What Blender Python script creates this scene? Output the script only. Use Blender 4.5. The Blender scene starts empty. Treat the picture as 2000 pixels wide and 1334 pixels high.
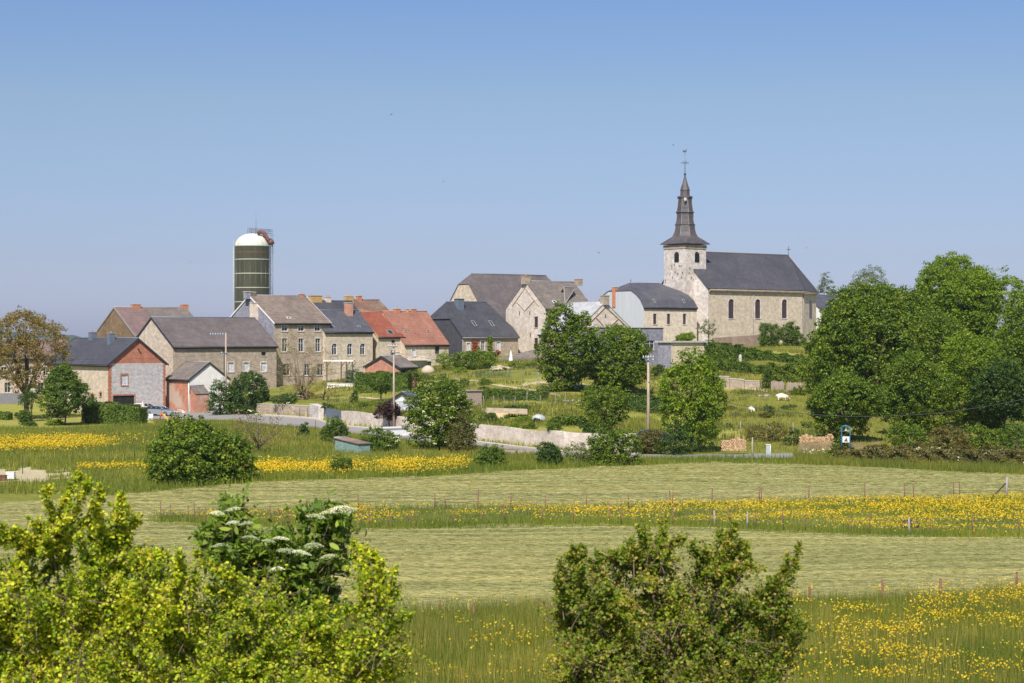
import bpy, math, random
import numpy as np
from mathutils import Vector, Matrix, noise as mnoise

# ------------------------------------------------------------------ camera
HZ = 0.00007
F = 3600.0            # focal length in photo pixels (photo 2000 x 1334)
CZ = 14.0             # eye height
sc = bpy.context.scene
cd = bpy.data.cameras.new('camera'); cam = bpy.data.objects.new('camera', cd)
sc.collection.objects.link(cam); sc.camera = cam
cam.location = (0, 0, CZ); cam.rotation_euler = (math.radians(90), 0, 0)
cd.sensor_width = 36; cd.lens = 36 * F / 2000.0
cd.clip_start = 0.5; cd.clip_end = 30000
cd.dof.use_dof = True; cd.dof.focus_distance = 230; cd.dof.aperture_fstop = 6.3
# ------------------------------------------------------------------ sky, sun, exposure
SUN_H = Vector((-0.20, -0.98)); EL = math.radians(47)
sundir = Vector((SUN_H.x * math.cos(EL), SUN_H.y * math.cos(EL), math.sin(EL))).normalized()
w = bpy.data.worlds.new("World"); sc.world = w; w.use_nodes = True
nt = w.node_tree; bg = nt.nodes['Background']
sky = nt.nodes.new('ShaderNodeTexSky'); sky.sky_type = 'NISHITA'; sky.sun_disc = False
sky.sun_elevation = EL; sky.sun_rotation = math.atan2(SUN_H.x, SUN_H.y)
sky.air_density = 1.0; sky.dust_density = 0.6; sky.ozone_density = 2.5; sky.altitude = 250
tcw = nt.nodes.new('ShaderNodeTexCoord'); sw = nt.nodes.new('ShaderNodeSeparateXYZ'); nt.links.new(tcw.outputs['Generated'], sw.inputs[0])
rw = nt.nodes.new('ShaderNodeValToRGB'); els = rw.color_ramp.elements
while len(els) < 5: els.new(.5)
for e_, (p_, c_) in zip(els, [(0.0, (.665, .735, 1.27)), (.046, (.70, .708, 1.0)), (.129, (.855, .85, .94)), (.182, (.775, .85, 1.05)), (.5, (.92, .95, 1.05))]): e_.position = p_; e_.color = (*c_, 1)
mw = nt.nodes.new('ShaderNodeMix'); mw.data_type = 'RGBA'; mw.blend_type = 'MULTIPLY'; mw.inputs[0].default_value = 1
nt.links.new(sw.outputs[2], rw.inputs[0]); nt.links.new(sky.outputs[0], mw.inputs[6]); nt.links.new(rw.outputs[0], mw.inputs[7]); nt.links.new(mw.outputs[2], bg.inputs[0])
bg.inputs[1].default_value = 0.080
sd = bpy.data.lights.new('sun', 'SUN'); sd.energy = 4.9; sd.angle = math.radians(0.53); sd.color = (1, 0.94, 0.85)
so = bpy.data.objects.new('sun', sd); sc.collection.objects.link(so)
so.rotation_euler = (-sundir).to_track_quat('-Z', 'Y').to_euler(); so.location = (-60, -60, 120)
vs = sc.view_settings; vs.view_transform = 'Standard'; vs.look = 'None'; vs.exposure = 0.33; vs.gamma = 1; vs.use_curve_mapping = False

# ------------------------------------------------------------------ helpers
rnd = random.Random(7)
def tag(o, label=None, cat=None, group=None, kind=None):
    if label: o['label'] = label
    if cat: o['category'] = cat
    if group: o['group'] = group
    if kind: o['kind'] = kind
    return o
def empty(name, loc, rz=0, label=None, cat=None, group=None):
    o = bpy.data.objects.new(name, None); sc.collection.objects.link(o)
    o.location = loc; o.rotation_euler = (0, 0, rz); o.empty_display_size = 0.3
    return tag(o, label, cat, group)
def link(name, me, parent=None):
    o = bpy.data.objects.new(name, me); sc.collection.objects.link(o)
    if parent: o.parent = parent
    return o
class MB:
    def __init__(s): s.v = []; s.f = []; s.m = []; s.sm = []
    def poly(s, pts, m=0, sm=False):
        n = len(s.v); s.v += [tuple(p) for p in pts]; s.f.append(tuple(range(n, n + len(pts)))); s.m.append(m); s.sm.append(sm)
    def box(s, x0, y0, z0, x1, y1, z1, m=0, tf=None):
        P = [(x0,y0,z0),(x1,y0,z0),(x1,y1,z0),(x0,y1,z0),(x0,y0,z1),(x1,y0,z1),(x1,y1,z1),(x0,y1,z1)]
        if tf: P = [tuple(tf(Vector(p))) for p in P]
        n = len(s.v); s.v += P
        for q in ((3,2,1,0),(4,5,6,7),(0,1,5,4),(1,2,6,5),(2,3,7,6),(3,0,4,7)):
            s.f.append(tuple(n + i for i in q)); s.m.append(m); s.sm.append(False)
    def tube(s, pts, rs, k=6, m=0, cap=True, sm=True):
        pts = [Vector(p) for p in pts]; n0 = len(s.v); N = len(pts)
        if not hasattr(rs, '__len__'): rs = [rs] * N
        for i, p in enumerate(pts):
            t = (pts[min(i+1, N-1)] - pts[max(i-1, 0)]).normalized()
            a = t.cross(Vector((0, 0, 1)) if abs(t.z) < 0.9 else Vector((1, 0, 0))).normalized(); b = t.cross(a)
            for j in range(k):
                q = 2 * math.pi * j / k; s.v.append(tuple(p + (a * math.cos(q) + b * math.sin(q)) * rs[i]))
        for i in range(N - 1):
            for j in range(k):
                A = n0 + i*k + j; B = n0 + i*k + (j+1) % k
                s.f.append((A, B, B + k, A + k)); s.m.append(m); s.sm.append(sm)
        if cap:
            s.f.append(tuple(n0 + j for j in range(k))[::-1]); s.m.append(m); s.sm.append(False)
            s.f.append(tuple(n0 + (N-1)*k + j for j in range(k))); s.m.append(m); s.sm.append(False)
    def lathe(s, prof, k=16, c=(0, 0, 0), m=0, sm=False, rot=0):
        n0 = len(s.v)
        for r, z in prof:
            for j in range(k):
                q = rot + 2 * math.pi * j / k; s.v.append((c[0] + r * math.cos(q), c[1] + r * math.sin(q), c[2] + z))
        for i in range(len(prof) - 1):
            for j in range(k):
                A = n0 + i*k + j; B = n0 + i*k + (j+1) % k
                s.f.append((A, B, B + k, A + k)); s.m.append(m); s.sm.append(sm)
    def ball(s, c, r, k=10, m=0, sc_=(1, 1, 1)):
        pr = []
        n0 = len(s.v); R = 7
        for i in range(R + 1):
            t = -math.pi/2 + math.pi * i / R
            for j in range(k):
                q = 2*math.pi*j/k
                s.v.append((c[0] + r*sc_[0]*math.cos(t)*math.cos(q), c[1] + r*sc_[1]*math.cos(t)*math.sin(q), c[2] + r*sc_[2]*math.sin(t)))
        for i in range(R):
            for j in range(k):
                A = n0+i*k+j; B = n0+i*k+(j+1)%k
                s.f.append((A, B, B+k, A+k)); s.m.append(m); s.sm.append(True)
    def slab(s, pts, t, m=0):
        P = [Vector(p) for p in pts]; nrm = Vector((0, 0, 0))
        for i in range(len(P)):
            a, b = P[i], P[(i+1) % len(P)]; nrm += Vector(((a.y-b.y)*(a.z+b.z), (a.z-b.z)*(a.x+b.x), (a.x-b.x)*(a.y+b.y)))
        nrm.normalize()
        if nrm.z < 0: nrm = -nrm; P = P[::-1]
        D = [p - nrm * t for p in P]
        s.poly(P, m); s.poly(D[::-1], m)
        for i in range(len(P)):
            j = (i+1) % len(P); s.poly([P[i], D[i], D[j], P[j]], m)
    def build(s, name, mats, parent=None):
        me = bpy.data.meshes.new(name); me.from_pydata(s.v, [], s.f)
        if not isinstance(mats, (list, tuple)): mats = [mats]
        for mt in mats: me.materials.append(M[mt] if isinstance(mt, str) else mt)
        me.polygons.foreach_set('material_index', s.m); me.polygons.foreach_set('use_smooth', s.sm); me.update()
        return link(name, me, parent)

def np_mesh(name, verts, nper, mat, parent=None, smooth=False):
    """verts (N*nper,3): N polygons of nper vertices each"""
    me = bpy.data.meshes.new(name); nv = len(verts); nf = nv // nper
    me.vertices.add(nv); me.vertices.foreach_set('co', np.ascontiguousarray(verts, dtype=np.float32).ravel())
    me.loops.add(nv); me.loops.foreach_set('vertex_index', np.arange(nv, dtype=np.int32))
    me.polygons.add(nf); me.polygons.foreach_set('loop_start', np.arange(0, nv, nper, dtype=np.int32))
    me.polygons.foreach_set('loop_total', np.full(nf, nper, dtype=np.int32))
    me.materials.append(M[mat]); me.update(calc_edges=True)
    return link(name, me, parent)

# ---------------------------------------------------------------- materials
M = {}
def newmat(name):
    m = bpy.data.materials.new(name); m.use_nodes = True; M[name] = m
    n = m.node_tree; return m, n, n.nodes, n.links, n.nodes['Principled BSDF']
def c3(c): return (c[0], c[1], c[2], 1)
def ramp(nodes, stops):
    r = nodes.new('ShaderNodeValToRGB'); e = r.color_ramp.elements
    while len(e) < len(stops): e.new(0.5)
    for i, (p, c) in enumerate(stops): e[i].position = p; e[i].color = c3(c)
    return r
def noisetex(nodes, links, vec, scale, detail=4, rough=0.6):
    n = nodes.new('ShaderNodeTexNoise'); n.inputs['Scale'].default_value = scale
    n.inputs['Detail'].default_value = detail; n.inputs['Roughness'].default_value = rough
    if vec is not None: links.new(vec, n.inputs['Vector'])
    return n
def mixc(nodes, links, fac, a, b, mode='MIX'):
    x = nodes.new('ShaderNodeMix'); x.data_type = 'RGBA'; x.blend_type = mode
    for s_, v in ((0, fac), (6, a), (7, b)):
        if isinstance(v, (int, float)): x.inputs[s_].default_value = v
        elif isinstance(v, tuple): x.inputs[s_].default_value = c3(v)
        else: links.new(v, x.inputs[s_])
    return x.outputs[2]
def wallvec(nodes, links, sx=1.0, sz=1.0, skew=0.0):
    tc = nodes.new('ShaderNodeTexCoord'); sp = nodes.new('ShaderNodeSeparateXYZ'); links.new(tc.outputs['Object'], sp.inputs[0])
    ad = nodes.new('ShaderNodeMath'); ad.operation = 'ADD'; links.new(sp.outputs[0], ad.inputs[0]); links.new(sp.outputs[1], ad.inputs[1])
    cb = nodes.new('ShaderNodeCombineXYZ'); links.new(ad.outputs[0], cb.inputs[0]); links.new(sp.outputs[2], cb.inputs[1])
    return tc.outputs['Object'], cb.outputs[0]
def mulc(c, k): return tuple(min(.82, a * b) for a, b in zip(c, k))
def masonry(name, c1, c2, mortar, bw=0.45, bh=0.2, ms=0.02, stain=(0.12, 0.1, 0.08), st=0.5, rough=0.9, var=2.2, patch=None):
    if name[:4] in ('ston', 'wall', 'bloc'): c1, c2, mortar, stain = [mulc(c, (1.30, 1.22, 1.15)) for c in (c1, c2, mortar, stain)]
    m, n, N, L, P = newmat(name)
    ov, wv = wallvec(N, L)
    b = N.new('ShaderNodeTexBrick'); L.new(wv, b.inputs['Vector'])
    b.inputs['Color1'].default_value = c3(c1); b.inputs['Color2'].default_value = c3(c2); b.inputs['Mortar'].default_value = c3(mortar)
    b.inputs['Scale'].default_value = 1; b.inputs['Brick Width'].default_value = bw; b.inputs['Row Height'].default_value = bh
    b.inputs['Mortar Size'].default_value = ms; b.inputs['Bias'].default_value = 0; b.inputs['Mortar Smooth'].default_value = 0.3
    n1 = noisetex(N, L, ov, var * .6, 6, 0.75)
    r1 = ramp(N, [(0.32, (0.70, 0.69, 0.67)), (0.68, (1.34, 1.33, 1.31))]); L.new(n1.outputs[0], r1.inputs[0])
    a = mixc(N, L, 1.0, b.outputs[0], r1.outputs[0], 'MULTIPLY')
    n2 = noisetex(N, L, ov, 0.35, 5, 0.65)
    r2 = ramp(N, [(0.48, (0, 0, 0)), (0.72, (st, st, st))]); L.new(n2.outputs[0], r2.inputs[0])
    a = mixc(N, L, r2.outputs[0], a, stain)
    if patch:
        n3 = noisetex(N, L, ov, 0.22, 3, 0.6); r3 = ramp(N, [(0.52, (0, 0, 0)), (0.6, (0.85, 0.85, 0.85))]); L.new(n3.outputs[0], r3.inputs[0])
        a = mixc(N, L, r3.outputs[0], a, patch)
    L.new(a, P.inputs['Base Color']); P.inputs['Roughness'].default_value = rough
    bp = N.new('ShaderNodeBump'); bp.inputs['Strength'].default_value = 0.5; bp.inputs['Distance'].default_value = 0.04
    sb = N.new('ShaderNodeMath'); sb.operation = 'SUBTRACT'; L.new(n1.outputs[0], sb.inputs[0]); L.new(b.outputs['Fac'], sb.inputs[1])
    L.new(sb.outputs[0], bp.inputs['Height']); L.new(bp.outputs[0], P.inputs['Normal'])
def roofmat(name, c1, c2, row=0.22, width=0.3, lich=None, rough=0.6, depth=0.03, st=0.5):
    m, n, N, L, P = newmat(name)
    ov, wv = wallvec(N, L); c1, c2 = mulc(c1, (.82, .77, .76)), mulc(c2, (.82, .77, .76))
    b = N.new('ShaderNodeTexBrick'); L.new(wv, b.inputs['Vector'])
    dk = tuple(x * 0.45 for x in c1)
    b.inputs['Color1'].default_value = c3(c1); b.inputs['Color2'].default_value = c3(c2); b.inputs['Mortar'].default_value = c3(dk)
    b.inputs['Scale'].default_value = 1; b.inputs['Brick Width'].default_value = width; b.inputs['Row Height'].default_value = row
    b.inputs['Mortar Size'].default_value = 0.016; b.inputs['Bias'].default_value = 0
    n1 = noisetex(N, L, ov, 1.3, 6, 0.7); r1 = ramp(N, [(0.3, (0.75, 0.75, 0.75)), (0.7, (1.22, 1.2, 1.18))]); L.new(n1.outputs[0], r1.inputs[0])
    a = mixc(N, L, 1.0, b.outputs[0], r1.outputs[0], 'MULTIPLY')
    n5 = noisetex(N, L, ov, 0.22, 4, 0.6); r5 = ramp(N, [(0.35, (0.84, 0.84, 0.85)), (0.65, (1.18, 1.16, 1.12))]); L.new(n5.outputs[0], r5.inputs[0]); a = mixc(N, L, 1.0, a, r5.outputs[0], 'MULTIPLY')
    if not lich: lich = tuple(x * 1.6 for x in c1); st = .45
    if lich:
        n2 = noisetex(N, L, ov, 0.6, 6, 0.75); r2 = ramp(N, [(0.5, (0, 0, 0)), (0.68, (st, st, st))]); L.new(n2.outputs[0], r2.inputs[0])
        a = mixc(N, L, r2.outputs[0], a, lich)
    L.new(a, P.inputs['Base Color']); P.inputs['Roughness'].default_value = rough
    bp = N.new('ShaderNodeBump'); bp.inputs['Strength'].default_value = 0.4; bp.inputs['Distance'].default_value = depth; bp.invert = True
    L.new(b.outputs['Fac'], bp.inputs['Height']); L.new(bp.outputs[0], P.inputs['Normal'])
def plain(name, c, rough=0.6, metal=0, var=0.15, scale=3.0, c2=None, stretch=None, bump=0.0):
    m, n, N, L, P = newmat(name)
    tc = N.new('ShaderNodeTexCoord'); vec = tc.outputs['Object']
    if stretch:
        mp = N.new('ShaderNodeMapping'); mp.inputs['Scale'].default_value = stretch; L.new(vec, mp.inputs[0]); vec = mp.outputs[0]
    n1 = noisetex(N, L, vec, scale, 5, 0.65)
    lo = c2 or tuple(x * (1 - var) for x in c); hi = tuple(min(1, x * (1 + var)) for x in c) if not c2 else c
    r = ramp(N, [(0.35, lo), (0.65, hi)]); L.new(n1.outputs[0], r.inputs[0])
    L.new(r.outputs[0], P.inputs['Base Color']); P.inputs['Roughness'].default_value = rough; P.inputs['Metallic'].default_value = metal
    if bump:
        bp = N.new('ShaderNodeBump'); bp.inputs['Strength'].default_value = bump; L.new(n1.outputs[0], bp.inputs['Height']); L.new(bp.outputs[0], P.inputs['Normal'])
def swaths(N, L, vec, col):
    w_ = N.new('ShaderNodeTexWave'); w_.wave_type = 'BANDS'; w_.bands_direction = 'Y'; w_.inputs['Scale'].default_value = .115; w_.inputs['Distortion'].default_value = 3.5; w_.inputs['Detail'].default_value = 3; w_.inputs['Detail Scale'].default_value = .12; L.new(vec, w_.inputs['Vector'])
    r = ramp(N, [(0.1, (0.89, 0.92, 0.88)), (0.9, (1.09, 1.07, 1.1))]); L.new(w_.outputs['Fac'], r.inputs[0]); return mixc(N, L, 1.0, col, r.outputs[0], 'MULTIPLY')
def leafmat(name, cols, trans=0.35, rough=0.5, clump=0.4, clump2=None):
    kk = (1.3, 1.2, 1.05)
    if name[:5] in ('grass',): kk = (1.28, 1.10, .62)
    if name == 'hay': kk = (1.24, 1.15, 1.0)
    if name == 'hawthorn_leaf': kk = (2.2, 2.2, 1.5); trans = .42
    if name == 'hawthorn_dark': kk = (1.7, 1.95, 1.2); trans = .4
    if name[:5] == 'petal' or name == 'reed': kk = (1, 1, 1)
    cols = [mulc(c, kk) for c in cols] if name[:5] != 'petal' else cols
    m, n, N, L, P = newmat(name)
    g = N.new('ShaderNodeNewGeometry'); st = [((i + 0.5) / len(cols), c) for i, c in enumerate(cols)]
    r = ramp(N, st); L.new(g.outputs['Random Per Island'], r.inputs[0])
    tc = N.new('ShaderNodeTexCoord'); n1 = noisetex(N, L, tc.outputs['Object'], clump, 3, 0.6)
    if name == 'hay':
        mp = N.new('ShaderNodeMapping'); mp.inputs['Scale'].default_value = (.25, 9, 1); L.new(tc.outputs['Object'], mp.inputs[0]); L.new(mp.outputs[0], n1.inputs['Vector'])
    r1 = ramp(N, [(0.35, (0.70, 0.79, 0.74) if name != 'hay' else (.70, .76, .72)), (0.65, clump2 or (1.30, 1.2, 1.0))]); L.new(n1.outputs[0], r1.inputs[0])
    a = mixc(N, L, 1.0, r.outputs[0], r1.outputs[0], 'MULTIPLY')
    if name == 'hay': a = swaths(N, L, tc.outputs['Object'], a)
    L.new(a, P.inputs['Base Color']); P.inputs['Roughness'].default_value = rough; P.inputs['Specular IOR Level'].default_value = 0.3
    t = N.new('ShaderNodeBsdfTranslucent'); tcx = mixc(N, L, 1.0, a, (1.25, 1.25, 0.5), 'MULTIPLY'); L.new(tcx, t.inputs[0])
    mx = N.new('ShaderNodeMixShader'); mx.inputs[0].default_value = trans
    L.new(P.outputs[0], mx.inputs[1]); L.new(t.outputs[0], mx.inputs[2]); L.new(mx.outputs[0], n.nodes['Material Output'].inputs[0])

masonry('stone_beige', (0.47, 0.415, 0.345), (0.37, 0.33, 0.28), (0.49, 0.45, 0.39), stain=(0.30, 0.26, 0.21), st=0.5)
masonry('stone_pale', (0.55, 0.495, 0.43), (0.46, 0.42, 0.365), (0.56, 0.52, 0.46), stain=(0.45, 0.4, 0.34), st=0.5)
masonry('stone_brown', (0.33, 0.285, 0.235), (0.25, 0.215, 0.18), (0.37, 0.33, 0.28), stain=(0.22, 0.19, 0.16), st=0.6)
masonry('stone_grey', (0.33, 0.345, 0.38), (0.22, 0.235, 0.27), (0.46, 0.47, 0.49), bw=0.5, bh=0.2, ms=0.03, stain=(0.34, 0.32, 0.31), st=0.5, var=3)
masonry('stone_white', (0.53, 0.52, 0.52), (0.46, 0.455, 0.455), (0.55, 0.54, 0.53), stain=(0.32, 0.29, 0.26), st=0.7)
masonry('stone_tower', (0.49, 0.475, 0.465), (0.39, 0.38, 0.37), (0.52, 0.50, 0.49), bh=0.3, bw=0.6, stain=(0.30, 0.27, 0.24), st=0.65)
masonry('wall_white', (0.51, 0.48, 0.45), (0.43, 0.405, 0.38), (0.50, 0.47, 0.44), bw=0.4, bh=0.16, stain=(0.36, 0.31, 0.26), st=0.8)
masonry('stone_dark', (0.21, 0.165, 0.135), (0.17, 0.13, 0.11), (0.24, 0.2, 0.17), stain=(0.12, 0.1, 0.08), st=0.6)
masonry('brick_red', (0.46, 0.135, 0.065), (0.36, 0.10, 0.05), (0.46, 0.30, 0.22), bw=0.22, bh=0.075, ms=0.008, stain=(0.28, 0.10, 0.06), st=0.5)
masonry('brick_worn', (0.50, 0.2, 0.12), (0.42, 0.16, 0.1), (0.5, 0.36, 0.28), bw=0.22, bh=0.075, ms=0.008, stain=(0.45, 0.34, 0.27), st=0.7, patch=(0.50, 0.40, 0.32))
masonry('brick_pink', (0.56, 0.26, 0.18), (0.5, 0.22, 0.15), (0.5, 0.36, 0.28), bw=0.22, bh=0.075, ms=0.008, stain=(0.4, 0.2, 0.15), st=0.4)
masonry('block_beige', (0.50, 0.45, 0.37), (0.47, 0.42, 0.34), (0.42, 0.37, 0.3), bw=2.2, bh=0.75, ms=0.03, stain=(0.4, 0.35, 0.29), st=0.4, var=1)
masonry('slate_clad', (0.29, 0.29, 0.35), (0.24, 0.24, 0.30), (0.17, 0.17, 0.21), bw=0.6, bh=0.28, ms=0.015, stain=(0.2, 0.2, 0.24), st=0.5)
masonry('slate_dark_clad', (0.072, 0.075, 0.09), (0.06, 0.062, 0.078), (0.035, 0.035, 0.045), bw=0.4, bh=0.22, ms=0.012, stain=(0.05, 0.05, 0.06), st=0.4)
roofmat('slate_dark', (0.080, 0.086, 0.104), (0.095, 0.102, 0.122), rough=0.55)
roofmat('slate_mid', (0.17, 0.152, 0.155), (0.19, 0.172, 0.172), rough=0.6)
roofmat('slate_blue', (0.11, 0.122, 0.15), (0.135, 0.14, 0.165), rough=0.55)
roofmat('slate_church', (0.088, 0.092, 0.112), (0.115, 0.12, 0.145), lich=(0.06, 0.063, 0.078), rough=0.65)
roofmat('slate_spire', (0.10, 0.095, 0.11), (0.125, 0.12, 0.135), lich=(0.17, 0.14, 0.12), rough=0.6)
roofmat('tile_taupe', (0.27, 0.225, 0.19), (0.23, 0.19, 0.16), row=0.3, lich=(0.31, 0.26, 0.20), rough=0.85)
roofmat('tile_grey', (0.235, 0.215, 0.195), (0.20, 0.18, 0.165), row=0.3, lich=(0.32, 0.28, 0.22), rough=0.85)
roofmat('tile_pinkish', (0.27, 0.19, 0.185), (0.23, 0.165, 0.16), row=0.3, lich=(0.22, 0.18, 0.15), rough=0.85)
roofmat('tile_brown', (0.24, 0.165, 0.13), (0.3, 0.15, 0.12), row=0.3, lich=(0.26, 0.25, 0.17), rough=0.9, st=0.8)
roofmat('tile_umber', (0.26, 0.19, 0.11), (0.22, 0.155, 0.09), row=0.3, lich=(0.33, 0.26, 0.15), rough=0.9)
roofmat('tile_red', (0.42, 0.13, 0.075), (0.32, 0.10, 0.06), row=0.34, width=0.25, lich=(0.30, 0.09, 0.045), rough=0.8, depth=0.06)
roofmat('tile_orange', (0.44, 0.215, 0.15), (0.38, 0.18, 0.125), row=0.40, width=0.25, lich=(0.38, 0.16, 0.10), rough=0.8, depth=0.06)
roofmat('corrugated_rust', (0.34, 0.24, 0.19), (0.3, 0.2, 0.15), row=0.9, width=0.15, lich=(0.42, 0.36, 0.33), rough=0.8)
plain('lead', (0.30, 0.29, 0.30), 0.6); plain('dark_trim', (0.035, 0.037, 0.042), 0.5); plain('white_trim', (0.72, 0.71, 0.69), 0.6, var=0.06)
plain('stone_trim', (0.52, 0.49, 0.43), 0.85); plain('beam', (0.13, 0.08, 0.05), 0.8, scale=6)
plain('chimney_brick', (0.48, 0.20, 0.11), 0.9, var=0.25, scale=5); plain('chimney_yellow', (0.5, 0.32, 0.12), 0.9, var=0.3, scale=4)
plain('clay_pot', (0.42, 0.19, 0.12), 0.8)
plain('glass', (0.035, 0.045, 0.06), 0.08, scale=0.4, var=0.5); M['glass'].node_tree.nodes['Principled BSDF'].inputs['Specular IOR Level'].default_value = 0.8
plain('leaded_glass', (0.07, 0.04, 0.05), 0.25, scale=6, var=0.4)
plain('curtain', (0.5, 0.52, 0.58), 0.5, scale=3, var=0.3); plain('louvre', (0.05, 0.06, 0.075), 0.6)
plain('render_pink', (0.66, 0.54, 0.45), 0.9, scale=1); plain('render_white', (0.75, 0.73, 0.69), 0.9, scale=1, var=0.08)
plain('render_tan', (0.46, 0.36, 0.24), 0.9, scale=0.8, var=0.3)
plain('cladding', (0.50, 0.525, 0.545), 0.45, scale=3, var=0.12, stretch=(2.5, 2.5, 0.05)); plain('zinc_roof', (0.42, 0.42, 0.43), 0.5, scale=1.2)
plain('wood_pole', (0.40, 0.32, 0.25), 0.85, scale=5, var=0.25, stretch=(1, 1, 0.15)); plain('concrete', (0.46, 0.44, 0.41), 0.9, scale=2)
plain('insulator', (0.75, 0.75, 0.75), 0.3); plain('cable', (0.05, 0.05, 0.055), 0.6)
plain('silo_green', (0.075, 0.075, 0.042), 0.30, scale=0.9, var=0.3, c2=(0.052, 0.052, 0.03), stretch=(1, 1, 0.25))
plain('silo_band', (0.42, 0.44, 0.34), 0.5); plain('silo_dome', (0.76, 0.74, 0.68), 0.7, c2=(0.5, 0.47, 0.38), scale=1.2, stretch=(1, 1, 0.4))
plain('steel', (0.16, 0.19, 0.24), 0.5, metal=0.3); plain('rust', (0.15, 0.065, 0.045), 0.8, var=0.35); plain('post_rust', (0.20, 0.09, 0.06), 0.85, var=0.4, scale=6)
plain('post_grey', (0.30, 0.27, 0.25), 0.85, scale=6); plain('bark', (0.11, 0.085, 0.065), 0.95, scale=5, var=0.35, stretch=(1, 1, 0.3), bump=0.4)
plain('bark_twig', (0.20, 0.145, 0.11), 0.9, scale=8, var=0.3); plain('bark_red', (0.2, 0.09, 0.05), 0.9, scale=4, var=0.3)
plain('car_silver', (0.42, 0.46, 0.52), 0.28, metal=0.6, var=0.03); plain('car_blue', (0.04, 0.06, 0.16), 0.25, metal=0.3)
plain('tyre', (0.025, 0.025, 0.027), 0.8); plain('rim', (0.45, 0.45, 0.47), 0.35, metal=0.8); plain('lamp_red', (0.5, 0.02, 0.02), 0.3); plain('lamp_clear', (0.7, 0.7, 0.72), 0.2)
plain('toy_red', (0.62, 0.07, 0.04), 0.45); plain('toy_yellow', (0.80, 0.60, 0.05), 0.45); plain('toy_white', (0.75, 0.75, 0.76), 0.5); plain('canvas_white', (0.74, 0.72, 0.70), 0.8)
plain('canvas_pink', (0.70, 0.55, 0.54), 0.8); plain('thatch', (0.50, 0.42, 0.32), 0.95, scale=9, var=0.3, stretch=(1, 1, 0.2), bump=0.5)
plain('wool', (0.72, 0.69, 0.60), 0.95, scale=9, var=0.12, bump=0.6); plain('face_skin', (0.62, 0.55, 0.48), 0.8)
plain('paint_blue', (0.03, 0.20, 0.42), 0.4); plain('paint_black', (0.03, 0.03, 0.03), 0.6); plain('metal_grey', (0.38, 0.42, 0.44), 0.5)
plain('gate_blue', (0.13, 0.16, 0.21), 0.5, var=0.1); plain('teal_paint', (0.10, 0.20, 0.18), 0.8, c2=(0.28, 0.36, 0.33), scale=2.5, stretch=(0.6, 0.6, 4)); 
plain('log_end', (0.56, 0.36, 0.20), 0.9, scale=6, var=0.4); plain('log_bark', (0.20, 0.13, 0.08), 0.9); plain('plank_old', (0.36, 0.28, 0.24), 0.9, scale=5, stretch=(3, 3, 0.3), var=0.3)
plain('tarp_orange', (0.70, 0.50, 0.30), 0.7); plain('net_green', (0.03, 0.09, 0.07), 0.8); plain('fence_grey', (0.17, 0.17, 0.18), 0.8)
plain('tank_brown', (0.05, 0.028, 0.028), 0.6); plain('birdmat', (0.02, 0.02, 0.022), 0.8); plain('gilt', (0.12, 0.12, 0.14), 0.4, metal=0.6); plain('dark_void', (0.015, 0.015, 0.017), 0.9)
plain('rock', (0.30, 0.26, 0.22), 0.95, scale=2.5, var=0.25, bump=0.5); plain('soil', (0.42, 0.33, 0.22), 0.95, scale=1.5, var=0.25); plain('hive_white', (0.78, 0.77, 0.76), 0.6, var=0.04)
# foliage
leafmat('leaf_mid', [(0.055, 0.115, 0.018), (0.085, 0.15, 0.022), (0.12, 0.19, 0.03)])
leafmat('leaf_dark', [(0.03, 0.07, 0.014), (0.045, 0.095, 0.018), (0.07, 0.125, 0.024)], trans=0.3)
leafmat('leaf_light', [(0.10, 0.18, 0.018), (0.145, 0.235, 0.02), (0.20, 0.29, 0.03)], trans=0.42)
leafmat('leaf_tree', [(0.05, 0.10, 0.014), (0.10, 0.17, 0.018), (0.18, 0.26, 0.03)], trans=0.38)
leafmat('leaf_ash', [(0.08, 0.12, 0.05), (0.12, 0.16, 0.07), (0.15, 0.19, 0.09)])
leafmat('leaf_bronze', [(0.17, 0.135, 0.05), (0.23, 0.185, 0.07), (0.15, 0.165, 0.05), (0.26, 0.19, 0.10)], trans=0.4)
leafmat('leaf_straw', [(0.22, 0.18, 0.075), (0.28, 0.20, 0.11), (0.2, 0.2, 0.07)], trans=0.4)
leafmat('leaf_dry', [(0.19, 0.13, 0.09), (0.24, 0.17, 0.12), (0.17, 0.15, 0.07)], trans=0.3)
leafmat('leaf_purple', [(0.028, 0.013, 0.02), (0.045, 0.02, 0.03), (0.06, 0.028, 0.036)], trans=0.2)
leafmat('leaf_rusty', [(0.11, 0.115, 0.035), (0.09, 0.12, 0.03), (0.15, 0.115, 0.05)], trans=0.35)
leafmat('leaf_creeper', [(0.30, 0.09, 0.04), (0.36, 0.13, 0.06), (0.22, 0.08, 0.04)], trans=0.25)
leafmat('leaf_willow', [(0.13, 0.17, 0.08), (0.17, 0.21, 0.11), (0.11, 0.15, 0.06)], trans=0.3)
leafmat('leaf_bluish', [(0.07, 0.12, 0.09), (0.10, 0.15, 0.11)], trans=0.2)
leafmat('petal_cream', [(0.62, 0.60, 0.40), (0.72, 0.70, 0.52), (0.55, 0.56, 0.30)], trans=0.3)
leafmat('petal_pink', [(0.68, 0.55, 0.48), (0.72, 0.64, 0.52)], trans=0.3)
leafmat('petal_white', [(0.78, 0.77, 0.68), (0.72, 0.71, 0.58)], trans=0.3, clump=2)
leafmat('petal_yellow', [(0.72, 0.48, 0.012), (0.82, 0.58, 0.02), (0.62, 0.38, 0.01)], trans=0.25, clump=0.15, clump2=(1, 1, 1))
leafmat('petal_muted', [(0.62, 0.44, 0.02), (0.70, 0.53, 0.03), (0.50, 0.36, 0.02)], trans=0.2, clump=0.15, clump2=(1, 1, 1))
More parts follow.
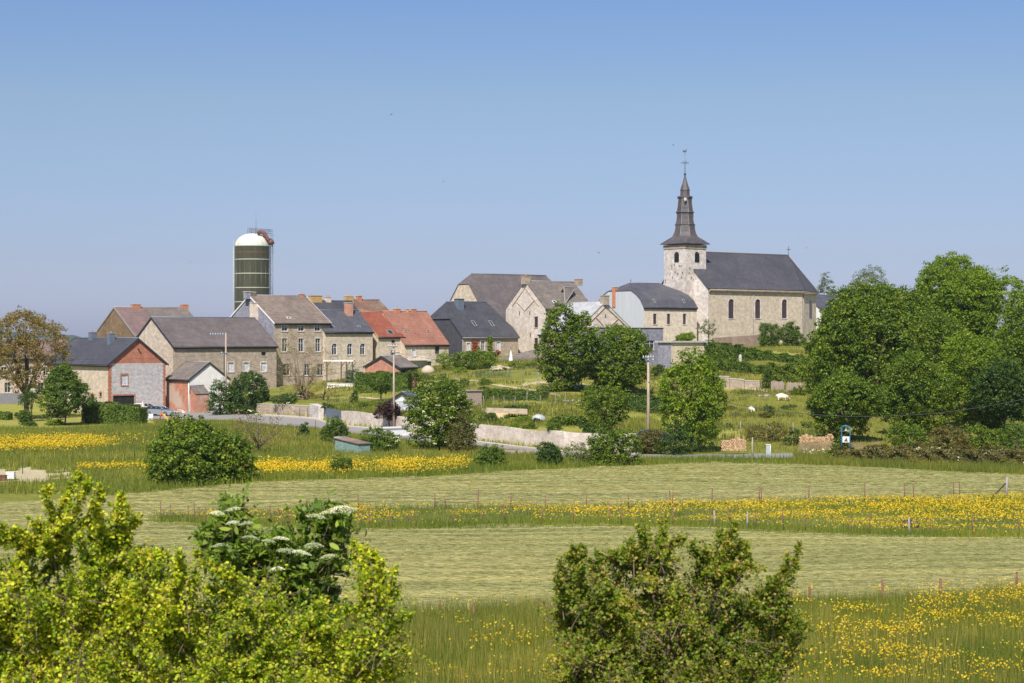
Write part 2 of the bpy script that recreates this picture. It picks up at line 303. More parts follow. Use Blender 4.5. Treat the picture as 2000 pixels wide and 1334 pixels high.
leafmat('hawthorn_leaf', [(0.05, 0.085, 0.012), (0.10, 0.16, 0.014), (0.16, 0.22, 0.016), (0.27, 0.29, 0.02), (0.30, 0.31, 0.035), (0.22, 0.18, 0.05)], trans=0.42, clump=1.6)
leafmat('hawthorn_dark', [(0.07, 0.10, 0.014), (0.11, 0.145, 0.018), (0.16, 0.185, 0.025), (0.26, 0.17, 0.07)], trans=0.35, clump=1.6)
leafmat('elder_leaf', [(0.07, 0.14, 0.02), (0.13, 0.22, 0.03), (0.20, 0.30, 0.05)], trans=0.38, clump=1.5)
leafmat('grass_blade', [(0.14, 0.19, 0.05), (0.19, 0.23, 0.07), (0.27, 0.27, 0.12), (0.12, 0.18, 0.04)], trans=0.35, clump=0.12, clump2=(1.15, 1.08, 0.95))
leafmat('grass_lush', [(0.10, 0.17, 0.035), (0.14, 0.21, 0.045), (0.2, 0.25, 0.08)], trans=0.35, clump=0.12, clump2=(1.15, 1.08, 0.9))
leafmat('grass_dry', [(0.32, 0.30, 0.15), (0.40, 0.36, 0.2), (0.25, 0.27, 0.1)], trans=0.3, clump=0.2)
leafmat('reed', [(0.42, 0.32, 0.22), (0.36, 0.28, 0.18)], trans=0.3)
leafmat('hay', [(0.31, 0.335, 0.155), (0.36, 0.37, 0.19), (0.28, 0.31, 0.12), (0.40, 0.39, 0.22)], trans=0.2, clump=0.1, clump2=(1.2, 1.17, 1.15))

# ground-type materials
def groundmat(name, cols, sc1=0.12, sc2=1.2, stretch=(1, 1, 1), sc3=9, bump=0.6, dist=0.15):
    gk = {'g_meadow': (1.1, .98, .6), 'g_lawn': (1.15, 1.05, .75), 'g_mown': (1.32, 1.14, .98)}.get(name, (1, 1, 1)); cols = [mulc(c, gk) for c in cols]
    m, n, N, L, P = newmat(name)
    tc = N.new('ShaderNodeTexCoord'); mp = N.new('ShaderNodeMapping'); mp.inputs['Scale'].default_value = stretch; L.new(tc.outputs['Object'], mp.inputs[0])
    a = noisetex(N, L, tc.outputs['Object'], sc1, 4, 0.6); b = noisetex(N, L, mp.outputs[0], sc2, 6, 0.7); c = noisetex(N, L, mp.outputs[0], sc3, 5, 0.75)
    md = N.new('ShaderNodeMath'); md.operation = 'MULTIPLY_ADD'; L.new(b.outputs[0], md.inputs[0]); md.inputs[1].default_value = 0.6
    m2 = N.new('ShaderNodeMath'); m2.operation = 'MULTIPLY'; L.new(a.outputs[0], m2.inputs[0]); m2.inputs[1].default_value = 0.4; L.new(m2.outputs[0], md.inputs[2])
    r = ramp(N, [(0.36 + 0.28 * i / (len(cols) - 1), cc) for i, cc in enumerate(cols)]); L.new(md.outputs[0], r.inputs[0])
    r2 = ramp(N, [(0.35, (0.75, 0.75, 0.72)), (0.65, (1.22, 1.22, 1.2))]); L.new(c.outputs[0], r2.inputs[0])
    col = mixc(N, L, 1.0, r.outputs[0], r2.outputs[0], 'MULTIPLY')
    if name == 'g_mown': col = swaths(N, L, tc.outputs['Object'], col)
    L.new(col, P.inputs['Base Color']); P.inputs['Roughness'].default_value = 0.95; P.inputs['Specular IOR Level'].default_value = 0.1
    bp = N.new('ShaderNodeBump'); bp.inputs['Strength'].default_value = bump; bp.inputs['Distance'].default_value = dist
    ad = N.new('ShaderNodeMath'); L.new(b.outputs[0], ad.inputs[0]); L.new(c.outputs[0], ad.inputs[1]); L.new(ad.outputs[0], bp.inputs['Height']); L.new(bp.outputs[0], P.inputs['Normal'])
groundmat('g_meadow', [(0.13, 0.17, 0.045), (0.19, 0.22, 0.07), (0.26, 0.27, 0.10)])
groundmat('g_lawn', [(0.20, 0.24, 0.06), (0.27, 0.29, 0.085), (0.36, 0.34, 0.14)], sc1=0.15)
groundmat('g_mown', [(0.27, 0.30, 0.13), (0.34, 0.355, 0.175), (0.40, 0.40, 0.22)], sc1=0.05, sc2=0.7, stretch=(0.10, 3.0, 1), sc3=4, bump=0.35, dist=0.06)
groundmat('g_asphalt', [(0.25, 0.24, 0.24), (0.29, 0.275, 0.27), (0.32, 0.30, 0.29)], sc1=0.3, sc2=2, sc3=20, bump=0.1)
groundmat('g_pave', [(0.46, 0.40, 0.35), (0.5, 0.45, 0.39), (0.42, 0.37, 0.31)], sc1=0.3, sc2=2, sc3=20, bump=0.1)
groundmat('g_straw', [(0.44, 0.37, 0.22), (0.54, 0.46, 0.29), (0.6, 0.52, 0.34)], sc1=0.4, sc2=2, sc3=12)
groundmat('g_forest', [(0.03, 0.055, 0.02), (0.05, 0.08, 0.03), (0.07, 0.09, 0.04)], sc1=0.004, sc2=0.03, sc3=0.2)

# ---------------------------------------------------------------- terrain
TY = np.array([-60, 0, 10, 20, 40, 60, 100, 175, 200, 220, 250, 270, 290, 310, 340, 400, 600, 1200, 9000], float)
near = [1.7, 1.8, 4.2, 6.0, 9.0, 11.3, 11.5, 11.5]
TP = np.array([0, 400, 650, 900, 1300, 1500, 2000], float)
TD = np.array([near + r for r in [
  [11.5, 11.5, 11.4, 11.3, 11.2, 11.0, 10.5, 10, 9, 10, 10],
  [11.5, 11.5, 11.4, 11.2, 11.1, 10.5, 9.5, 8, 7, 9, 10],
  [11.5, 11.5, 11.3, 10.4, 9.6, 8.9, 7.6, 6, 5, 8, 10],
  [11.5, 11.2, 10.2, 9.2, 8.2, 7.1, 5.3, 3.5, 3, 8, 10],
  [11.4, 10.7, 9.0, 7.5, 5.9, 4.3, 2.0, 0.2, 1, 8, 10],
  [11.3, 10.5, 8.5, 6.3, 3.8, 2.0, 0.4, -0.2, 1, 8, 10],
  [11.2, 10.5, 9.0, 7.0, 5.0, 3.0, 1.0, 0, 1, 8, 10]]])
WALL = [(380, 801), (455, 811.5), (500, 818), (612, 824), (632, 828), (672, 835), (800, 850), (930, 864), (1100, 880), (1250, 886)]
def ydrop(py): return 11.5 * F / (py - 667.0)
WPX = np.array([p for p, q in WALL], float); WY = np.array([ydrop(q) for p, q in WALL])
def smooth(t): t = np.clip(t, 0, 1); return t * t * (3 - 2 * t)
def H(x, y):
    """ground height (numpy or scalar)"""
    x = np.asarray(x, float); y = np.asarray(y, float)
    ys = np.maximum(y, 30.0); px = np.clip(1000 + F * x / ys, 0, 2000)
    x, y, px = np.broadcast_arrays(x, y, px)
    ii = np.clip(np.searchsorted(TP, px) - 1, 0, len(TP) - 2); tt = (px - TP[ii]) / (TP[ii+1] - TP[ii])
    jj = np.clip(np.searchsorted(TY, y) - 1, 0, len(TY) - 2); uu = np.clip((y - TY[jj]) / (TY[jj+1] - TY[jj]), 0, 1)
    d = (TD[ii, jj] * (1-tt) + TD[ii+1, jj] * tt) * (1-uu) + (TD[ii, jj+1] * (1-tt) + TD[ii+1, jj+1] * tt) * uu
    yw = np.interp(px, WPX, WY); fade = np.clip((px - 446) / 26, 0, 1) * (1 - smooth((px - 1100) / 180))
    d = d - 1.75 * fade * smooth((y - yw - 0.25) / 0.7) * (y < 500)
    und = 0.10 * np.sin(x * 0.21 + 0.7 * np.sin(y * 0.11)) * np.sin(y * 0.17 + 1) * smooth((y - 62) / 10) * (1 - smooth((y - 160) / 20) )
    return CZ - d + und
def h(x, y): return float(H(x, y))
def X(px, Y): return (px - 1000) / F * Y
def Z(py, Y): return CZ - (py - 667) / F * Y
def G(px, Y): x = X(px, Y); return Vector((x, Y, h(x, Y)))
def Yg(px, py):
    """depth at which the camera ray through the photo point meets the ground"""
    ys = np.arange(60, 420, 0.5); xs = (px - 1000) / F * ys
    gap = (CZ - (py - 667) / F * ys) - H(xs, ys)
    k = np.argmax(gap < 0)
    return float(ys[k]) if gap[k] < 0 else 400.0
# ---------------------------------------------------------------- ground sheet split by zone
NB = ([0, 860, 1000, 1300, 1583, 1750, 2000], [1200, 1196, 1192, 1186, 1178, 1170, 1156])
S1 = ([300, 420, 700, 1000, 1400, 1700, 2000, 2700], [1023, 1028, 1032, 1026, 1034, 1044, 1050, 1070])
S2 = ([300, 420, 700, 1000, 1400, 1700, 2000, 2700], [1010, 1004, 996, 990, 986, 979, 970, 950])
FB = ([-400, 0, 480, 900, 1150, 1400, 1700, 2000, 2700], [1030, 985, 946, 927, 912, 904, 912, 928, 960])
ROADF = [(285, 801), (330, 801.5), (400, 805), (455, 813), (510, 821), (612, 827), (672, 837.5), (800, 852.5), (930, 867), (1100, 884), (1250, 889), (1450, 889), (2100, 884)]
ROADN = [(285, 822), (330, 822.5), (400, 824), (455, 826), (510, 831), (612, 838), (672, 847), (800, 862), (930, 877), (1100, 894), (1250, 897), (1450, 897), (2100, 892)]
def ppx(x, y): return 1000 + F * x / np.maximum(y, 30)
def ppy(x, y): return 667 + F * 11.5 / np.maximum(y, 30)
def inroad(x, y):
    p = ppx(x, y); q = ppy(x, y)
    return (p > 285) & (q > np.interp(p, *zip(*ROADF)) - 2.5) & (q < np.interp(p, *zip(*ROADN)) + .5)
def zone(x, y):
    p = ppx(x, y); q = ppy(x, y); wob = 1.2 * np.sin(p * 0.031) + 1.0 * np.sin(p * 0.083 + 1)
    z = np.zeros(np.shape(x), int)
    nb = np.interp(p, *NB); s1 = np.interp(p, *S1); s2 = np.interp(p, *S2); fb = np.interp(p, *FB)
    ymown = (q < nb + wob) & (q > fb + 0.5 * wob)
    z[ymown] = 1
    strip = (q < s1 + wob) & (q > s2 + wob * .5) & (p > 305 + 8*np.sin(q)); z[strip] = 6
    z[q >= nb + wob] = 7
    z[y < 58] = 0
    wb = 6*np.sin(x*.17+1) + 4*np.sin(x*.39+y*.2); p = p + 3*wb*(y > 200); y0_ = y; y = y + .35*wb
    lawn = (p < 290) & (y > 246 - 4*np.sin(p*.02)) & (y < 330); z[lawn] = 2
    nz = np.sin(x*.31+1.3*np.sin(y*.23)) + np.sin(y*.29+x*.12); l2 = (p >= 640) & (p < 1320) & (nz > -.2) & (y > np.interp(p, WPX, WY) + 2) & (y < 300); z[l2] = 2
    l3 = (nz > .4) & (p >= 1300) & (p < 1690) & (((y > 258) & (y < 276)) | ((y > 292) & (y < 326)) | ((y > 205) & (y < 222))); z[l3] = 2
    p = ppx(x, y0_)
    st = (((p - 20) / 110) ** 2 + ((q - 928) / 12) ** 2 < 1 + .35 * np.sin(x * 1.9 + y * .7) + .3 * np.sin(x * .9 - y * 1.3)); z[st] = 5
    return z
def ground():
    cols = np.arange(-700, 2701, 10.0)
    rows = np.concatenate([np.arange(-60, 60, 4), np.arange(60, 190, 0.55), np.arange(190, 300, 0.7), np.arange(300, 430, 4), 430 * 1.25 ** np.arange(0, 14)])
    RR, CC = np.meshgrid(rows, cols, indexing='ij'); x = (CC - 1000) / F * np.maximum(RR, 60); z = H(x, RR)
    # little roughness, windrow ridges in the mown fields
    zn = zone(x, RR); rs = np.random.RandomState(3)
    q = ppy(x, RR); wv = RR * 2 * math.pi / 2.6 + 0.9 * np.sin(x * 0.13) + 0.5 * np.sin(x * 0.41 + RR * .3)
    z = z + (zn == 1) * (0.035 * np.sin(wv) + rs.uniform(-.02, .02, z.shape)) + (zn != 1) * (RR > 60) * (RR < 330) * rs.uniform(-.03, .03, z.shape) * ~inroad(x, RR)
    nr, nc = x.shape; V = np.stack([x, RR, z], -1).reshape(-1, 3)
    cx = (x[:-1, :-1] + x[1:, 1:]) / 2; cy = (RR[:-1, :-1] + RR[1:, 1:]) / 2; zc = zone(cx, cy)
    I, J = np.meshgrid(np.arange(nr - 1), np.arange(nc - 1), indexing='ij')
    A = I * nc + J; Q = np.stack([A, A + 1, A + 1 + nc, A + nc], -1)
    for zi, nm, mt in (((0, 6, 7), 'meadow_ground', 'g_meadow'), ((1,), 'mown_field', 'g_mown'), ((2,), 'lawn', 'g_lawn'), ((5,), 'straw_patch', 'g_straw')):
        sel = np.isin(zc, zi); q4 = Q[sel]; u, inv = np.unique(q4, return_inverse=True); q4 = inv.reshape(-1, 4)
        me = bpy.data.meshes.new(nm); me.vertices.add(len(u)); me.vertices.foreach_set('co', V[u].astype(np.float32).ravel())
        nf = len(q4); me.loops.add(nf * 4); me.loops.foreach_set('vertex_index', q4.astype(np.int32).ravel())
        me.polygons.add(nf); me.polygons.foreach_set('loop_start', np.arange(0, nf*4, 4, dtype=np.int32)); me.polygons.foreach_set('loop_total', np.full(nf, 4, dtype=np.int32))
        me.polygons.foreach_set('use_smooth', np.ones(nf, bool)); me.materials.append(M[mt]); me.update(calc_edges=True)
        tag(link(nm, me), kind='structure')
ground()
def strip_sheet(name, A, B, mat, lift, n=140, side=0.0):
    """sheet between two photo polylines lying on the flat valley floor"""
    ps = np.linspace(A[0][0], A[-1][0], n); qa = np.interp(ps, *zip(*A)); qb = np.interp(ps, *zip(*B)); mb = MB()
    P = []
    for p, a, b in zip(ps, qa, qb):
        row = []
        for t in (0, .33, .66, 1):
            y = ydrop(a) * (1-t) + ydrop(b) * t; x = X(p, y); yy = min(y, np.interp(p, WPX, WY) - 0.05) if 480 < p < 1260 else y
            row.append(Vector((x, y, h(x, yy) + lift)))
        P.append(row)
    for i in range(n - 1):
        for j in range(3): mb.poly([P[i][j], P[i][j+1], P[i+1][j+1], P[i+1][j]])
        if side: mb.poly([P[i][3], P[i][3] - Vector((0, 0, side)), P[i+1][3] - Vector((0, 0, side)), P[i+1][3]])
    return tag(mb.build(name, mat), kind='structure')
strip_sheet('road', ROADF, ROADN, 'g_asphalt', 0.05)
PAVF = [(p, q - (1.6 if p > 450 else 1.2)) for p, q in ROADF]
strip_sheet('pavement', PAVF[4:11], ROADF[4:11], 'g_pave', 0.15, side=0.13)
# distant wooded ridge
def ridge(name, y0, x0, x1, pk, base, seed):
    mb = MB(); r = random.Random(seed); n = 160; rows = []
    for i in range(n + 1):
        x = x0 + (x1 - x0) * i / n; e = math.sin(math.pi * i / n) ** 0.6
        zt = base + (pk - base) * e * (0.8 + 0.12 * math.sin(i * .11 + seed) + 0.08 * math.sin(i * .37)) + r.uniform(-3, 3)
        rows.append([Vector((x, y0 - 900, base - 40)), Vector((x, y0 - 300, (zt + base) / 2 + r.uniform(-4, 4))), Vector((x, y0, zt)), Vector((x, y0 + 900, base - 40))])
    for i in range(n):
        for j in range(3): mb.poly([rows[i][j], rows[i+1][j], rows[i+1][j+1], rows[i][j+1]], sm=True)
    return tag(mb.build(name, 'g_forest'), kind='structure')
ridge('hills', 5200, -2600, -900, 52, 5, 2)
# ---------------------------------------------------------------- house builder
TH0 = 40
class House:
    def __init__(s, name, label, cat, C, R=None, L=None, a=None, b=None, th=TH0, eave=0, wall='stone_beige', roof='slate_mid', base=None, group=None):
        s.th = math.radians(th); s.C = Vector((X(C[0], C[1]), C[1])); ct, st = math.cos(s.th), math.sin(s.th); s.d = Vector((ct, st)); s.s = Vector((-st, ct))
        s.a = a if a else s.u_of(R); s.b = b if b else s.v_of(L)
        cs = [s.C, s.C + s.d*s.a, s.C + s.s*s.b, s.C + s.d*s.a + s.s*s.b]
        g = min(h(p.x, p.y) for p in cs) - 0.3
        if base is not None: g = Z(base, C[1])
        s.g = g; s.ze = Z(eave, C[1]) - g; s.wall = wall; s.roofm = roof
        s.root = empty(name, (s.C.x, s.C.y, g), s.th, label, cat, group); s.holes = {'f': [], 'l': []}; s.gab = []; s.lv = None
    def u_of(s, px):
        r = (px - 1000) / F; return (r * s.C.y - s.C.x) / (s.d.x - r * s.d.y)
    def v_of(s, px):
        r = (px - 1000) / F; return (r * s.C.y - s.C.x) / (s.s.x - r * s.s.y)
    def loc(s, P): q = Vector((P.x, P.y)) - s.C; return Vector((q.dot(s.d), q.dot(s.s), P.z - s.g))
    def ray(s, px, py, p0, n):
        """photo ray meets a local plane -> local point"""
        o = s.loc(Vector((0, 0, CZ))); e = s.loc(Vector(((px-1000)/F, 1, CZ - (py-667)/F))) - o
        t = (Vector(p0) - o).dot(Vector(n)) / e.dot(Vector(n)); return o + e * t
    # roof: levels = [(cross distance, py or z, inset left, inset right)], front half then ridge; mirrored unless given
    def roof(s, ridge, axis='d', frac=0.5, levels=None, ov=0.35, og=0.25, t=0.16, hipL=None, hipR=None, mat=None, gable=None, gutter=True, verge=None, back=None):
        s.axis = axis; ln = s.a if axis == 'd' else s.b; W = s.b if axis == 'd' else s.a; s.W = W; s.ln = ln
        yr = W * frac
        if axis == 'd': pm = s.C + s.s * yr + (s.d * 0)
        else: pm = s.C + s.d * yr
        zr = Z(ridge, pm.y) - s.g if ridge is not None else None
        if levels is None:
            levels = [(0, s.ze, 0, 0)]
            hs = sorted({round(k[0], 4) for k in (hipL, hipR) if k and k[0] > 0})
            for f_ in hs: levels.append((yr * f_, s.ze + (zr - s.ze) * f_, 0, 0))
            levels.append((yr, zr, hipL[1] if hipL else 0, hipR[1] if hipR else 0))
            L2 = []
            for (c, z, i, j) in levels:
                f_ = c / yr
                if hipL: i = hipL[1] * max(0, (f_ - hipL[0]) / (1 - hipL[0]))
                if hipR: j = hipR[1] * max(0, (f_ - hipR[0]) / (1 - hipR[0]))
                L2.append((c, z, i, j))
            levels = L2
        s.lv = levels; s.frac = frac; s.zr = levels[-1][1]; s.yr = levels[-1][0]
        sl = (levels[1][1] - levels[0][1]) / max(0.01, levels[1][0] - levels[0][0])
        bk = [( W - (W - s.yr) * c / s.yr if s.yr else W, z, i, j) for c, z, i, j in levels]
        if back: bk = back
        mb = MB()
        def mp(tt, c, z): return (tt, c, z) if axis == 'd' else (c, tt, z)
        s.mp = mp
        def hip(i): return i > 1e-6
        for side, LV in (('f', levels), ('b', bk)):
            sg = 1 if side == 'f' else -1
            for k in range(len(LV) - 1):
                c0, z0, i0, j0 = LV[k]; c1, z1, i1, j1 = LV[k+1]
                if k == 0:
                    sb = (z1 - z0) / max(.01, abs(c1 - c0)); c0 -= ov * sg; z0 -= ov * min(sb, 1.2)
                hl = hip(levels[-1][2]) and (i1 > 0 ) ; hr = hip(levels[-1][3]) and (j1 > 0)
                a0 = i0 - (og if not (k == 0 and hip(levels[min(1,len(levels)-1)][2])) else ov); a1 = i1 - (0 if i1 > 0 else og)
                b0 = ln - j0 + (og if not (k == 0 and hip(levels[min(1,len(levels)-1)][3])) else ov); b1 = ln - j1 + (0 if j1 > 0 else og)
                mb.slab([mp(a0, c0, z0 + t), mp(b0, c0, z0 + t), mp(b1, c1, z1 + t), mp(a1, c1, z1 + t)], t)
        for end in (2, 3):
            for k in range(len(levels) - 1):
                if levels[k+1][end] > levels[k][end] + 1e-6:
                    f0, f1, b0_, b1_ = levels[k], levels[k+1], bk[k], bk[k+1]
                    def ep(l, e0, dz=0): v = l[end] - e0; return mp(v if end == 2 else ln - v, l[0], l[1] + t - dz)
                    full = (k == 0); e0 = ov if full else (og if f0[end] == 0 else 0)
                    sl0 = (f1[1]-f0[1]) / max(.01, f1[end]-f0[end])
                    dzz = ov * min(sl0, 1.2) if full else (og * sl0 * 0.3 if f0[end] == 0 else 0)
                    pf = [f0[0] - (ov if full else 0), f0[1], f0[2], f0[3]]; pb = [b0_[0] + (ov if full else 0), b0_[1], b0_[2], b0_[3]]
                    pts = [ep(pf, e0, dzz), ep(pb, e0, dzz), ep(b1_, 0), ep(f1, 0)]
                    if abs(b1_[0] - f1[0]) < 1e-4: pts = pts[:3]
                    mb.slab(pts, t)
        s.roofo = mb.build('roof', mat or s.roofm, s.root)
        rc = MB(); z = s.zr + t; rc.tube([mp(levels[-1][2] - (og if not levels[-1][2] else 0), s.yr, z), mp(ln - levels[-1][3] + (og if not levels[-1][3] else 0), s.yr, z)], 0.11, 5)
        rc.build('ridge_cap', {'tile_red': 'clay_pot', 'tile_orange': 'clay_pot', 'slate_dark': 'steel', 'slate_blue': 'steel', 'slate_mid': 'steel'}.get(mat or s.roofm, 'lead'), s.roofo)
        if gutter:
            gm = MB(); z0 = s.ze - ov * min(sl, 1.2) + 0.02
            gm.tube([mp(-og, -ov - 0.06, z0), mp(ln + og, -ov - 0.06, z0)], 0.08, 6)
            gm.box(*(mp(0.02, -ov + 0.05, z0 - 0.22)), *(mp(ln - .02, -0.012, z0 - 0.02)))
            gm.build('gutter', gutter if isinstance(gutter, str) else 'dark_trim', s.root)
        if verge:
            for end in (0, 1):
                vb = MB()
                tt0 = -og - 0.03 if end == 0 else ln + og - 0.03
                if levels[-1][2 + end]: continue
                for LV, sg in ((levels, 1), (bk, -1)):
                    for k in range(len(LV) - 1):
                        c0, z0 = LV[k][:2]; c1, z1 = LV[k+1][:2]
                        if k == 0: c0 -= ov * sg; z0 -= ov * min(sl, 1.2)
                        A = [mp(tt0, c0, z0 + t + .02), mp(tt0, c1, z1 + t + .02), mp(tt0, c1, z1 - .12), mp(tt0, c0, z0 - .12)]
                        B = [mp(tt0 + .06, c0, z0 + t + .02), mp(tt0 + .06, c1, z1 + t + .02), mp(tt0 + .06, c1, z1 - .12), mp(tt0 + .06, c0, z0 - .12)]
                        vb.poly(A); vb.poly(B[::-1])
                        for i in range(4): j = (i+1) % 4; vb.poly([A[i], B[i], B[j], A[j]])
                if vb.v: vb.build('verge_board', verge, s.root)
        s.bk = bk
        return s
    def win(s, face, px, py, w_, h_, style='white', sur=None, sill=True, arch=False, mull=(1, 1)):
        """window by photo pixels; w_, h_ in metres"""
        if face == 'f': P = s.ray(px, py, (0, 0, 0), (0, 1, 0)); c = P.x
        else: P = s.ray(px, py, (0, 0, 0), (1, 0, 0)); c = P.y
        s.holes[face].append((c - w_/2, c + w_/2, P.z - h_/2, P.z + h_/2, style, sur, sill, arch, mull))
        return s
    def _fm(s, face):
        if face == 'f': return lambda u, dp, z: (u, dp, z)
        return lambda u, dp, z: (dp, u, z)
    def build(s, gable_mat=None, front_mat=None, left_mat=None):
        mb = MB(); mats = [s.wall]; 
        def mi(m):
            if not m: return 0
            if m not in mats: mats.append(m)
            return mats.index(m)
        for face, ln, m_ in (('f', s.a, front_mat), ('l', s.b, left_mat)):
            fm = s._fm(face); m = mi(m_); ho = [q for q in s.holes[face] if q[3] < s.ze - 0.02 and q[0] > 0.05 and q[1] < ln - .05]
            xs = sorted({0, ln} | {q[0] for q in ho} | {q[1] for q in ho}); zs = sorted({0, s.ze} | {q[2] for q in ho} | {q[3] for q in ho})
            for i in range(len(xs) - 1):
                for j in range(len(zs) - 1):
                    cx = (xs[i] + xs[i+1]) / 2; cz = (zs[j] + zs[j+1]) / 2
                    if any(q[0] < cx < q[1] and q[2] < cz < q[3] for q in ho): continue
                    mb.poly([fm(xs[i], 0, zs[j]), fm(xs[i+1], 0, zs[j]), fm(xs[i+1], 0, zs[j+1]), fm(xs[i], 0, zs[j+1])], m)
            for q in ho:
                R = .22
                for A, B in (((q[0], q[2]), (q[1], q[2])), ((q[1], q[2]), (q[1], q[3])), ((q[1], q[3]), (q[0], q[3])), ((q[0], q[3]), (q[0], q[2]))):
                    mb.poly([fm(A[0], 0, A[1]), fm(B[0], 0, B[1]), fm(B[0], R, B[1]), fm(A[0], R, A[1])], m)
        mb.poly([(0, s.b, 0), (s.a, s.b, 0), (s.a, s.b, s.ze), (0, s.b, s.ze)], 0); mb.poly([(s.a, 0, 0), (s.a, s.b, 0), (s.a, s.b, s.ze), (s.a, 0, s.ze)], 0)
        gm = mi(gable_mat)
        if s.lv:
            for end, key in ((0, 2), (s.ln, 3)):
                f_ = [l for l in s.lv if l[key] <= 1e-6]; b_ = [l for l in s.bk if l[key] <= 1e-6]
                if len(f_) > 1:
                    pts = [s.mp(end, l[0], l[1]) for l in f_] + [s.mp(end, l[0], l[1]) for l in b_[::-1] if abs(l[0] - f_[-1][0]) > 1e-4]
                    mb.poly(pts, gm)
            mb.poly([s.mp(0.01, s.bk[0][0]*0+.01, s.ze-.3), s.mp(s.ln-.01, .01, s.ze-.3), s.mp(s.ln-.01, s.W-.01, s.ze-.3), s.mp(.01, s.W-.01, s.ze-.3)], 0)
        s.wallo = mb.build('wall', mats, s.root)
        for face in 'fl':
            fm = s._fm(face)
            for q in s.holes[face]: s.mkwin(fm, q, face)
        return s
    def mkwin(s, fm, q, face):
        x0, x1, z0, z1, style, sur, sill, arch, mull = q; proud = q[3] >= s.ze - .02
        d0 = -0.08 if proud else 0.12
        def bx(mb, a0, dd0, c0, a1, dd1, c1, m=0):
            p = fm(a0, dd0, c0); r = fm(a1, dd1, c1)
            mb.box(min(p[0], r[0]), min(p[1], r[1]), c0, max(p[0], r[0]), max(p[1], r[1]), c1, m)
        fr = MB(); w_ = 0.07 if style != 'dark' else 0.05
        bx(fr, x0, d0, z0, x0 + w_, d0 + .06, z1); bx(fr, x1 - w_, d0, z0, x1, d0 + .06, z1)
        bx(fr, x0 + w_, d0, z0, x1 - w_, d0 + .06, z0 + w_); bx(fr, x0 + w_, d0, z1 - w_, x1 - w_, d0 + .06, z1)
        for i in range(mull[0]):
            c = x0 + (x1 - x0) * (i + 1) / (mull[0] + 1); bx(fr, c - .035, d0 + .005, z0 + w_, c + .035, d0 + .055, z1 - w_)
        for i in range(mull[1]):
            c = z0 + (z1 - z0) * (i + 1) / (mull[1] + 1) + (0.15 if mull[1] == 1 else 0) * (z1 - z0); bx(fr, x0 + w_, d0 + .01, c - .025, x1 - w_, d0 + .05, c + .025)
        fmt = {'white': 'white_trim', 'dark': 'dark_trim', 'leaded': 'paint_black', 'curtain': 'white_trim', 'void': 'dark_trim'}[style]
        o = fr.build('window', fmt, s.root)
        pn = MB(); bx(pn, x0 + .01, d0 + .03, z0 + .01, x1 - .01, d0 + .045, z1 - .01)
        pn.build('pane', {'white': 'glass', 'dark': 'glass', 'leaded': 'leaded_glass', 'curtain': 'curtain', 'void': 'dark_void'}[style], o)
        if sill or sur:
            sm_ = MB()
            if sill: bx(sm_, x0 - .1, -0.09, z0 - .12, x1 + .1, 0.1, z0 - .003)
            if sur:
                e = .16
                bx(sm_, x0 - e, -.025, z0, x0, 0.01, z1); bx(sm_, x1, -.025, z0, x1 + e, 0.01, z1)
                if arch:
                    n = 6; r = (x1 - x0) / 2 
                    cc = (x0 + x1) / 2
                    for i in range(n):
                        t0 = math.pi * i / n; t1 = math.pi * (i + 1) / n
                        P = [(cc + r*math.cos(t0), z1 - r + r*math.sin(t0)), (cc + (r+e)*math.cos(t0), z1 - r + (r+e)*math.sin(t0)), (cc + (r+e)*math.cos(t1), z1 - r + (r+e)*math.sin(t1)), (cc + r*math.cos(t1), z1 - r + r*math.sin(t1))]
                        sm_.poly([fm(u, -.035, z) for u, z in P])
                    for sg in (-1, 1):   # spandrels that turn the square opening into an arch
                        P = [(cc + sg*r, z1)] + [(cc + sg*r*math.cos(math.pi/2*i/4), z1 - r + r*math.sin(math.pi/2*i/4)) for i in range(5)]
                        sm_.poly([fm(u, -.01, z) for u, z in P], 1)
                        
                else: bx(sm_, x0 - e, -.025, z1, x1 + e, 0.01, z1 + .2)
            sm_.build('sill', [sur if isinstance(sur, str) else 'stone_trim', s.wall], o)
    def surf(s, level=0):
        """front roof plane (point, normal) for segment 'level'"""
        c0, z0 = s.lv[level][:2]; c1, z1 = s.lv[level+1][:2]
        p0 = s.mp(0, c0, z0 + .16); n = s.mp(0, -(z1 - z0), c1 - c0); return Vector(p0), Vector(n).normalized()
    def skylight(s, px, py, w_=0.8, h_=1.1, level=0, white=False):
        p0, n = s.surf(level); P = s.ray(px, py, p0, n); ax = Vector(s.mp(1, 0, 0)); up = n.cross(ax); up = up if up.z > 0 else -up
        def tf(v): return P + ax * v.x + up * v.y + n * v.z
        fr = MB(); e = .09
        fr.box(-w_/2, -h_/2, -.05, w_/2, -h_/2 + e, .09, 0, tf); fr.box(-w_/2, h_/2 - e, -.05, w_/2, h_/2, .09, 0, tf)
        fr.box(-w_/2, -h_/2 + e, -.05, -w_/2 + e, h_/2 - e, .09, 0, tf); fr.box(w_/2 - e, -h_/2 + e, -.05, w_/2, h_/2 - e, .09, 0, tf)
        o = fr.build('skylight', 'white_trim' if white else 'lead', s.roofo)
        pn = MB(); pn.box(-w_/2 + e, -h_/2 + e, -.04, w_/2 - e, h_/2 - e, .03, 0, tf); pn.build('pane', 'glass', s.roofo) if False else None
        fr2 = pn.build('skylight_pane', 'glass', s.roofo)
        return s
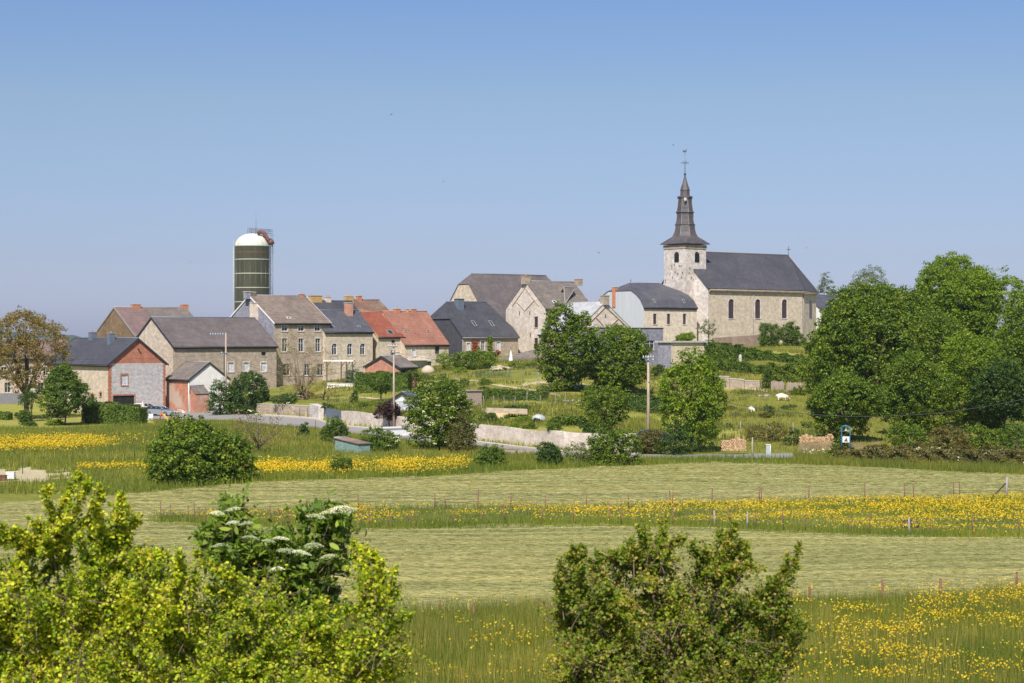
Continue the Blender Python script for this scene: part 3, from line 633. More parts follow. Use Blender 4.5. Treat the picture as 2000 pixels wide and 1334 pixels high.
    def chim(s, px, py, w_=0.9, dp=0.6, ht=None, c=None, bot=None, mat='chimney_brick', pots=2, cap='stone_trim', potm='clay_pot'):
        """chimney whose top centre is at photo (px,py) and whose axis stands at cross distance c (default: ridge)"""
        c = s.yr if c is None else c
        if s.axis == 'd': P = s.ray(px, py, (0, c, 0), (0, 1, 0))
        else: P = s.ray(px, py, (c, 0, 0), (1, 0, 0))
        # roof height there
        if bot is None:
            cr = c; LV = s.lv if c <= s.yr else [(l[0], l[1]) for l in s.bk]
            bz = s.zr - abs(c - s.yr) * (s.zr - s.ze) / s.yr - 0.5
        else: bz = bot
        mb = MB(); mb.box(P.x - w_/2, P.y - dp/2, bz, P.x + w_/2, P.y + dp/2, P.z - .12)
        o = mb.build('chimney', mat, s.roofo)
        cp = MB(); cp.box(P.x - w_/2 - .07, P.y - dp/2 - .07, P.z - .12, P.x + w_/2 + .07, P.y + dp/2 + .07, P.z)
        k = s.mp(1, 0, 0)
        for i in range(pots):
            t = (i - (pots - 1) / 2) * (w_ if s.axis == 'd' or True else dp) / (pots + .3)
            cp.lathe([(0.13, 0), (0.11, .3), (0.0, .3)], 8, (P.x + t, P.y, P.z), 1)
        cp.build('chimney_cap', [cap, potm], s.roofo)
        return s
    def pipe(s, px, top, bot_=None, face='f', m='lead'):
        P = s.ray(px, top, (0, 0, 0), (0, 1, 0) if face == 'f' else (1, 0, 0)); mb = MB(); fm = s._fm(face); u = P.x if face == 'f' else P.y
        mb.tube([fm(u, -.08, s.ze - .1), fm(u, -.08, 0)], .055, 6); mb.build('drainpipe', m, s.root)
        return s
    def quoins(s, face='f', mat='brick_red', w_=.5, ends=(0, 1), z1=None, cut=True):
        ln = s.a if face == 'f' else s.b; fm = s._fm(face)
        for e in ends:
            mb = MB(); z = 0; k = 0
            while z < (z1 or s.ze) - .3:
                ww = w_ * (1 if k % 2 else .72)
                a0, a1 = (-.02, ww) if e == 0 else (ln - ww, ln + .02)
                p = fm(a0, -.03, z); r = fm(a1, .02, z + .28)
                mb.box(min(p[0], r[0]), min(p[1], r[1]), z, max(p[0], r[0]), max(p[1], r[1]), z + .29)
                z += .3; k += 1
            mb.build('quoins', mat, s.root)
        return s
# ---------------------------------------------------------------- buildings
def diamond_trim(hs, face, pts, mat='stone_brown'):
    fm = hs._fm(face); mb = MB(); L_ = []
    for px, py in pts:
        P = hs.ray(px, py, (0, 0, 0), (0, 1, 0) if face == 'f' else (1, 0, 0)); L_.append(Vector(fm(P.x if face == 'f' else P.y, -.05, P.z)))
    mb.tube(L_, .1, 4, sm=False); mb.build('gable_trim', mat, hs.root)

b1 = House('brick_barn', 'stone barn with red brick gable and wide dark doorway, next to the silver car', 'barn', (213, 286), R=323, L=92, eave=710, wall='stone_beige', roof='slate_dark')
b1.roof(662, 's', ov=.45, og=.3, verge='dark_trim')
b1.win('f', 243, 742, 1.1, 1.65, 'curtain', sur='brick_red', mull=(0, 0)); b1.win('f', 242, 787, 3.7, 2.3, 'void', sur='brick_red', sill=False, mull=(2, 0))
b1.win('l', 196, 771, .8, .6, 'void', sur='brick_worn', mull=(0, 0)); b1.win('l', 180, 779, 1.2, 1.2, 'void', sur='brick_red', mull=(0, 0)); b1.win('l', 150, 745, .9, 1.1, 'white')
b1.build(gable_mat='brick_red', front_mat='stone_grey'); b1.quoins('f', 'brick_red', .45); b1.quoins('l', 'brick_red', .35, (0,))
b1.chim(181, 648, 1.0, 1.0, mat='gate_blue', cap='lead', pots=1, potm='clay_pot'); b1.chim(217, 650, .95, .9, c=b1.yr - .9, mat='gate_blue', cap='lead', pots=1)
diamond_trim(b1, 'f', [(269, 681), (275, 690)], 'dark_trim')

b2 = House('long_barn', 'long stone barn with plain grey slate roof, left of the silo farmhouse', 'barn', (338, 299), R=540, L=256, eave=676, wall='stone_brown', roof='slate_mid')
b2.roof(621, 'd', ov=.35, og=.15, verge='dark_trim')
for px in (451, 481, 515): b2.win('f', px, 717, 1.05, 1.55, 'curtain', sur='stone_white')
b2.win('f', 515, 691, .9, .65, 'void', mull=(0, 0)).build(left_mat='stone_beige', gable_mat='stone_beige'); b2.pipe(437, 690, m='dark_trim')

b1b = House('roadside_outbuilding', 'small outbuilding with worn red brick side and white gable beside the road', 'outbuilding', (370, 289), R=447, L=325, eave=741, wall='brick_worn', roof='tile_grey')
b1b.roof(709, 's', ov=.25, og=.15, verge='dark_trim').build(front_mat='render_white', gable_mat='render_white', left_mat='brick_worn'); b1b.pipe(369, 750, face='l', m='white_trim')
b1b.quoins('l', 'stone_white', .25, (0,))
an = House('lean_to_annex', 'low red brick lean-to at the roadside under a grey slate roof', 'lean-to', (383, 287), R=408, L=371.5, eave=770, wall='brick_worn', roof='tile_grey')
an.roof(755, 'd', frac=.97, ov=.15, og=.1, gutter=False).build()

b3 = House('farmhouse', 'tall stone farmhouse with slate-clad gable and brown tiled roof, in front of the silo', 'house', (535, 314), R=645, L=441, eave=630, wall='stone_brown', roof='tile_taupe')
b3.roof(578, 'd', ov=.35, og=.12, verge='white_trim')
for px in (556, 588, 620): b3.win('f', px, 641.5, 1.15, .95, 'white', sur='stone_trim')
for px in (556, 588, 621): b3.win('f', px, 674, 1.05, 2.3, 'white', sur='stone_trim')
for px in (560, 600, 626): b3.win('f', px, 722, 1.3, 2.0, 'white')
b3.build(left_mat='slate_clad', gable_mat='slate_clad'); b3.pipe(642.5, 640, m='lead'); b3.skylight(564, 621, .7, .6, white=True)
b3.chim(483, 569, 1.0, 1.0, mat='slate_clad', pots=0); b3.chim(493, 570, .8, .8, mat='bark_twig', pots=0); b3.chim(589, 573.5, .9, .7, mat='clay_pot', pots=1)
P = b3.ray(496, 592, (-.55, 0, 0), (1, 0, 0)); Q = b3.ray(496, 626, (-.55, 0, 0), (1, 0, 0)); mb = MB()
mb.box(-1.1, P.y - .5, Q.z, -.01, P.y + .5, P.z); mb.box(-1.16, P.y - .56, P.z, .02, P.y + .56, P.z + .1); mb.build('chimney', 'stone_pale', b3.root)
P = b3.ray(621, 750, (0, 0, 0), (0, 1, 0))

b4 = House('slate_house', 'stone house with blue-grey slate roof adjoining the tall farmhouse', 'house', (634, 320), R=728, b=9.2, eave=647, wall='stone_beige', roof='slate_blue')
b4.roof(607, 'd', ov=.3, og=.15)
for px in (653, 683, 708): b4.win('f', px, 682, 1.05, 2.0, 'white', sur='stone_trim', arch=True, mull=(1, 1))
b4.build(); b4.skylight(650, 638, .6, .5); b4.skylight(701, 638, .6, .5); b4.chim(681, 591, 1.25, 1.0, c=b4.yr - .8, mat='brick_pink', pots=0)
P = b4.root
b4b = House('rear_slate_house', 'slate roofed house just behind, its orange chimney above the farmhouse ridge', 'house', (620, 350), R=712, b=9, eave=628, wall='stone_brown', roof='slate_dark')
b4b.roof(588, 'd').build(); b4b.chim(616, 577, 2.6, .9, mat='chimney_yellow', cap='chimney_yellow', pots=0); b4b.chim(640, 580, 1.2, .8, mat='stone_pale', pots=2)
b4c = House('old_tiled_house', 'house under a mottled old brown tile roof behind the red roofs', 'house', (704, 366), R=790, b=9, eave=640, wall='stone_brown', roof='tile_brown')
b4c.roof(586, 'd', hipR=(0.0, 3.0)).build(); b4c.chim(681, 578, 1.9, .8, mat='chimney_yellow', pots=3, potm='chimney_yellow'); b4c.chim(701, 577, 1.0, .8, mat='chimney_brick', pots=0)

b5 = House('red_roofed_house', 'narrow stone house with the brighter, redder tiled roof', 'house', (738, 328), R=789.5, L=664, eave=657, wall='stone_beige', roof='tile_red')
b5.roof(610, 'd', ov=.3, og=.1, verge='chimney_yellow'); b5.win('f', 768, 667, .8, .5, 'void', mull=(0, 0)); b5.win('f', 768, 690, .9, 1.1, 'dark'); b5.win('f', 750, 715, .9, 1.3, 'white')
b5.build(); b5.skylight(762, 649, 1.2, 1.2); b5.chim(697, 605, .8, .8, mat='chimney_yellow', pots=0)
b6 = House('orange_roofed_house', 'stone house with wide orange pantile roof and two small roof hatches', 'house', (790, 330), R=876, L=706, eave=672, wall='stone_beige', roof='tile_orange')
b6.roof(609, 'd', ov=.3, og=.1); b6.win('f', 808, 689, .85, 1.2, 'curtain', sur='stone_white'); b6.win('f', 854, 684, 1.0, 1.3, 'dark'); b6.win('f', 814, 717, 3.4, 2.0, 'curtain', mull=(3, 0), sill=False); b6.win('f', 839, 712, .9, 1.1, 'dark')
b6.build(); b6.skylight(792, 647, .6, .6); b6.skylight(836, 647, .6, .6)
b6.chim(775, 602, 1.1, .9, mat='chimney_brick', pots=0); b6.chim(795, 602.5, .55, .5, mat='chimney_yellow', pots=0); b6.chim(808, 602.5, .9, .6, mat='clay_pot', pots=0)
P0 = b6.ray(795, 704, (0, 0, 0), (0, 1, 0)); P1 = b6.ray(833, 704, (0, 0, 0), (0, 1, 0)); mb = MB(); mb.box(P0.x, -1.2, P0.z, P1.x, -.01, P0.z + .18); mb.build('canopy', 'white_trim', b6.root)

b7 = House('half_hipped_house', 'house with black slate half-hipped roof and rusty creeper on its wall', 'house', (903, 340), R=1012, L=815, eave=657, wall='stone_brown', roof='slate_dark')
b7.roof(590, 'd', ov=.3, og=.2, hipL=(.5, 1.7), hipR=(.25, 2.2), gutter='lead')
b7.win('f', 915, 677, .8, 1.35, 'curtain', sur='stone_white'); b7.win('f', 943, 675, .85, 1.8, 'white', sur='stone_white'); b7.win('f', 973, 676, .95, 1.6, 'curtain', sur='stone_white'); b7.win('f', 925, 706, 1, 1.6, 'dark')
b7.build(left_mat='slate_dark_clad', gable_mat='slate_dark_clad'); b7.skylight(926, 632, .7, 1.5); b7.skylight(960, 632, .7, 1.5)
b7.chim(897, 583.5, 1.45, 1.2, c=b7.yr - 1.1, mat='gate_blue', cap='dark_trim', pots=0); b7.pipe(904, 670, m='lead')

b8 = House('great_barn', 'big barn with long dark slate roof and half hip, highest roof left of the church', 'barn', (952, 376), R=1128, L=862, eave=622, wall='stone_beige', roof='slate_mid')
b8.roof(535, 'd', ov=.3, og=.15, hipL=(.76, 2.0), hipR=(.6, 2.2)).build()
b9 = House('white_gabled_house', 'tall pale stone house with steep gable, two narrow windows and end chimney', 'house', (1065, 347), R=1160, L=988, eave=602, wall='stone_beige', roof='tile_grey')
b9.roof(550, 'd', ov=.25, og=.05)
b9.win('l', 1047, 629, 1.05, 2.1, 'leaded', mull=(1, 1)); b9.win('l', 1047, 672, 1.05, 2.3, 'leaded', mull=(1, 1)); b9.win('f', 1080, 632, 1, 1.7, 'dark'); b9.win('f', 1100, 632, 1, 1.7, 'dark')
b9.build(left_mat='wall_white', gable_mat='wall_white'); b9.skylight(1083, 590, .9, .8, white=True); b9.pipe(1067, 620, m='lead')
b9.chim(1027, 539, 1.3, 1.2, mat='stone_brown', cap='chimney_yellow', pots=1); b9.chim(1130, 545, 1.4, .9, mat='stone_brown', cap='chimney_yellow', pots=0); b9.chim(1114, 562, 1.3, .8, c=b9.yr * .55, mat='stone_brown', cap='stone_brown', pots=0)
diamond_trim(b9, 'l', [(1001, 598), (1026, 562), (1053, 598)]); diamond_trim(b9, 'l', [(1010, 590), (1026, 607), (1043, 588)]); diamond_trim(b9, 'l', [(1015, 608), (1015.3, 615)], 'dark_void'); diamond_trim(b9, 'l', [(1035, 608), (1035.3, 615)], 'dark_void'); diamond_trim(b9, 'l', [(1036, 650), (1036.3, 658)], 'dark_void')
P0, n0 = b9.surf(0); A = b9.ray(1104, 592, P0, n0); mb = MB()   # triangular dormer
B_ = b9.ray(1095, 570, P0, n0); C_ = b9.ray(1117, 572, P0, n0)
mb.tube([A, B_ + Vector((0, -.9, .9)), C_ + Vector((0, -.9, .9)), A], .12, 4, sm=False); mb.poly([A, B_ + Vector((0, -.9, .85)), C_ + Vector((0, -.9, .85))], 1); mb.poly([B_, C_, C_ + Vector((0, -.9, .85)), B_ + Vector((0, -.9, .85))], 1)
mb.build('dormer', ['lead', 'tile_grey'], b9.root)

ve = House('veranda', 'low veranda with grey tiled roof at the foot of the tall pale gable', 'veranda', (1052, 326), R=1100, L=974, eave=703, wall='render_white', roof='tile_grey')
ve.roof(685, 'd', ov=.5, og=.3, hipL=(0, 3.2)); ve.win('l', 989, 712, 2.6, 1.3, 'void', mull=(2, 0)); ve.win('l', 1006, 712, 1.2, 1.3, 'void', mull=(0, 0)); ve.win('l', 1037, 713, 1.0, 1.3, 'void', mull=(0, 0)); ve.win('f', 1062, 713, 1.0, 1.3, 'dark').build()

b10 = House('small_gabled_house', 'brown stone gable with diamond brickwork and chimney, beside the metal-clad hall', 'house', (1118, 318), R=1244, L=1052, eave=653, wall='stone_brown', roof='zinc_roof')
b10.roof(590, 's', ov=.2, og=.08); b10.win('f', 1161, 636, .8, .9, 'curtain').build(gable_mat='stone_pale'); b10.chim(1181, 577, 1.2, 1.1, mat='stone_brown', cap='stone_brown', pots=0)
diamond_trim(b10, 'f', [(1149, 632), (1182, 599), (1226, 640)]); diamond_trim(b10, 'f', [(1163, 620), (1178, 636)]); diamond_trim(b10, 'f', [(1207, 622), (1192, 636)]); diamond_trim(b10, 'f', [(1182, 614), (1182.4, 620)], 'dark_void')

hall = House('village_hall', 'hall with rounded dark roof and pale ribbed metal end, left of the church tower', 'hall', (1257, 335), R=1361, L=1165, eave=599, wall='stone_pale', roof='slate_blue')
def lz(py, c): return Z(py, hall.C.y + hall.s.y * c) - hall.g
kk = hall.b / 2
hall.roof(None, 'd', ov=.2, og=.08, gutter='dark_trim', levels=[(0, hall.ze, 0, 0), (.65, lz(587, .65), 0, 0.1), (1.75, lz(576.5, 1.75), 0, .35), (3.1, lz(569, 3.1), 0, .8), (kk, lz(553.5, kk), 2.5, 3.4)])
for px in (1279, 1306, 1337): hall.win('f', px, 623, .85, 1.9, 'leaded', sur='stone_white', mull=(0, 1))
hall.build(left_mat='cladding', gable_mat='cladding'); hall.skylight(1278, 588, .5, .9, level=0); hall.skylight(1335, 588, .5, .9, level=0)
hall.chim(1202, 560, 1.0, .8, c=hall.b * .62, bot=hall.ze, mat='chimney_brick', pots=0)
mb = MB()
for px in (1232, 1300): P = hall.ray(px, 553, (0, kk, 0), (0, 1, 0)); mb.tube([P, P + Vector((0, 0, .9))], [.05, .02], 5); mb.ball(P + Vector((0, 0, .45)), .1, 6)
mb.build('finial', 'dark_trim', hall.roofo)

def flat_block(name, label, cat, C, R, L=None, b=None, eave=0, wall='slate_clad', top='concrete', lm=None, wins=(), over=.25, thick=.25, base=None):
    hb = House(name, label, cat, C, R=R, L=L, b=b, eave=eave, wall=wall, base=base)
    for w_ in wins: hb.win(*w_[:5], **w_[5])
    hb.build(left_mat=lm); mb = MB(); mb.box(-over, -over, hb.ze, hb.a + over, hb.b + over, hb.ze + thick); mb.build('roof', top, hb.root); return hb
flat_block('slate_block', 'flat-topped extension clad in grey slates with white window, behind the pole', 'extension', (1150, 304), 1295, b=7, eave=641, wins=[('f', 1270, 674, 1.9, 1.6, dict(style='white'))], over=.08, thick=.15, top='dark_trim')
fb = flat_block('flat_roofed_annex', 'beige block annex with flat light roof at the end of the slate extension', 'annex', (1311, 306), 1378, L=1285, eave=669, wall='block_beige', lm='slate_clad', over=.35, thick=.28)

b12 = House('churchside_house', 'white house with dark roof just right of the church choir', 'house', (1604, 385), R=1672, b=9, eave=603, wall='render_white', roof='slate_blue')
b12.roof(577, 'd'); b12.win('f', 1625, 618, .9, 1.1, 'dark').build(); b12.chim(1643, 572, 1.2, .8)
b13 = House('hilltop_house', 'pale house glimpsed through the big trees on the right', 'house', (1795, 372), R=1930, b=11, eave=622, wall='render_white', roof='slate_mid')
b13.roof(590, 'd'); b13.win('f', 1830, 625, .9, 1.2, 'dark').build()
b14 = House('hip_end_farmhouse', 'large old house with brown rendered gable and two orange ridge chimneys', 'house', (265, 345), R=406, L=183, eave=656, wall='render_tan', roof='tile_pinkish')
b14.roof(601, 'd', ov=.3, og=.12, verge='lead').build(gable_mat='tile_umber', left_mat='tile_umber'); b14.chim(265, 593.5, 1.7, 1.0, pots=0); b14.chim(360, 594, 1.3, 1.0, pots=0)
P0, n0 = b14.surf(0); A = b14.ray(275, 601, P0, n0); mb = MB(); a0 = (b14.a) * .52
yr, zr = b14.yr, b14.zr
mb.slab([(a0, -.35, b14.ze + .22 - .35 * (zr - b14.ze) / yr), (b14.a + .14, -.35, b14.ze + .22 - .35 * (zr - b14.ze) / yr), (b14.a + .14, yr, zr + .22), (a0 - 2.2, yr, zr + .22)], .05); mb.build('newer_tiles', 'tile_grey', b14.roofo)
b0 = House('pink_house', 'pinkish rendered house behind the bronze-leaved walnut tree at the left edge', 'house', (-40, 345), R=150, b=10, eave=700, wall='render_pink', roof='tile_pinkish')
b0.roof(663, 'd'); [b0.win('f', px, 725, 1.1, 1.6, 'white', sur='stone_white') for px in (8, 35, 62, 90, 115)]; [b0.win('f', px, 757, 1.2, 1.9, 'white') for px in (15, 48, 80, 110)]; b0.build(); b0.chim(122, 658, 1.0, .8, pots=0)

sh = House('brick_shed', 'low orange brick shed with grey roof among the garden hedges', 'shed', (780, 283), R=815, L=713, eave=718, wall='brick_pink', roof='tile_grey')
sh.roof(697, 'd', ov=.25, og=.2, verge='dark_trim'); sh.win('f', 789, 733, 1, 1.6, 'void', mull=(0, 0)).build()
ga = House('white_garage', 'small white garage with dark gable edging behind the purple bush', 'garage', (812, 238), R=835, L=762, eave=785.5, wall='render_white', roof='slate_blue')
ga.roof(768, 'd', ov=.2, og=.2, verge='dark_trim'); ga.win('l', 790, 795, 2.6, 1.6, 'curtain', mull=(3, 2), sill=False).build()
gs = House('green_shed', 'low weathered green plank shed with rusty corrugated roof in the meadow', 'shed', (700, 189), R=723, L=654, eave=867, wall='teal_paint', roof='corrugated_rust')
gs.roof(856, 'd', frac=.97, ov=.15, og=.15, t=.06, gutter=False).build()
flat_block('white_shed', 'low white metal garden shed with flat roof against the road wall', 'shed', (753, 219), 800, L=737, eave=837, wall='toy_white', top='white_trim', over=.15, thick=.1)
flat_block('plank_cabin', 'reddish plank cabin with flat roof, right of the flowering roadside tree', 'cabin', (912, 243), 941, L=896, eave=764, wall='plank_old', top='plank_old', over=.15, thick=.12)

# ---------------------------------------------------------------- church
ch = House('church', 'stone village church with tall slate spire and long dark nave roof on the hilltop', 'church', (1383, 345), R=1567, b=12.6, eave=561, wall='stone_beige', roof='slate_church')
for px in (1428, 1480, 1532): ch.win('f', px, 603, 1.5, 3.7, 'leaded', sur='stone_white', arch=True, mull=(1, 2))
ch.build(left_mat='stone_white')
yr = 7.5; zr = Z(491, ch.C.y + ch.s.y * yr) - ch.g; a, b_, ze = ch.a, ch.b, ch.ze
rp = ch.ray(1540, 493, (0, yr, 0), (0, 1, 0)); xe = rp.x
fp = ch.ray(1594, 561, (0, 3.4, 0), (0, 1, 0)); e1 = Vector((fp.x, 3.4)); e2 = Vector((fp.x, b_ - 3.4))
mb = MB(); mb.poly([(0, 0, ze), (0, yr, zr), (0, b_, ze)]); mb.build('gable_wall', 'stone_white', ch.root)
mb = MB()
for A, B in (((a, 0), e1), (e1, e2), (e2, (a, b_))): mb.poly([(A[0], A[1], 0), (B[0], B[1], 0), (B[0], B[1], ze), (A[0], A[1], ze)])
mb.build('choir_wall', 'stone_beige', ch.root)
sl = (zr - ze) / yr; o_ = .4; R_ = Vector((xe, yr, zr + .2)); zo = ze + .2 - o_ * sl
E1 = (e1.x + .4, e1.y - .15, zo); E2 = (e2.x + .4, e2.y + .15, zo); mb = MB()
mb.slab([(-.25, -o_, zo), (a + .1, -o_, zo), R_, (-.25, yr, zr + .2)], .2); mb.slab([(a + .1, -o_, zo), E1, R_], .2); mb.slab([E1, E2, R_], .2); mb.slab([E2, (a + .1, b_ + o_, zo), R_], .2); mb.slab([(-.25, b_ + o_, zo), (a + .1, b_ + o_, zo), R_, (-.25, yr, zr + .2)], .2)
nro = mb.build('nave_roof', 'slate_church', ch.root)
mb = MB(); mb.tube([(-.2, yr, zr + .22), tuple(R_)], .12, 5); mb.tube([tuple(R_), E1], .08, 5); mb.build('ridge_cap', 'lead', nro)
mb = MB(); mb.box(.05, -.3, ze - .85, a, -.01, ze - .42); dv = Vector((e1.x - a, e1.y, 0)).normalized(); nv = Vector((dv.y, -dv.x, 0)); A = Vector((a, 0, ze - .85)); B = Vector((e1.x, e1.y, ze - .85))
mb.poly([A + nv*.3, B + nv*.3, B + nv*.3 + Vector((0,0,.43)), A + nv*.3 + Vector((0,0,.43))]); mb.poly([A + nv*.3, B + nv*.3, B, A]); mb.tube([(0, -.5, ze - .42), (a + .1, -.5, ze - .42), (e1.x + .45, e1.y - .25, ze - .42)], .09, 5); mb.build('cornice', 'stone_brown', ch.root)
# choir window on the slanted wall
o = ch.ray(1583, 604, (a, 0, 0), (nv.x, nv.y, 0)); u0 = (o - Vector((a, 0, o.z))).length
def fmc(u, dp, z): q = Vector((a, 0, z)) + dv * u - nv * dp; return (q.x, q.y, q.z)
fr = MB(); W_, H_ = .85, 3.7; z0 = o.z - H_/2; r = W_
def arc(rr, dp, z1): return [fmc(u0 + rr*math.cos(math.pi*i/8), dp, z1 + rr*math.sin(math.pi*i/8)) for i in range(9)]
zs = z0 + H_ - r
fr.poly([fmc(u0 - W_ - .2, -.02, z0 - .15), fmc(u0 + W_ + .2, -.02, z0 - .15)] + arc(r + .2, -.02, zs)); wo = fr.build('window', 'stone_white', ch.root)
fr = MB(); fr.poly([fmc(u0 - W_, -.04, z0), fmc(u0 + W_, -.04, z0)] + arc(r, -.04, zs)); fr.build('pane', 'leaded_glass', wo)
ch.pipe(1471, 580, m='lead'); mb = MB(); mb.tube([fmc(.6, -.1, ze - .4), fmc(.6, -.1, 0)], .06, 6); mb.build('drainpipe', 'lead', ch.root)
def iron_cross(mb, P, hh, w_):
    mb.tube([P, P + Vector((0, 0, hh))], .045, 5); z = hh * .62
    mb.tube([P + Vector((-w_, 0, z)), P + Vector((w_, 0, z))], .04, 5)
    for sx, sz in ((1, 1), (-1, 1), (1, -1), (-1, -1)): mb.tube([P + Vector((0, 0, z)), P + Vector((sx*w_*.4, 0, z + sz*w_*.4))], .03, 4)
    for v in ((w_, 0), (-w_, 0), (0, w_)): mb.ball(P + Vector((v[0], 0, z + v[1])), .08, 6)
mb = MB(); iron_cross(mb, Vector((xe, yr, zr + .3)), 1.7, .45); mb.build('roof_cross', 'gilt', nro)
# tower
t_ = 5.6; x0 = -2.4; v0 = 3.65; cx, cy = x0 + t_/2, v0 + t_/2; Yc = ch.C.y + ch.d.y * x0 + ch.s.y * v0; ez = Z(477, Yc) - ch.g
mb = MB(); fl = .14
P_ = [[(x0 - fl, v0 - fl), (x0 + t_ + fl, v0 - fl), (x0 + t_ + fl, v0 + t_ + fl), (x0 - fl, v0 + t_ + fl)], [(x0, v0), (x0 + t_, v0), (x0 + t_, v0 + t_), (x0, v0 + t_)]]
for i in range(4):
    j = (i+1) % 4; mb.poly([(*P_[0][i], 0), (*P_[0][j], 0), (*P_[1][j], ez), (*P_[1][i], ez)])
to = mb.build('tower', 'stone_tower', ch.root)
mb = MB(); mb.box(x0 - .12, v0 - .12, ez - .75, x0 + t_ + .12, v0 + t_ + .12, ez - .02); mb.build('tower_cornice', 'stone_brown', to)
tq = House.__new__(House); tq.__dict__.update(ch.__dict__)
def bell(face, px):
    pl = (0, v0, 0) if face == 'f' else (x0, 0, 0); P = ch.ray(px, 502, pl, (0, 1, 0) if face == 'f' else (1, 0, 0)); u = P.x if face == 'f' else P.y
    fm = (lambda uu, dp, z: (uu, v0 + dp, z)) if face == 'f' else (lambda uu, dp, z: (x0 + dp, uu, z))
    w_, hh = .62, 2.0; z0 = P.z - hh/2; zs = z0 + hh - w_; mb = MB()
    def arc(rr, dp): return [fm(u + rr*math.cos(math.pi*i/8), dp, zs + rr*math.sin(math.pi*i/8)) for i in range(9)]
    mb.poly([fm(u - w_ - .16, -.03, z0 - .12), fm(u + w_ + .16, -.03, z0 - .12)] + arc(w_ + .16, -.03))
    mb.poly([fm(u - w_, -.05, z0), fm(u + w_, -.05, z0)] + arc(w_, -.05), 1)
    for k in range(6):
        z = z0 + .12 + k * .3; ww = w_ if z + .15 < zs else math.sqrt(max(.02, w_**2 - (z + .12 - zs)**2))
        A = fm(u - ww + .04, -.16, z); B = fm(u + ww - .04, -.06, z + .07); mb.box(min(A[0], B[0]), min(A[1], B[1]), z, max(A[0], B[0]), max(A[1], B[1]), z + .07, 2)
    mb.build('bell_opening', ['stone_white', 'dark_void', 'louvre'], to)
bell('l', 1322); bell('f', 1361)
mb = MB(); rr = random.Random(5)      # putlog holes
for face, xs in (('l', (1312, 1319, 1326, 1332)), ('f', (1346, 1352, 1358))):
    for px in xs:
        for py in (517, 521, 534, 541):
            if rr.random() < .4: continue
            q = ch.ray(px + rr.uniform(-2, 2), py + rr.uniform(-3, 3), (x0, v0, 0), (1, 0, 0) if face == 'l' else (0, 1, 0)); s_ = .09
            if face == 'l': mb.box(x0 - .12, q.y - s_, q.z - .15, x0 - .06, q.y + s_, q.z + .15)
            else: mb.box(q.x - s_, v0 - .12, q.z - .15, q.x + s_, v0 - .06, q.z + .15)
mb.build('putlog_holes', 'beam', to)
# spire: (photo y, half width px) of the octagonal tiers
Ys = ch.C.y + ch.d.y * cx + ch.s.y * cy; SC = F / Ys
def zz(py): return Z(py, Ys) - ch.g
mb = MB(); sq = t_/2 + .55; zb = zz(477) + .05; zm = zz(462); 
oc = [(math.cos(math.pi/8 + i*math.pi/4), math.sin(math.pi/8 + i*math.pi/4)) for i in range(8)]
r1 = 25.5 / SC; corners = [(sq, sq), (-sq, sq), (-sq, -sq), (sq, -sq)]
O1 = [Vector((cx + c*r1, cy + s_*r1, zm)) for c, s_ in oc]; K = [Vector((cx + c[0], cy + c[1], zb)) for c in corners]
for i in range(4):
    mb.poly([K[i], O1[2*i+1], O1[2*i]]) ; j = (i+1) % 4; mb.poly([K[i], K[j], O1[(2*i+2) % 8], O1[2*i+1]])
mb.poly(K[::-1]); mb.box(cx - sq, cy - sq, zb - .12, cx + sq, cy + sq, zb - .01)
tiers = [(463, 25.5), (455, 22.5), (448, 20.6), (440, 19.4), (439.5, 20.6), (438.5, 20.4), (437.5, 18.6), (428, 17.2), (416, 16.6), (415.5, 18.4), (414, 18.2), (413, 16.4), (402, 15), (394, 14.2), (387, 13.9), (386.5, 15.8), (384.5, 15.8), (382.5, 9.6), (372, 9.3), (371.5, 10.2), (370, 9.6), (360, 6), (350, 3), (342, 1.4), (340, 1.2)]
mb.lathe([(r_ / SC * 1.03, zz(py)) for py, r_ in tiers], 8, (cx, cy, 0), rot=math.pi/8)
sp = mb.build('spire', 'slate_spire', ch.root)
mb = MB(); P = Vector((cx, cy, zz(341)))
for k in range(8):    # ribs along the edges
    q = math.pi/8 + k*math.pi/4; mb.tube([(cx + r_/SC*1.03*math.cos(q), cy + r_/SC*1.03*math.sin(q), zz(py)) for py, r_ in tiers[:16]], .06, 4)
mb.build('spire_ribs', 'lead', sp)
mb = MB(); mb.ball(P + Vector((0, 0, .1)), .26, 8); top = zz(297) - zz(341); mb.tube([P, P + Vector((0, 0, top))], [.07, .035], 5); zc = zz(318) - P.z
wv = Vector((math.cos(-ch.th), math.sin(-ch.th), 0))
mb.tube([P + Vector((0, 0, zc)) - wv*.62, P + Vector((0, 0, zc)) + wv*.62], .05, 5)
for sx, sz in ((1, 1), (-1, 1), (1, -1), (-1, -1)): mb.tube([P + Vector((0, 0, zc)) + wv*sx*.1, P + Vector((0, 0, zc + sz*.32)) + wv*sx*.32], .035, 4)
for sx in (-1, 1): mb.ball(P + Vector((0, 0, zc)) + wv*sx*.62, .1, 6)
mb.build('spire_cross', 'gilt', sp)
mb = MB(); Q = P + Vector((0, 0, top)); pr = [(-.42, .1), (-.35, .42), (-.2, .3), (-.05, .2), (.12, .26), (.2, .5), (.3, .52), (.42, .4), (.3, .36), (.28, .12), (.1, -.06), (-.15, -.06)]
for e in (-.03, .03):
    L_ = [Q + wv*p[0] + Vector((-wv.y*e, wv.x*e, p[1])) for p in pr]; mb.poly(L_ if e < 0 else L_[::-1])
n_ = len(pr)
for i in range(n_):
    j = (i+1) % n_; mb.poly([mb.v[i], mb.v[j], mb.v[j+n_], mb.v[i+n_]])
mb.build('weathercock', 'gilt', sp)
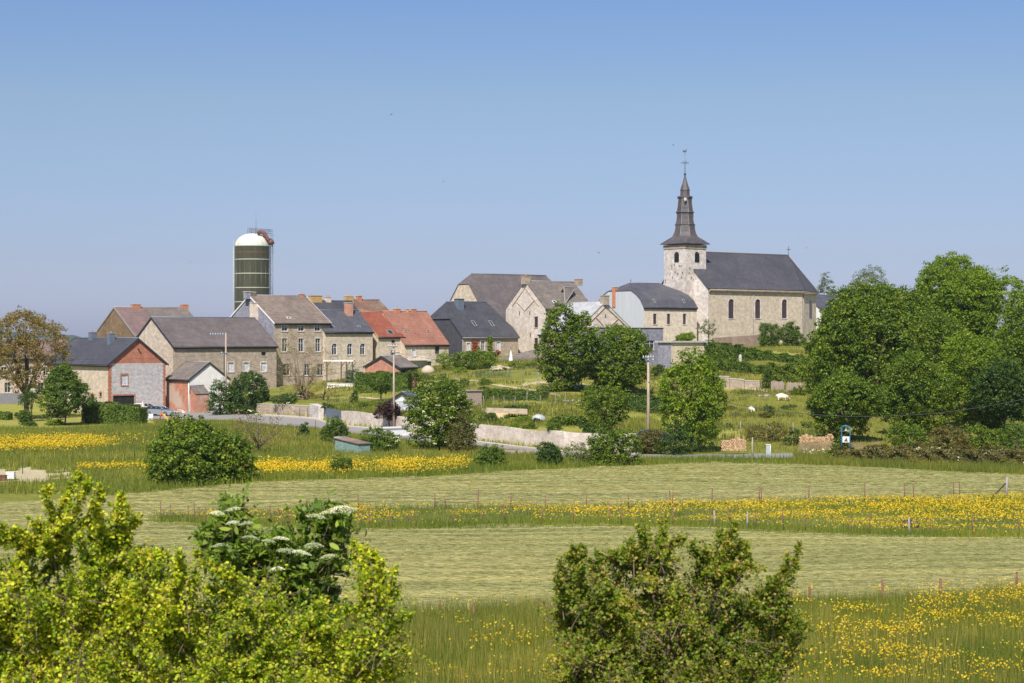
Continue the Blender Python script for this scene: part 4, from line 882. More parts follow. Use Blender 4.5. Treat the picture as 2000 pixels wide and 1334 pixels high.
mb = MB(); P2 = ch.ray(1338, 389, (cx, cy - 14/SC, 0), (0, 1, 0)); mb.box(P2.x - .28, P2.y - .12, P2.z - .25, P2.x + .28, P2.y - .02, P2.z + .3); mb.build('lantern_hatch', 'white_trim', sp)

# ---------------------------------------------------------------- silo
Ysi = 345; ks = F / Ysi; si = empty('silo', (X(493.5, Ysi), Ysi, h(X(493.5, Ysi), Ysi) - .3), 0, 'tall dark green farm silo with white dome rising behind the farmhouse', 'silo'); gz = si.location.z
rS = 35 / ks; ztop = Z(482, Ysi) - gz; mb = MB(); pf = [(rS, 0)]; z = .1
mb.lathe([(rS, 0), (rS, ztop)], 40, sm=True); sb = mb.build('silo_body', 'silo_green', si)
for py in (482, 495, 508.5, 536, 563.5, 591, 618, 645):
    z = Z(py, Ysi) - gz; mb = MB(); e = .06 if py != 495 else .02; mb.lathe([(rS, z), (rS + e, z + .03), (rS + e, z + .16), (rS, z + .19)], 40); mb.build('silo_band', 'silo_band' if py != 495 else 'rust', sb)
mb = MB()
for k in range(20): q = 2*math.pi*k/20; mb.tube([(rS*math.cos(q), rS*math.sin(q), 0), (rS*math.cos(q), rS*math.sin(q), ztop)], .035, 4)
mb.build('silo_seams', 'silo_green', sb)
hd = Z(457, Ysi) - Z(482, Ysi); mb = MB(); mb.lathe([(rS * .98 * math.cos(t), ztop + .15 + hd * math.sin(t)) for t in [math.pi/2 * i/10 for i in range(11)]], 40, sm=True); do = mb.build('silo_dome', 'silo_dome', si)
mb = MB()
for px0, px1 in ((485.5, 531),):
    for j in range(2):
        yy = -1.2 if j == 0 else 1.2
        for i in range(7):
            px = px0 + (px1 - px0) * i / 6; x = (px - 493.5) / ks; zt = Z(446 + i * .5, Ysi) - gz; zb_ = ztop + .15 + hd * math.sqrt(max(0, 1 - min(1, (x/rS)**2 + .03))) if abs(x) < rS else ztop
            mb.tube([(x, yy, zb_ - .1), (x, yy, zt)], .035, 4)
        for q in (446, 449, 453): mb.tube([((px0 - 493.5)/ks, yy, Z(q, Ysi) - gz), ((px1 - 493.5)/ks, yy, Z(q + 3, Ysi) - gz)], .035, 4)
mb.tube([((500-493.5)/ks, 0, Z(457, Ysi) - gz), ((500-493.5)/ks, 0, Z(415, Ysi) - gz)], [.05, .012], 4); mb.build('dome_railing', 'steel', si)
mb = MB(); mb.tube([(x/ks, -1.5, Z(y, Ysi) - gz) for x, y in ((12, 457), (18, 453), (25, 457), (31, 468), (38, 471))], .38, 8); mb.tube([(37/ks, -1.5, Z(470, Ysi) - gz), (40/ks, -1.5, Z(478, Ysi) - gz)], .5, 8); mb.build('filling_pipe', 'rust', si)
mb = MB(); mb.tube([(40.5/ks, -1.5, 0), (40.5/ks, -1.5, Z(470, Ysi) - gz)], .13, 8); mb.tube([(36/ks, -1.7, 0), (36/ks, -1.7, Z(480, Ysi) - gz)], .06, 6)
for i in range(20): z = 3 + i * 1.1; mb.tube([(35/ks, -1.6, z), (40.5/ks, -1.6, z)], .03, 4)
for q in (461, 481, 487, 493): mb.tube([(36/ks, -1.7, Z(q, Ysi) - gz), (45/ks, -1.9, Z(q, Ysi) - gz)], .035, 4)
mb.build('ladder', 'steel', si)
mb = MB(); mb.tube([(-37/ks, -.5, ztop - 1), (-37/ks, -.5, ztop + 1.1)], .03, 4); mb.tube([(-37/ks, -.5, ztop + 1.1), (-33/ks, -.5, ztop + 1.1)], .03, 4); mb.tube([(-37/ks, -.5, ztop), (-35/ks, -.5, ztop)], .03, 4); mb.tube([(-36/ks, -.9, 0), (-36/ks, -.9, ztop)], .1, 5); mb.build('side_mast', 'silo_band', si)
# ---------------------------------------------------------------- vegetation
def unit(v): return v / np.maximum(np.linalg.norm(v, axis=-1, keepdims=True), 1e-9)
def leaf_quads(c, n, s, rs, asp=1.5):
    """diamond leaves: centres c, normals n, sizes s"""
    N = len(c); t = unit(np.cross(n, rs.normal(size=(N, 3)))); b = np.cross(n, t); s = s[:, None]
    V = np.empty((N, 4, 3)); V[:, 0] = c + t*s*.5*asp; V[:, 1] = c + b*s*.42; V[:, 2] = c - t*s*.5*asp; V[:, 3] = c - b*s*.42
    V[:, 1] += n*s*.12; V[:, 3] += n*s*.12
    return V.reshape(-1, 3)
def clusters(rs, cent, cr, per, leaf, up=.75, flat=.62):
    """leaves of clump centres (N,3) with radii cr"""
    N = len(cent); d = unit(rs.normal(size=(N, per, 3))); r = rs.uniform(.35, 1, (N, per, 1)) ** .6
    p = cent[:, None] + d * r * cr[:, None, None] * np.array([1, 1, flat]); n = unit(d + rs.normal(size=d.shape) * .55 + np.array([0, 0, up]))
    s = leaf * rs.uniform(.65, 1.35, (N, per))
    return leaf_quads(p.reshape(-1, 3), n.reshape(-1, 3), s.ravel(), rs)
def crown_centres(rs, R, cz, nl, dens, cr, shape='round', open_=0.0, low=-1):
    """clump centres of a crown of half-axes R centred at height cz"""
    R = np.array(R, float); ks = unit(rs.normal(size=(nl * 3, 3))); ks = ks[ks[:, 2] > low][:nl]; L = []
    for k in ks: L.append([k * R * rs.uniform(.45, .66), R * rs.uniform(.32, .5)])
    L.append([np.zeros(3), R * .62]); out = []
    for c, r in L:
        area = 4 * math.pi * ((r[0]*r[1])**1.6 / 3 + (r[0]*r[2])**1.6 / 3 + (r[1]*r[2])**1.6 / 3) ** (1/1.6)
        n = max(4, int(area * dens / (cr * cr * 3.1))); d = unit(rs.normal(size=(n, 3))); out.append(c + d * r * rs.uniform(.72, 1.08, (n, 1)))
    P = np.concatenate(out); keep = np.ones(len(P), bool)
    for c, r in L: keep &= (((P - c) / r) ** 2).sum(1) > .3
    P = P[keep]
    if shape == 'cone': t = np.clip((P[:, 2] + R[2]) / (2 * R[2]), 0, 1); P[:, :2] *= (1.25 - .95 * t ** 1.3)[:, None]
    if shape == 'column': P[:, :2] *= np.where(P[:, 2] > 0, 1.05, 1.0)[:, None]
    if open_: P = P[rs.uniform(size=len(P)) > open_]
    for ax in range(3):
        q = np.percentile(np.abs(P[:, ax]), 97 if ax < 2 else 98.5); f = max(.8, min(1.6, R[ax] * .97 / q)); P[:, ax] *= f
        for c, r in L: c[ax] *= f; r[ax] = r[ax] * f
    P[:, 2] += cz; return P[P[:, 2] > .1], [(c + [0, 0, cz], r) for c, r in L]
def trunk_limbs(root, Lm, hb, tr, rs, mat='bark', nb=7, multi=1, ext=1.0):
    """tapered trunk (part) with limbs reaching into the lumps"""
    top = max(c[2] for c, r in Lm); mb = MB()
    for m in range(multi):
        a = 2*math.pi*m/max(1, multi); off = Vector((math.cos(a), math.sin(a), 0)) * tr * (0 if multi == 1 else 1.6); T = off * (1 if multi == 1 else 3.5)
        pts = [off + Vector((0, 0, -.3)), off * 1.1 + Vector((0, 0, hb * .5)), T + Vector((rs.uniform(-.1, .1), 0, hb)), T * 1.3 + Vector((rs.uniform(-.3, .3), rs.uniform(-.3, .3), (hb + top) / 2)), T * 1.4 + Vector((rs.uniform(-.4, .4), rs.uniform(-.4, .4), top))]
        mb.tube(pts, [tr * 1.25, tr, tr * .9, tr * .55, tr * .15], 7)
    for c, r in Lm[:nb]:
        c = Vector(c); z0 = hb * rs.uniform(.75, 1.0) + (c.z - hb) * rs.uniform(.05, .35); s = Vector((0, 0, max(.3, z0))); mid = s.lerp(c, .5) + Vector((0, 0, -.12 * (c - s).length * .5)); e = s.lerp(c, 1.25 * ext)
        mb.tube([s, mid, s.lerp(c, .9), e], [tr * .5, tr * .33, tr * .2, tr * .06], 5)
    return mb.build('trunk', mat, root)
SEED = [100]
def tree(name, label, px, top, bot, wpx, Y, mat='leaf_tree', cat='tree', nl=14, cr=None, leaf=None, per=16, dens=1.0, shape='round', trunk=True, open_=0.0, depth=None, tr=None, group=None, bark='bark', flowers=None, base=None, lowcut=-1, multi=1, up=.75, zoff=0, nb=7):
    SEED[0] += 1; rs = np.random.RandomState(SEED[0]); k = F / Y; g = G(px, Y); root = empty(name, g, rs.uniform(-3, 3), label, cat, group)
    zt = Z(top, Y) - g.z; zb = max(Z(bot, Y) - g.z, .0) + zoff; zb = min(zb, zt * .8)
    if cat in ('bush',) and zb < .25 * zt: zb = -.35 * zt
    rz = (zt - zb) / 2; rx = wpx / k / 2; cr = cr or max(.16, min(.6, rx * .17)); leaf = leaf or max(.1, min(.26, cr * .42))
    ry = depth or rx; P, Lm = crown_centres(rs, (rx - cr * .5, ry - cr * .5, rz - cr * .4), (zt + zb) / 2, nl, dens, cr, shape, open_, lowcut)
    V = clusters(rs, P, cr * rs.uniform(.75, 1.25, len(P)), per, leaf, up)
    np_mesh('crown' if cat == 'tree' else 'foliage', V, 4, mat, root)
    if trunk: trunk_limbs(root, Lm, max(.3, zb * .9 + .1), tr or max(.05, rx * .06), rs, bark, multi=multi, nb=nb)
    if flowers:
        fm, nf, fs, side = flowers; top_ = P[P[:, 2] > (zt + zb) / 2 - rz * .6]; c0 = np.array([0, 0, (zt + zb) / 2]); d = unit(top_ - c0); top_ = top_[(np.abs(top_ - c0) / np.array([rx, ry, rz]) ).max(1) > .45] if len(top_) > 20 else top_
        if side: top_ = top_[(top_[:, 0] * side) > -.2 * rx]
        sel = top_[rs.randint(len(top_), size=nf)]; d = unit(sel - c0); q = sel + d * cr * 1.05; q = np.repeat(q, 7, 0) + rs.normal(size=(nf * 7, 3)) * fs * .45 * np.array([1, 1, .35])
        fo_ = np_mesh('flowers', leaf_quads(q, unit(np.repeat(d, 7, 0) + [0, 0, .8]), np.full(len(q), fs * .5), rs, 1.0), 4, fm, root); fo_['kind'] = 'stuff'
    return root
def hedge(name, label, pts, height, width, mat='leaf_mid', cat='hedge', leaf=.15, dens=110, wob=.12, kind=None, top_py=None):
    """clipped hedge along [(px, Y, (height))...]"""
    SEED[0] += 1; rs = np.random.RandomState(SEED[0]); g0 = G(*pts[0][:2]); root = empty(name, g0, 0, label, cat)
    W = [G(p[0], p[1]) - g0 for p in pts]; HH = [p[2] if len(p) > 2 else height for p in pts]; Ls = [(W[i+1] - W[i]).length for i in range(len(W) - 1)]; tot = sum(Ls); out = []; nn = []
    area = tot * (2 * max(HH) + width) + 2 * width * max(HH); n = int(area * dens); t = rs.uniform(0, tot, n); cum = np.concatenate([[0], np.cumsum(Ls)]); i = np.clip(np.searchsorted(cum, t) - 1, 0, len(Ls) - 1); f = (t - cum[i]) / np.array(Ls)[i]
    Wn = np.array([tuple(v) for v in W]); A = Wn[i]; B = Wn[i+1]; hh = np.array(HH)[i] * (1-f) + np.array(HH)[i+1] * f; P = A + (B - A) * f[:, None]; dr = unit(B - A) ; sd = np.stack([dr[:, 1], -dr[:, 0], np.zeros(n)], 1)
    q = rs.uniform(0, 2 * max(HH) + width, n); side = np.where(q < hh, 1, np.where(q > hh + width, -1, 0)); u = np.where(side == 0, rs.uniform(-.5, .5, n) * width, side * width / 2); zq = np.where(side == 0, hh, rs.uniform(0, 1, n) * hh)
    lump = wob * (np.sin(t * 1.7 + 1) + .7 * np.sin(t * 4.1) + .5 * np.sin(zq * 5 + t * 3)); endf = (t < .15) | (t > tot - .15)
    nrm = np.where((side == 0)[:, None], np.array([[0, 0, 1.0]]), sd * side[:, None]); 
    P = P + sd * u[:, None]; P[:, 2] += zq; P = P + nrm * (lump + rs.uniform(-.12, .06, n))[:, None]
    ne = int(2 * width * max(HH) * dens); e = rs.randint(2, size=ne); E = np.where(e[:, None] == 0, Wn[0], Wn[-1]); de = np.where(e[:, None] == 0, -unit(Wn[1] - Wn[0]), unit(Wn[-1] - Wn[-2])); se = np.stack([de[:, 1], -de[:, 0], np.zeros(ne)], 1)
    E = E + se * (rs.uniform(-.5, .5, ne) * width)[:, None]; E[:, 2] += rs.uniform(0, 1, ne) * np.where(e == 0, HH[0], HH[-1]); P = np.concatenate([P, E]); nrm = np.concatenate([nrm, de])
    V = leaf_quads(P, unit(nrm + rs.normal(size=P.shape) * .5 + [0, 0, .3]), leaf * rs.uniform(.7, 1.4, len(P)), rs); np_mesh('foliage', V, 4, mat, root)
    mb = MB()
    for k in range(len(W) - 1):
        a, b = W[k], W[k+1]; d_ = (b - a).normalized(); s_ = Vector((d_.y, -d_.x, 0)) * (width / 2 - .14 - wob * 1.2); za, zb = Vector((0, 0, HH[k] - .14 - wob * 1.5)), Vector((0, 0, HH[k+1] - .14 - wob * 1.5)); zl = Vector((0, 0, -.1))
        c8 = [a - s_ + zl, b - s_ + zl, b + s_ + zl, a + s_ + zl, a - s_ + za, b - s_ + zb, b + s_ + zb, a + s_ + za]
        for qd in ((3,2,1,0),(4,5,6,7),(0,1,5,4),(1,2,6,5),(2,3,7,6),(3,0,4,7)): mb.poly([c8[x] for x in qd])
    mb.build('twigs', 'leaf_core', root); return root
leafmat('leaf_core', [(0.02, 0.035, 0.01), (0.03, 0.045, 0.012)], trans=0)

# --- left garden and roadside
tree('walnut_tree', 'big bronze-leaved tree overlapping the barn roof at the left edge', 52, 606, 778, 150, 268, 'leaf_bronze', nl=26, cr=.5, leaf=.18, per=16, dens=.95, open_=.1, tr=.38, multi=1)
tree('conifer_tree', 'grey-green tree at the far left edge behind the bronze-leaved tree', -22, 585, 740, 78, 330, 'leaf_ash', nl=10, dens=.8)
tree('dense_tree', 'dense dark green cone-shaped tree with thin trunk on the lawn left of the brick barn', 127, 712, 822, 96, 251, 'leaf_mid', nl=22, cr=.38, leaf=.17, per=20, dens=1.5, shape='cone', tr=.14, lowcut=-.8)
tree('trunk_shrub', 'dark bush in the shade of the bronze-leaved tree', 62, 752, 800, 52, 262, 'leaf_dark', cat='bush', nl=8)
tree('topiary_ball', 'larger round clipped bush on the left lawn', 50, 799, 827, 27, 252, 'leaf_mid', cat='bush', nl=10, cr=.16, leaf=.1, dens=1.8, trunk=False)
tree('topiary_ball', 'small round clipped bush left of the larger ball', 33, 805, 815, 13, 262, 'leaf_mid', cat='bush', nl=6, cr=.14, leaf=.09, dens=1.8, trunk=False)
tree('clipped_cushion', 'low clipped cushion bush in front of the larger ball', 62, 823, 837, 28, 248, 'leaf_mid', cat='bush', nl=8, cr=.14, leaf=.09, dens=1.8, trunk=False)
tree('clipped_cushion', 'low clipped cushion bush under the cone-shaped tree', 107, 820, 832, 32, 250, 'leaf_light', cat='bush', nl=8, cr=.14, leaf=.09, dens=1.8, trunk=False)
hedge('clipped_hedge', 'low clipped hedge at the left edge of the lawn', [(-40, 268), (20, 266)], 1.0, 1.2)
hedge('boundary_hedge', 'long tall hedge between the lawn and the brick barn doorway', [(168, 256, 2.9), (200, 255, 2.9), (240, 254, 2.7), (280, 252.5, 2.3)], 2.9, 1.8, 'leaf_mid', wob=.16)
tree('field_bush', 'largest wide dark bush in the left meadow', 388, 820, 948, 208, 150, 'leaf_tree', cat='bush', nl=32, cr=.42, leaf=.16, per=26, dens=1.7, tr=.12, zoff=-.2, depth=3.6)
tree('weeping_apple_tree', 'nearly bare brown weeping tree behind the largest field bush', 506, 792, 885, 122, 190, 'leaf_dry', nl=12, cr=.4, leaf=.11, per=9, dens=.55, open_=.2, tr=.13, bark='bark', nb=12)
tree('elder_thicket', 'dark elder thicket with white flowers beside the roadside pole', 485, 727, 806, 104, 276, 'leaf_dark', cat='bush', nl=18, cr=.42, leaf=.17, dens=1.5, per=20, flowers=('petal_white', 26, .42, 0), depth=3)
tree('elder_bush', 'lower dark elder bush at the left of the thicket, left of the roadside pole', 430, 738, 806, 66, 277, 'leaf_dark', cat='bush', nl=12, cr=.4, leaf=.16, dens=1.4, flowers=('petal_white', 14, .42, 0), depth=2.4)
tree('elder_bush', 'smaller dark elder bush hanging over the stone road wall', 556, 762, 812, 62, 270, 'leaf_dark', cat='bush', nl=10, dens=1.2, flowers=('petal_white', 9, .4, 0), depth=2)
tree('bare_ash_tree', 'pale brown half-bare tree in front of the tall farmhouse', 590, 652, 790, 106, 275, 'leaf_straw', nl=14, cr=.45, leaf=.13, per=11, dens=.55, open_=.25, tr=.16, bark='bark_twig', multi=3, nb=14)
tree('dry_shrub', 'low brown straggly shrub under the half-bare tree', 632, 742, 795, 70, 272, 'leaf_bronze', cat='bush', nl=9, cr=.4, leaf=.13, per=9, dens=.6)
tree('blue_shrub', 'bluish green conifer shrub beside the pergola', 687, 716, 748, 34, 306, 'leaf_bluish', cat='bush', nl=8)
hedge('garden_hedge', 'clipped hedge left of the low brick shed in the middle garden', [(698, 282, 3.0), (750, 281, 3.0), (800, 280, 2.6)], 3.0, 2, 'leaf_mid')
tree('lollipop_tree', 'small round-crowned tree with thin trunk on the middle lawn', 744, 724, 768, 58, 262, 'leaf_mid', nl=12, cr=.3, leaf=.14, dens=1.3, tr=.09)
tree('clipped_bush', 'rounded clipped bush right of the low brick shed', 809, 722, 748, 42, 284, 'leaf_mid', cat='bush', nl=10, dens=1.5, trunk=False)
tree('cone_shrub', 'small dark cone shrub on the middle lawn', 692, 762, 788, 19, 262, 'leaf_dark', cat='bush', nl=6, cr=.18, leaf=.1, dens=1.6, shape='cone', trunk=False)
tree('purple_bush', 'large dark purple bush at the foot of the middle utility pole', 760, 781, 820, 58, 231, 'leaf_purple', cat='bush', nl=12, cr=.25, leaf=.12, dens=1.5)
tree('cypress_shrub', 'narrow dark shrub beyond the road verge left of the round bush', 594, 824, 856, 24, 224, 'leaf_dark', cat='bush', nl=6, cr=.2, leaf=.11, dens=1.5)
tree('round_bush', 'round dark bush behind the green shed', 657, 812, 868, 58, 209, 'leaf_mid', cat='bush', nl=14, cr=.25, leaf=.12, dens=1.6, shape='round')
tree('flowering_bush', 'white-flowered bush right of the green shed', 740, 836, 884, 88, 194, 'leaf_mid', cat='bush', nl=14, cr=.27, leaf=.13, dens=1.2, flowers=('petal_white', 34, .3, -1))
tree('small_round_bush', 'smallest round bush, alone in the yellow-flowered strip', 667, 887, 926, 44, 160, 'leaf_mid', cat='bush', nl=10, cr=.2, leaf=.1, dens=1.4)
tree('roadside_tree', 'big round dark tree with cream flowers in front of the road wall', 858, 742, 884, 138, 196, 'leaf_tree', nl=24, cr=.42, leaf=.16, per=22, dens=1.25, tr=.2, flowers=('petal_cream', 110, .28, -1), zoff=-1.2, depth=3.4)
tree('reddish_bush', 'brown-green bush leaning against the right side of the flowering tree', 902, 802, 890, 62, 190, 'leaf_rusty', cat='bush', nl=12, cr=.3, leaf=.13, dens=1.1, depth=1.8)
tree('verge_bush', 'rounded green bush in front of the low concrete blocks', 958, 868, 912, 62, 169, 'leaf_mid', cat='bush', nl=12, cr=.22, leaf=.11, dens=1.4)
tree('verge_bush', 'darker two-lobed bush on the verge left of the grey willow bush', 1069, 864, 910, 62, 171, 'leaf_dark', cat='bush', nl=12, cr=.22, leaf=.11, dens=1.4)
tree('willow_bush', 'pale grey-green feathery bush on the road verge', 1131, 850, 902, 62, 174, 'leaf_willow', cat='bush', nl=14, cr=.3, leaf=.1, per=18, dens=1, up=1.0)
tree('hazel_bush', 'broad bright bush in front of the fork-shaped tree by the road', 1198, 828, 902, 98, 172, 'leaf_tree', cat='bush', nl=18, cr=.32, leaf=.14, dens=1.3)
tree('wall_tree', 'mid-sized green tree above the wall, left of the right-hand pole', 1182, 752, 862, 94, 208, 'leaf_tree', nl=18, cr=.38, leaf=.16, dens=1.1, tr=.12)
tree('wall_shrubs', 'row of shrubs overhanging the right end of the road wall', 1100, 806, 852, 86, 209, 'leaf_mid', cat='bush', nl=12, dens=1.2, depth=1.6)
tree('wall_top_bush', 'bright bush on top of the road wall below the orange tarp', 1026, 812, 842, 46, 214, 'leaf_light', cat='bush', nl=9, dens=1.2, depth=1.3)
tree('purple_shrub', 'small purple shrub on the wall right of the tarp', 1052, 816, 842, 24, 213, 'leaf_purple', cat='bush', nl=6, cr=.2, leaf=.1, dens=1.4)
tree('wall_top_shrub', 'small shrub on the wall left of the orange tarp', 956, 806, 836, 36, 215, 'leaf_mid', cat='bush', nl=8, dens=1.2, depth=1.2)
tree('light_green_tree', 'tall bright yellow-green tree in front of the flat-roofed annex', 1352, 684, 862, 128, 190, 'leaf_light', nl=26, cr=.42, leaf=.17, per=20, dens=1.15, tr=.17, depth=3, zoff=-.6)
tree('dark_understory_bush', 'dark bush at the foot of the tall bright tree', 1318, 822, 890, 74, 186, 'leaf_dark', cat='bush', nl=12, cr=.3, leaf=.13, dens=1.2)
tree('brown_bush', 'brownish bush behind the right-hand utility pole foot', 1270, 838, 884, 76, 188, 'leaf_rusty', cat='bush', nl=12, cr=.28, leaf=.12, dens=1.3)
tree('ash_tree', 'tall dark tree in front of the pale stone gable', 1108, 598, 782, 108, 262, 'leaf_tree', nl=30, cr=.5, leaf=.2, per=22, dens=1.4, tr=.22, depth=4)
tree('ash_tree', 'wide dark tree in front of the grey slate extension', 1208, 634, 782, 148, 266, 'leaf_tree', nl=32, cr=.5, leaf=.2, per=22, dens=1.5, tr=.24, depth=4.4)
hedge('field_hedge', 'clipped hedge on the slope behind the right-hand pole', [(1205, 246, 2.0), (1300, 243, 2.0), (1330, 242, 2)], 2, 1.6, 'leaf_dark')
tree('climbing_tree', 'small vine-like tree against the orange-roofed house', 868, 684, 745, 56, 322, 'leaf_light', nl=10, cr=.4, dens=.7, depth=1.4)
tree('garden_shrubbery', 'large mixed shrubbery in front of the half-hipped house', 926, 684, 752, 92, 318, 'leaf_tree', cat='bush', nl=20, cr=.45, leaf=.19, dens=1.2)
tree('garden_shrub', 'lighter shrub at the left foot of the mixed shrubbery', 900, 716, 752, 36, 312, 'leaf_light', cat='bush', nl=8, dens=1.2)
tree('rose_bush', 'bush covered in pale pink blossom in the upper garden', 979, 714, 752, 36, 310, 'leaf_mid', cat='bush', nl=9, cr=.3, dens=1.0, flowers=('petal_pink', 130, .42, 0))
tree('veranda_shrub', 'light green shrub in front of the veranda corner', 1006, 704, 746, 30, 312, 'leaf_light', cat='bush', nl=8, dens=1.1)
tree('veranda_bush', 'dark rounded bush right of the light green veranda shrub', 1040, 708, 742, 44, 314, 'leaf_mid', cat='bush', nl=10, dens=1.2)
tree('ivy', 'column of green ivy climbing the half-hipped house wall', 957, 656, 700, 20, 341.0, 'leaf_light', cat='climber', nl=8, cr=.25, leaf=.16, dens=1.5, depth=.5, trunk=False)
tree('creeper', 'rusty red creeper between the windows of the half-hipped house', 928, 664, 692, 17, 341.3, 'leaf_creeper', cat='climber', nl=6, cr=.2, leaf=.15, dens=1.5, depth=.35, trunk=False)
tree('creeper', 'rusty red creeper right of the ivy column', 971, 680, 705, 20, 343.6, 'leaf_creeper', cat='climber', nl=6, cr=.2, leaf=.15, dens=1.3, depth=.35, trunk=False)
hedge('low_hedge', 'low long hedge below the upper garden path', [(942, 258, 1.3), (990, 254, 1.2), (1065, 250, 1.2)], 1.3, 1.4, 'leaf_mid')
tree('small_yellow_shrub', 'yellowish shrub above the low long hedge', 988, 762, 776, 22, 262, 'leaf_light', cat='bush', nl=5, cr=.2, dens=1.4)
# --- slope below the church
tree('young_tree', 'small thin tree between the hall and the church wall', 1384, 624, 656, 40, 326, 'leaf_ash', nl=9, cr=.35, leaf=.15, dens=.8, tr=.09, open_=.2)
tree('church_shrub', 'left one of the two rounded shrubs under the church windows', 1500, 630, 672, 42, 332, 'leaf_mid', cat='bush', nl=14, dens=2.4)
tree('church_shrub', 'right one of the two rounded shrubs under the church windows', 1546, 628, 670, 44, 334, 'leaf_mid', cat='bush', nl=14, dens=2.2)
tree('hedge_mound', 'bright mounded hedge above the flat-roofed annex', 1336, 644, 676, 84, 318, 'leaf_light', cat='hedge', nl=14, cr=.35, leaf=.17, dens=1.6, trunk=False, depth=1.5)
def tops(L): return [(px, Y, max(.7, Z(t, Y) - h(X(px, Y), Y))) for px, Y, t in L]
hedge('slope_hedge', 'upper hedge running down the church slope', tops([(1384, 312, 668), (1440, 306, 677), (1500, 299, 690), (1590, 292, 701)]), 2, 1.6, 'leaf_mid', wob=.25, leaf=.18, dens=90)
hedge('slope_hedge', 'middle hedge on the church slope, below the stone stele', tops([(1380, 296, 695), (1440, 288, 708), (1500, 281, 722), (1580, 276, 731)]), 2, 1.6, 'leaf_mid', wob=.25, leaf=.18, dens=90)
hedge('slope_hedge', 'lowest hedge on the church slope, above the board fence', [(1500, 272, 2.4), (1570, 274, 2.4)], 2, 1.5, 'leaf_tree', wob=.25, leaf=.2, dens=75)
tree('columnar_shrub', 'narrow dark upright shrub at the end of the terrace wall', 1497, 722, 759, 22, 266, 'leaf_dark', cat='bush', nl=8, cr=.25, dens=1.5, shape='column')
tree('thorn_bush', 'brownish thorn bush behind the firewood stacks', 1500, 824, 880, 80, 205, 'leaf_rusty', cat='bush', nl=14, cr=.33, leaf=.12, dens=.9)
tree('thorn_bush', 'small green bush right of the brownish thorn bush', 1546, 834, 872, 34, 200, 'leaf_dark', cat='bush', nl=8, cr=.25, dens=1.2)
tree('slope_shrub', 'small dark shrub in the pasture below the grazing sheep', 1502, 790, 812, 26, 236, 'leaf_dark', cat='bush', nl=6, cr=.25, dens=1.1)
# --- the wooded right side
RT = [('sycamore_tree', 'broad tree at the left shoulder of the wood, beside the choir', 1668, 580, 800, 100, 250, 'leaf_tree', dict(nl=26, cr=.6, leaf=.22, dens=1.0, per=22, tr=.3, depth=5)),
 ('sycamore_tree', 'tree joining the great dark tree to the tallest spreading tree', 1756, 556, 800, 128, 250, 'leaf_tree', dict(nl=26, cr=.6, leaf=.22, dens=1.0, per=22, tr=.3, depth=5)),
 ('sycamore_tree', 'rounded crown at the upper right edge beside the tallest spreading tree', 1962, 530, 760, 130, 262, 'leaf_light', dict(nl=28, cr=.6, leaf=.22, dens=.9, per=20, tr=.3, depth=5)),
 ('sycamore_tree', 'great dark tree with thick trunk right of the church choir', 1692, 557, 835, 230, 236, 'leaf_tree', dict(nl=34, cr=.62, leaf=.23, dens=1.05, per=22, tr=.5, depth=6)),
 ('sycamore_tree', 'tallest spreading tree at the upper right with sky through its crown', 1868, 505, 690, 232, 268, 'leaf_light', dict(nl=44, cr=.6, leaf=.22, dens=1.2, per=20, tr=.34, depth=5)),
 ('sycamore_tree', 'round low dark tree left of the blue arch', 1648, 728, 856, 142, 204, 'leaf_tree', dict(nl=26, cr=.42, leaf=.17, dens=1.15, per=20, tr=.2)),
 ('maple_tree', 'bright round tree at the centre of the wooded right side', 1790, 690, 850, 132, 212, 'leaf_tree', dict(nl=24, cr=.42, leaf=.17, dens=1.1, tr=.16)),
 ('maple_tree', 'light green tree standing before the right-hand wood', 1906, 648, 850, 140, 218, 'leaf_light', dict(nl=26, cr=.45, leaf=.18, dens=.95, tr=.18)),
 ('maple_tree', 'dark green tree cut by the right edge of the picture', 2010, 570, 835, 150, 232, 'leaf_tree', dict(nl=26, cr=.55, leaf=.2, dens=1.05, tr=.25)),
 ('maple_tree', 'dark tree filling the gap under the tallest spreading tree', 1812, 610, 850, 175, 244, 'leaf_tree', dict(nl=26, cr=.55, leaf=.2, dens=1.0, tr=.25)),
 ('maple_tree', 'dark-leaved tree low at the right edge, behind the wire', 1960, 700, 850, 120, 212, 'leaf_dark', dict(nl=20, cr=.42, leaf=.17, dens=1.1, tr=.15)),  # whole crown in the darker leaf colour
 ('maple_tree', 'rounded green tree just beyond the right frame edge', 2130, 590, 860, 200, 225, 'leaf_tree', dict(nl=20, cr=.6, leaf=.22, dens=1.0, tr=.25)),
 ('poplar_tree', 'pale grey-green tree rising just behind the church house', 1616, 532, 640, 44, 420, 'leaf_ash', dict(nl=12, cr=.6, leaf=.2, dens=.7, open_=.15)),
 ('poplar_tree', 'pale broad crown rising above the great dark tree', 1692, 522, 660, 104, 420, 'leaf_ash', dict(nl=16, cr=.7, leaf=.22, dens=.85)),
 ('slope_bush', 'leafy bush joining the slope hedges to the great dark tree', 1600, 690, 770, 78, 262, 'leaf_tree', dict(nl=16, cr=.45, leaf=.18, dens=1.1)),
 ('slope_bush', 'leafy bush low behind the church choir at the edge of the wood', 1618, 634, 700, 66, 296, 'leaf_tree', dict(nl=14, cr=.45, leaf=.19, dens=1.1))]
for nm, lb, px, tp, bt, wd, Y, mt, kw in RT:
    kw['dens'] = kw.get('dens', 1) * 1.45; kw['nl'] = int(kw.get('nl', 14) * 1.2)
    tree(nm, lb, px, tp, bt, wd, Y, mt, cat='bush' if 'bush' in nm else 'tree', **kw)
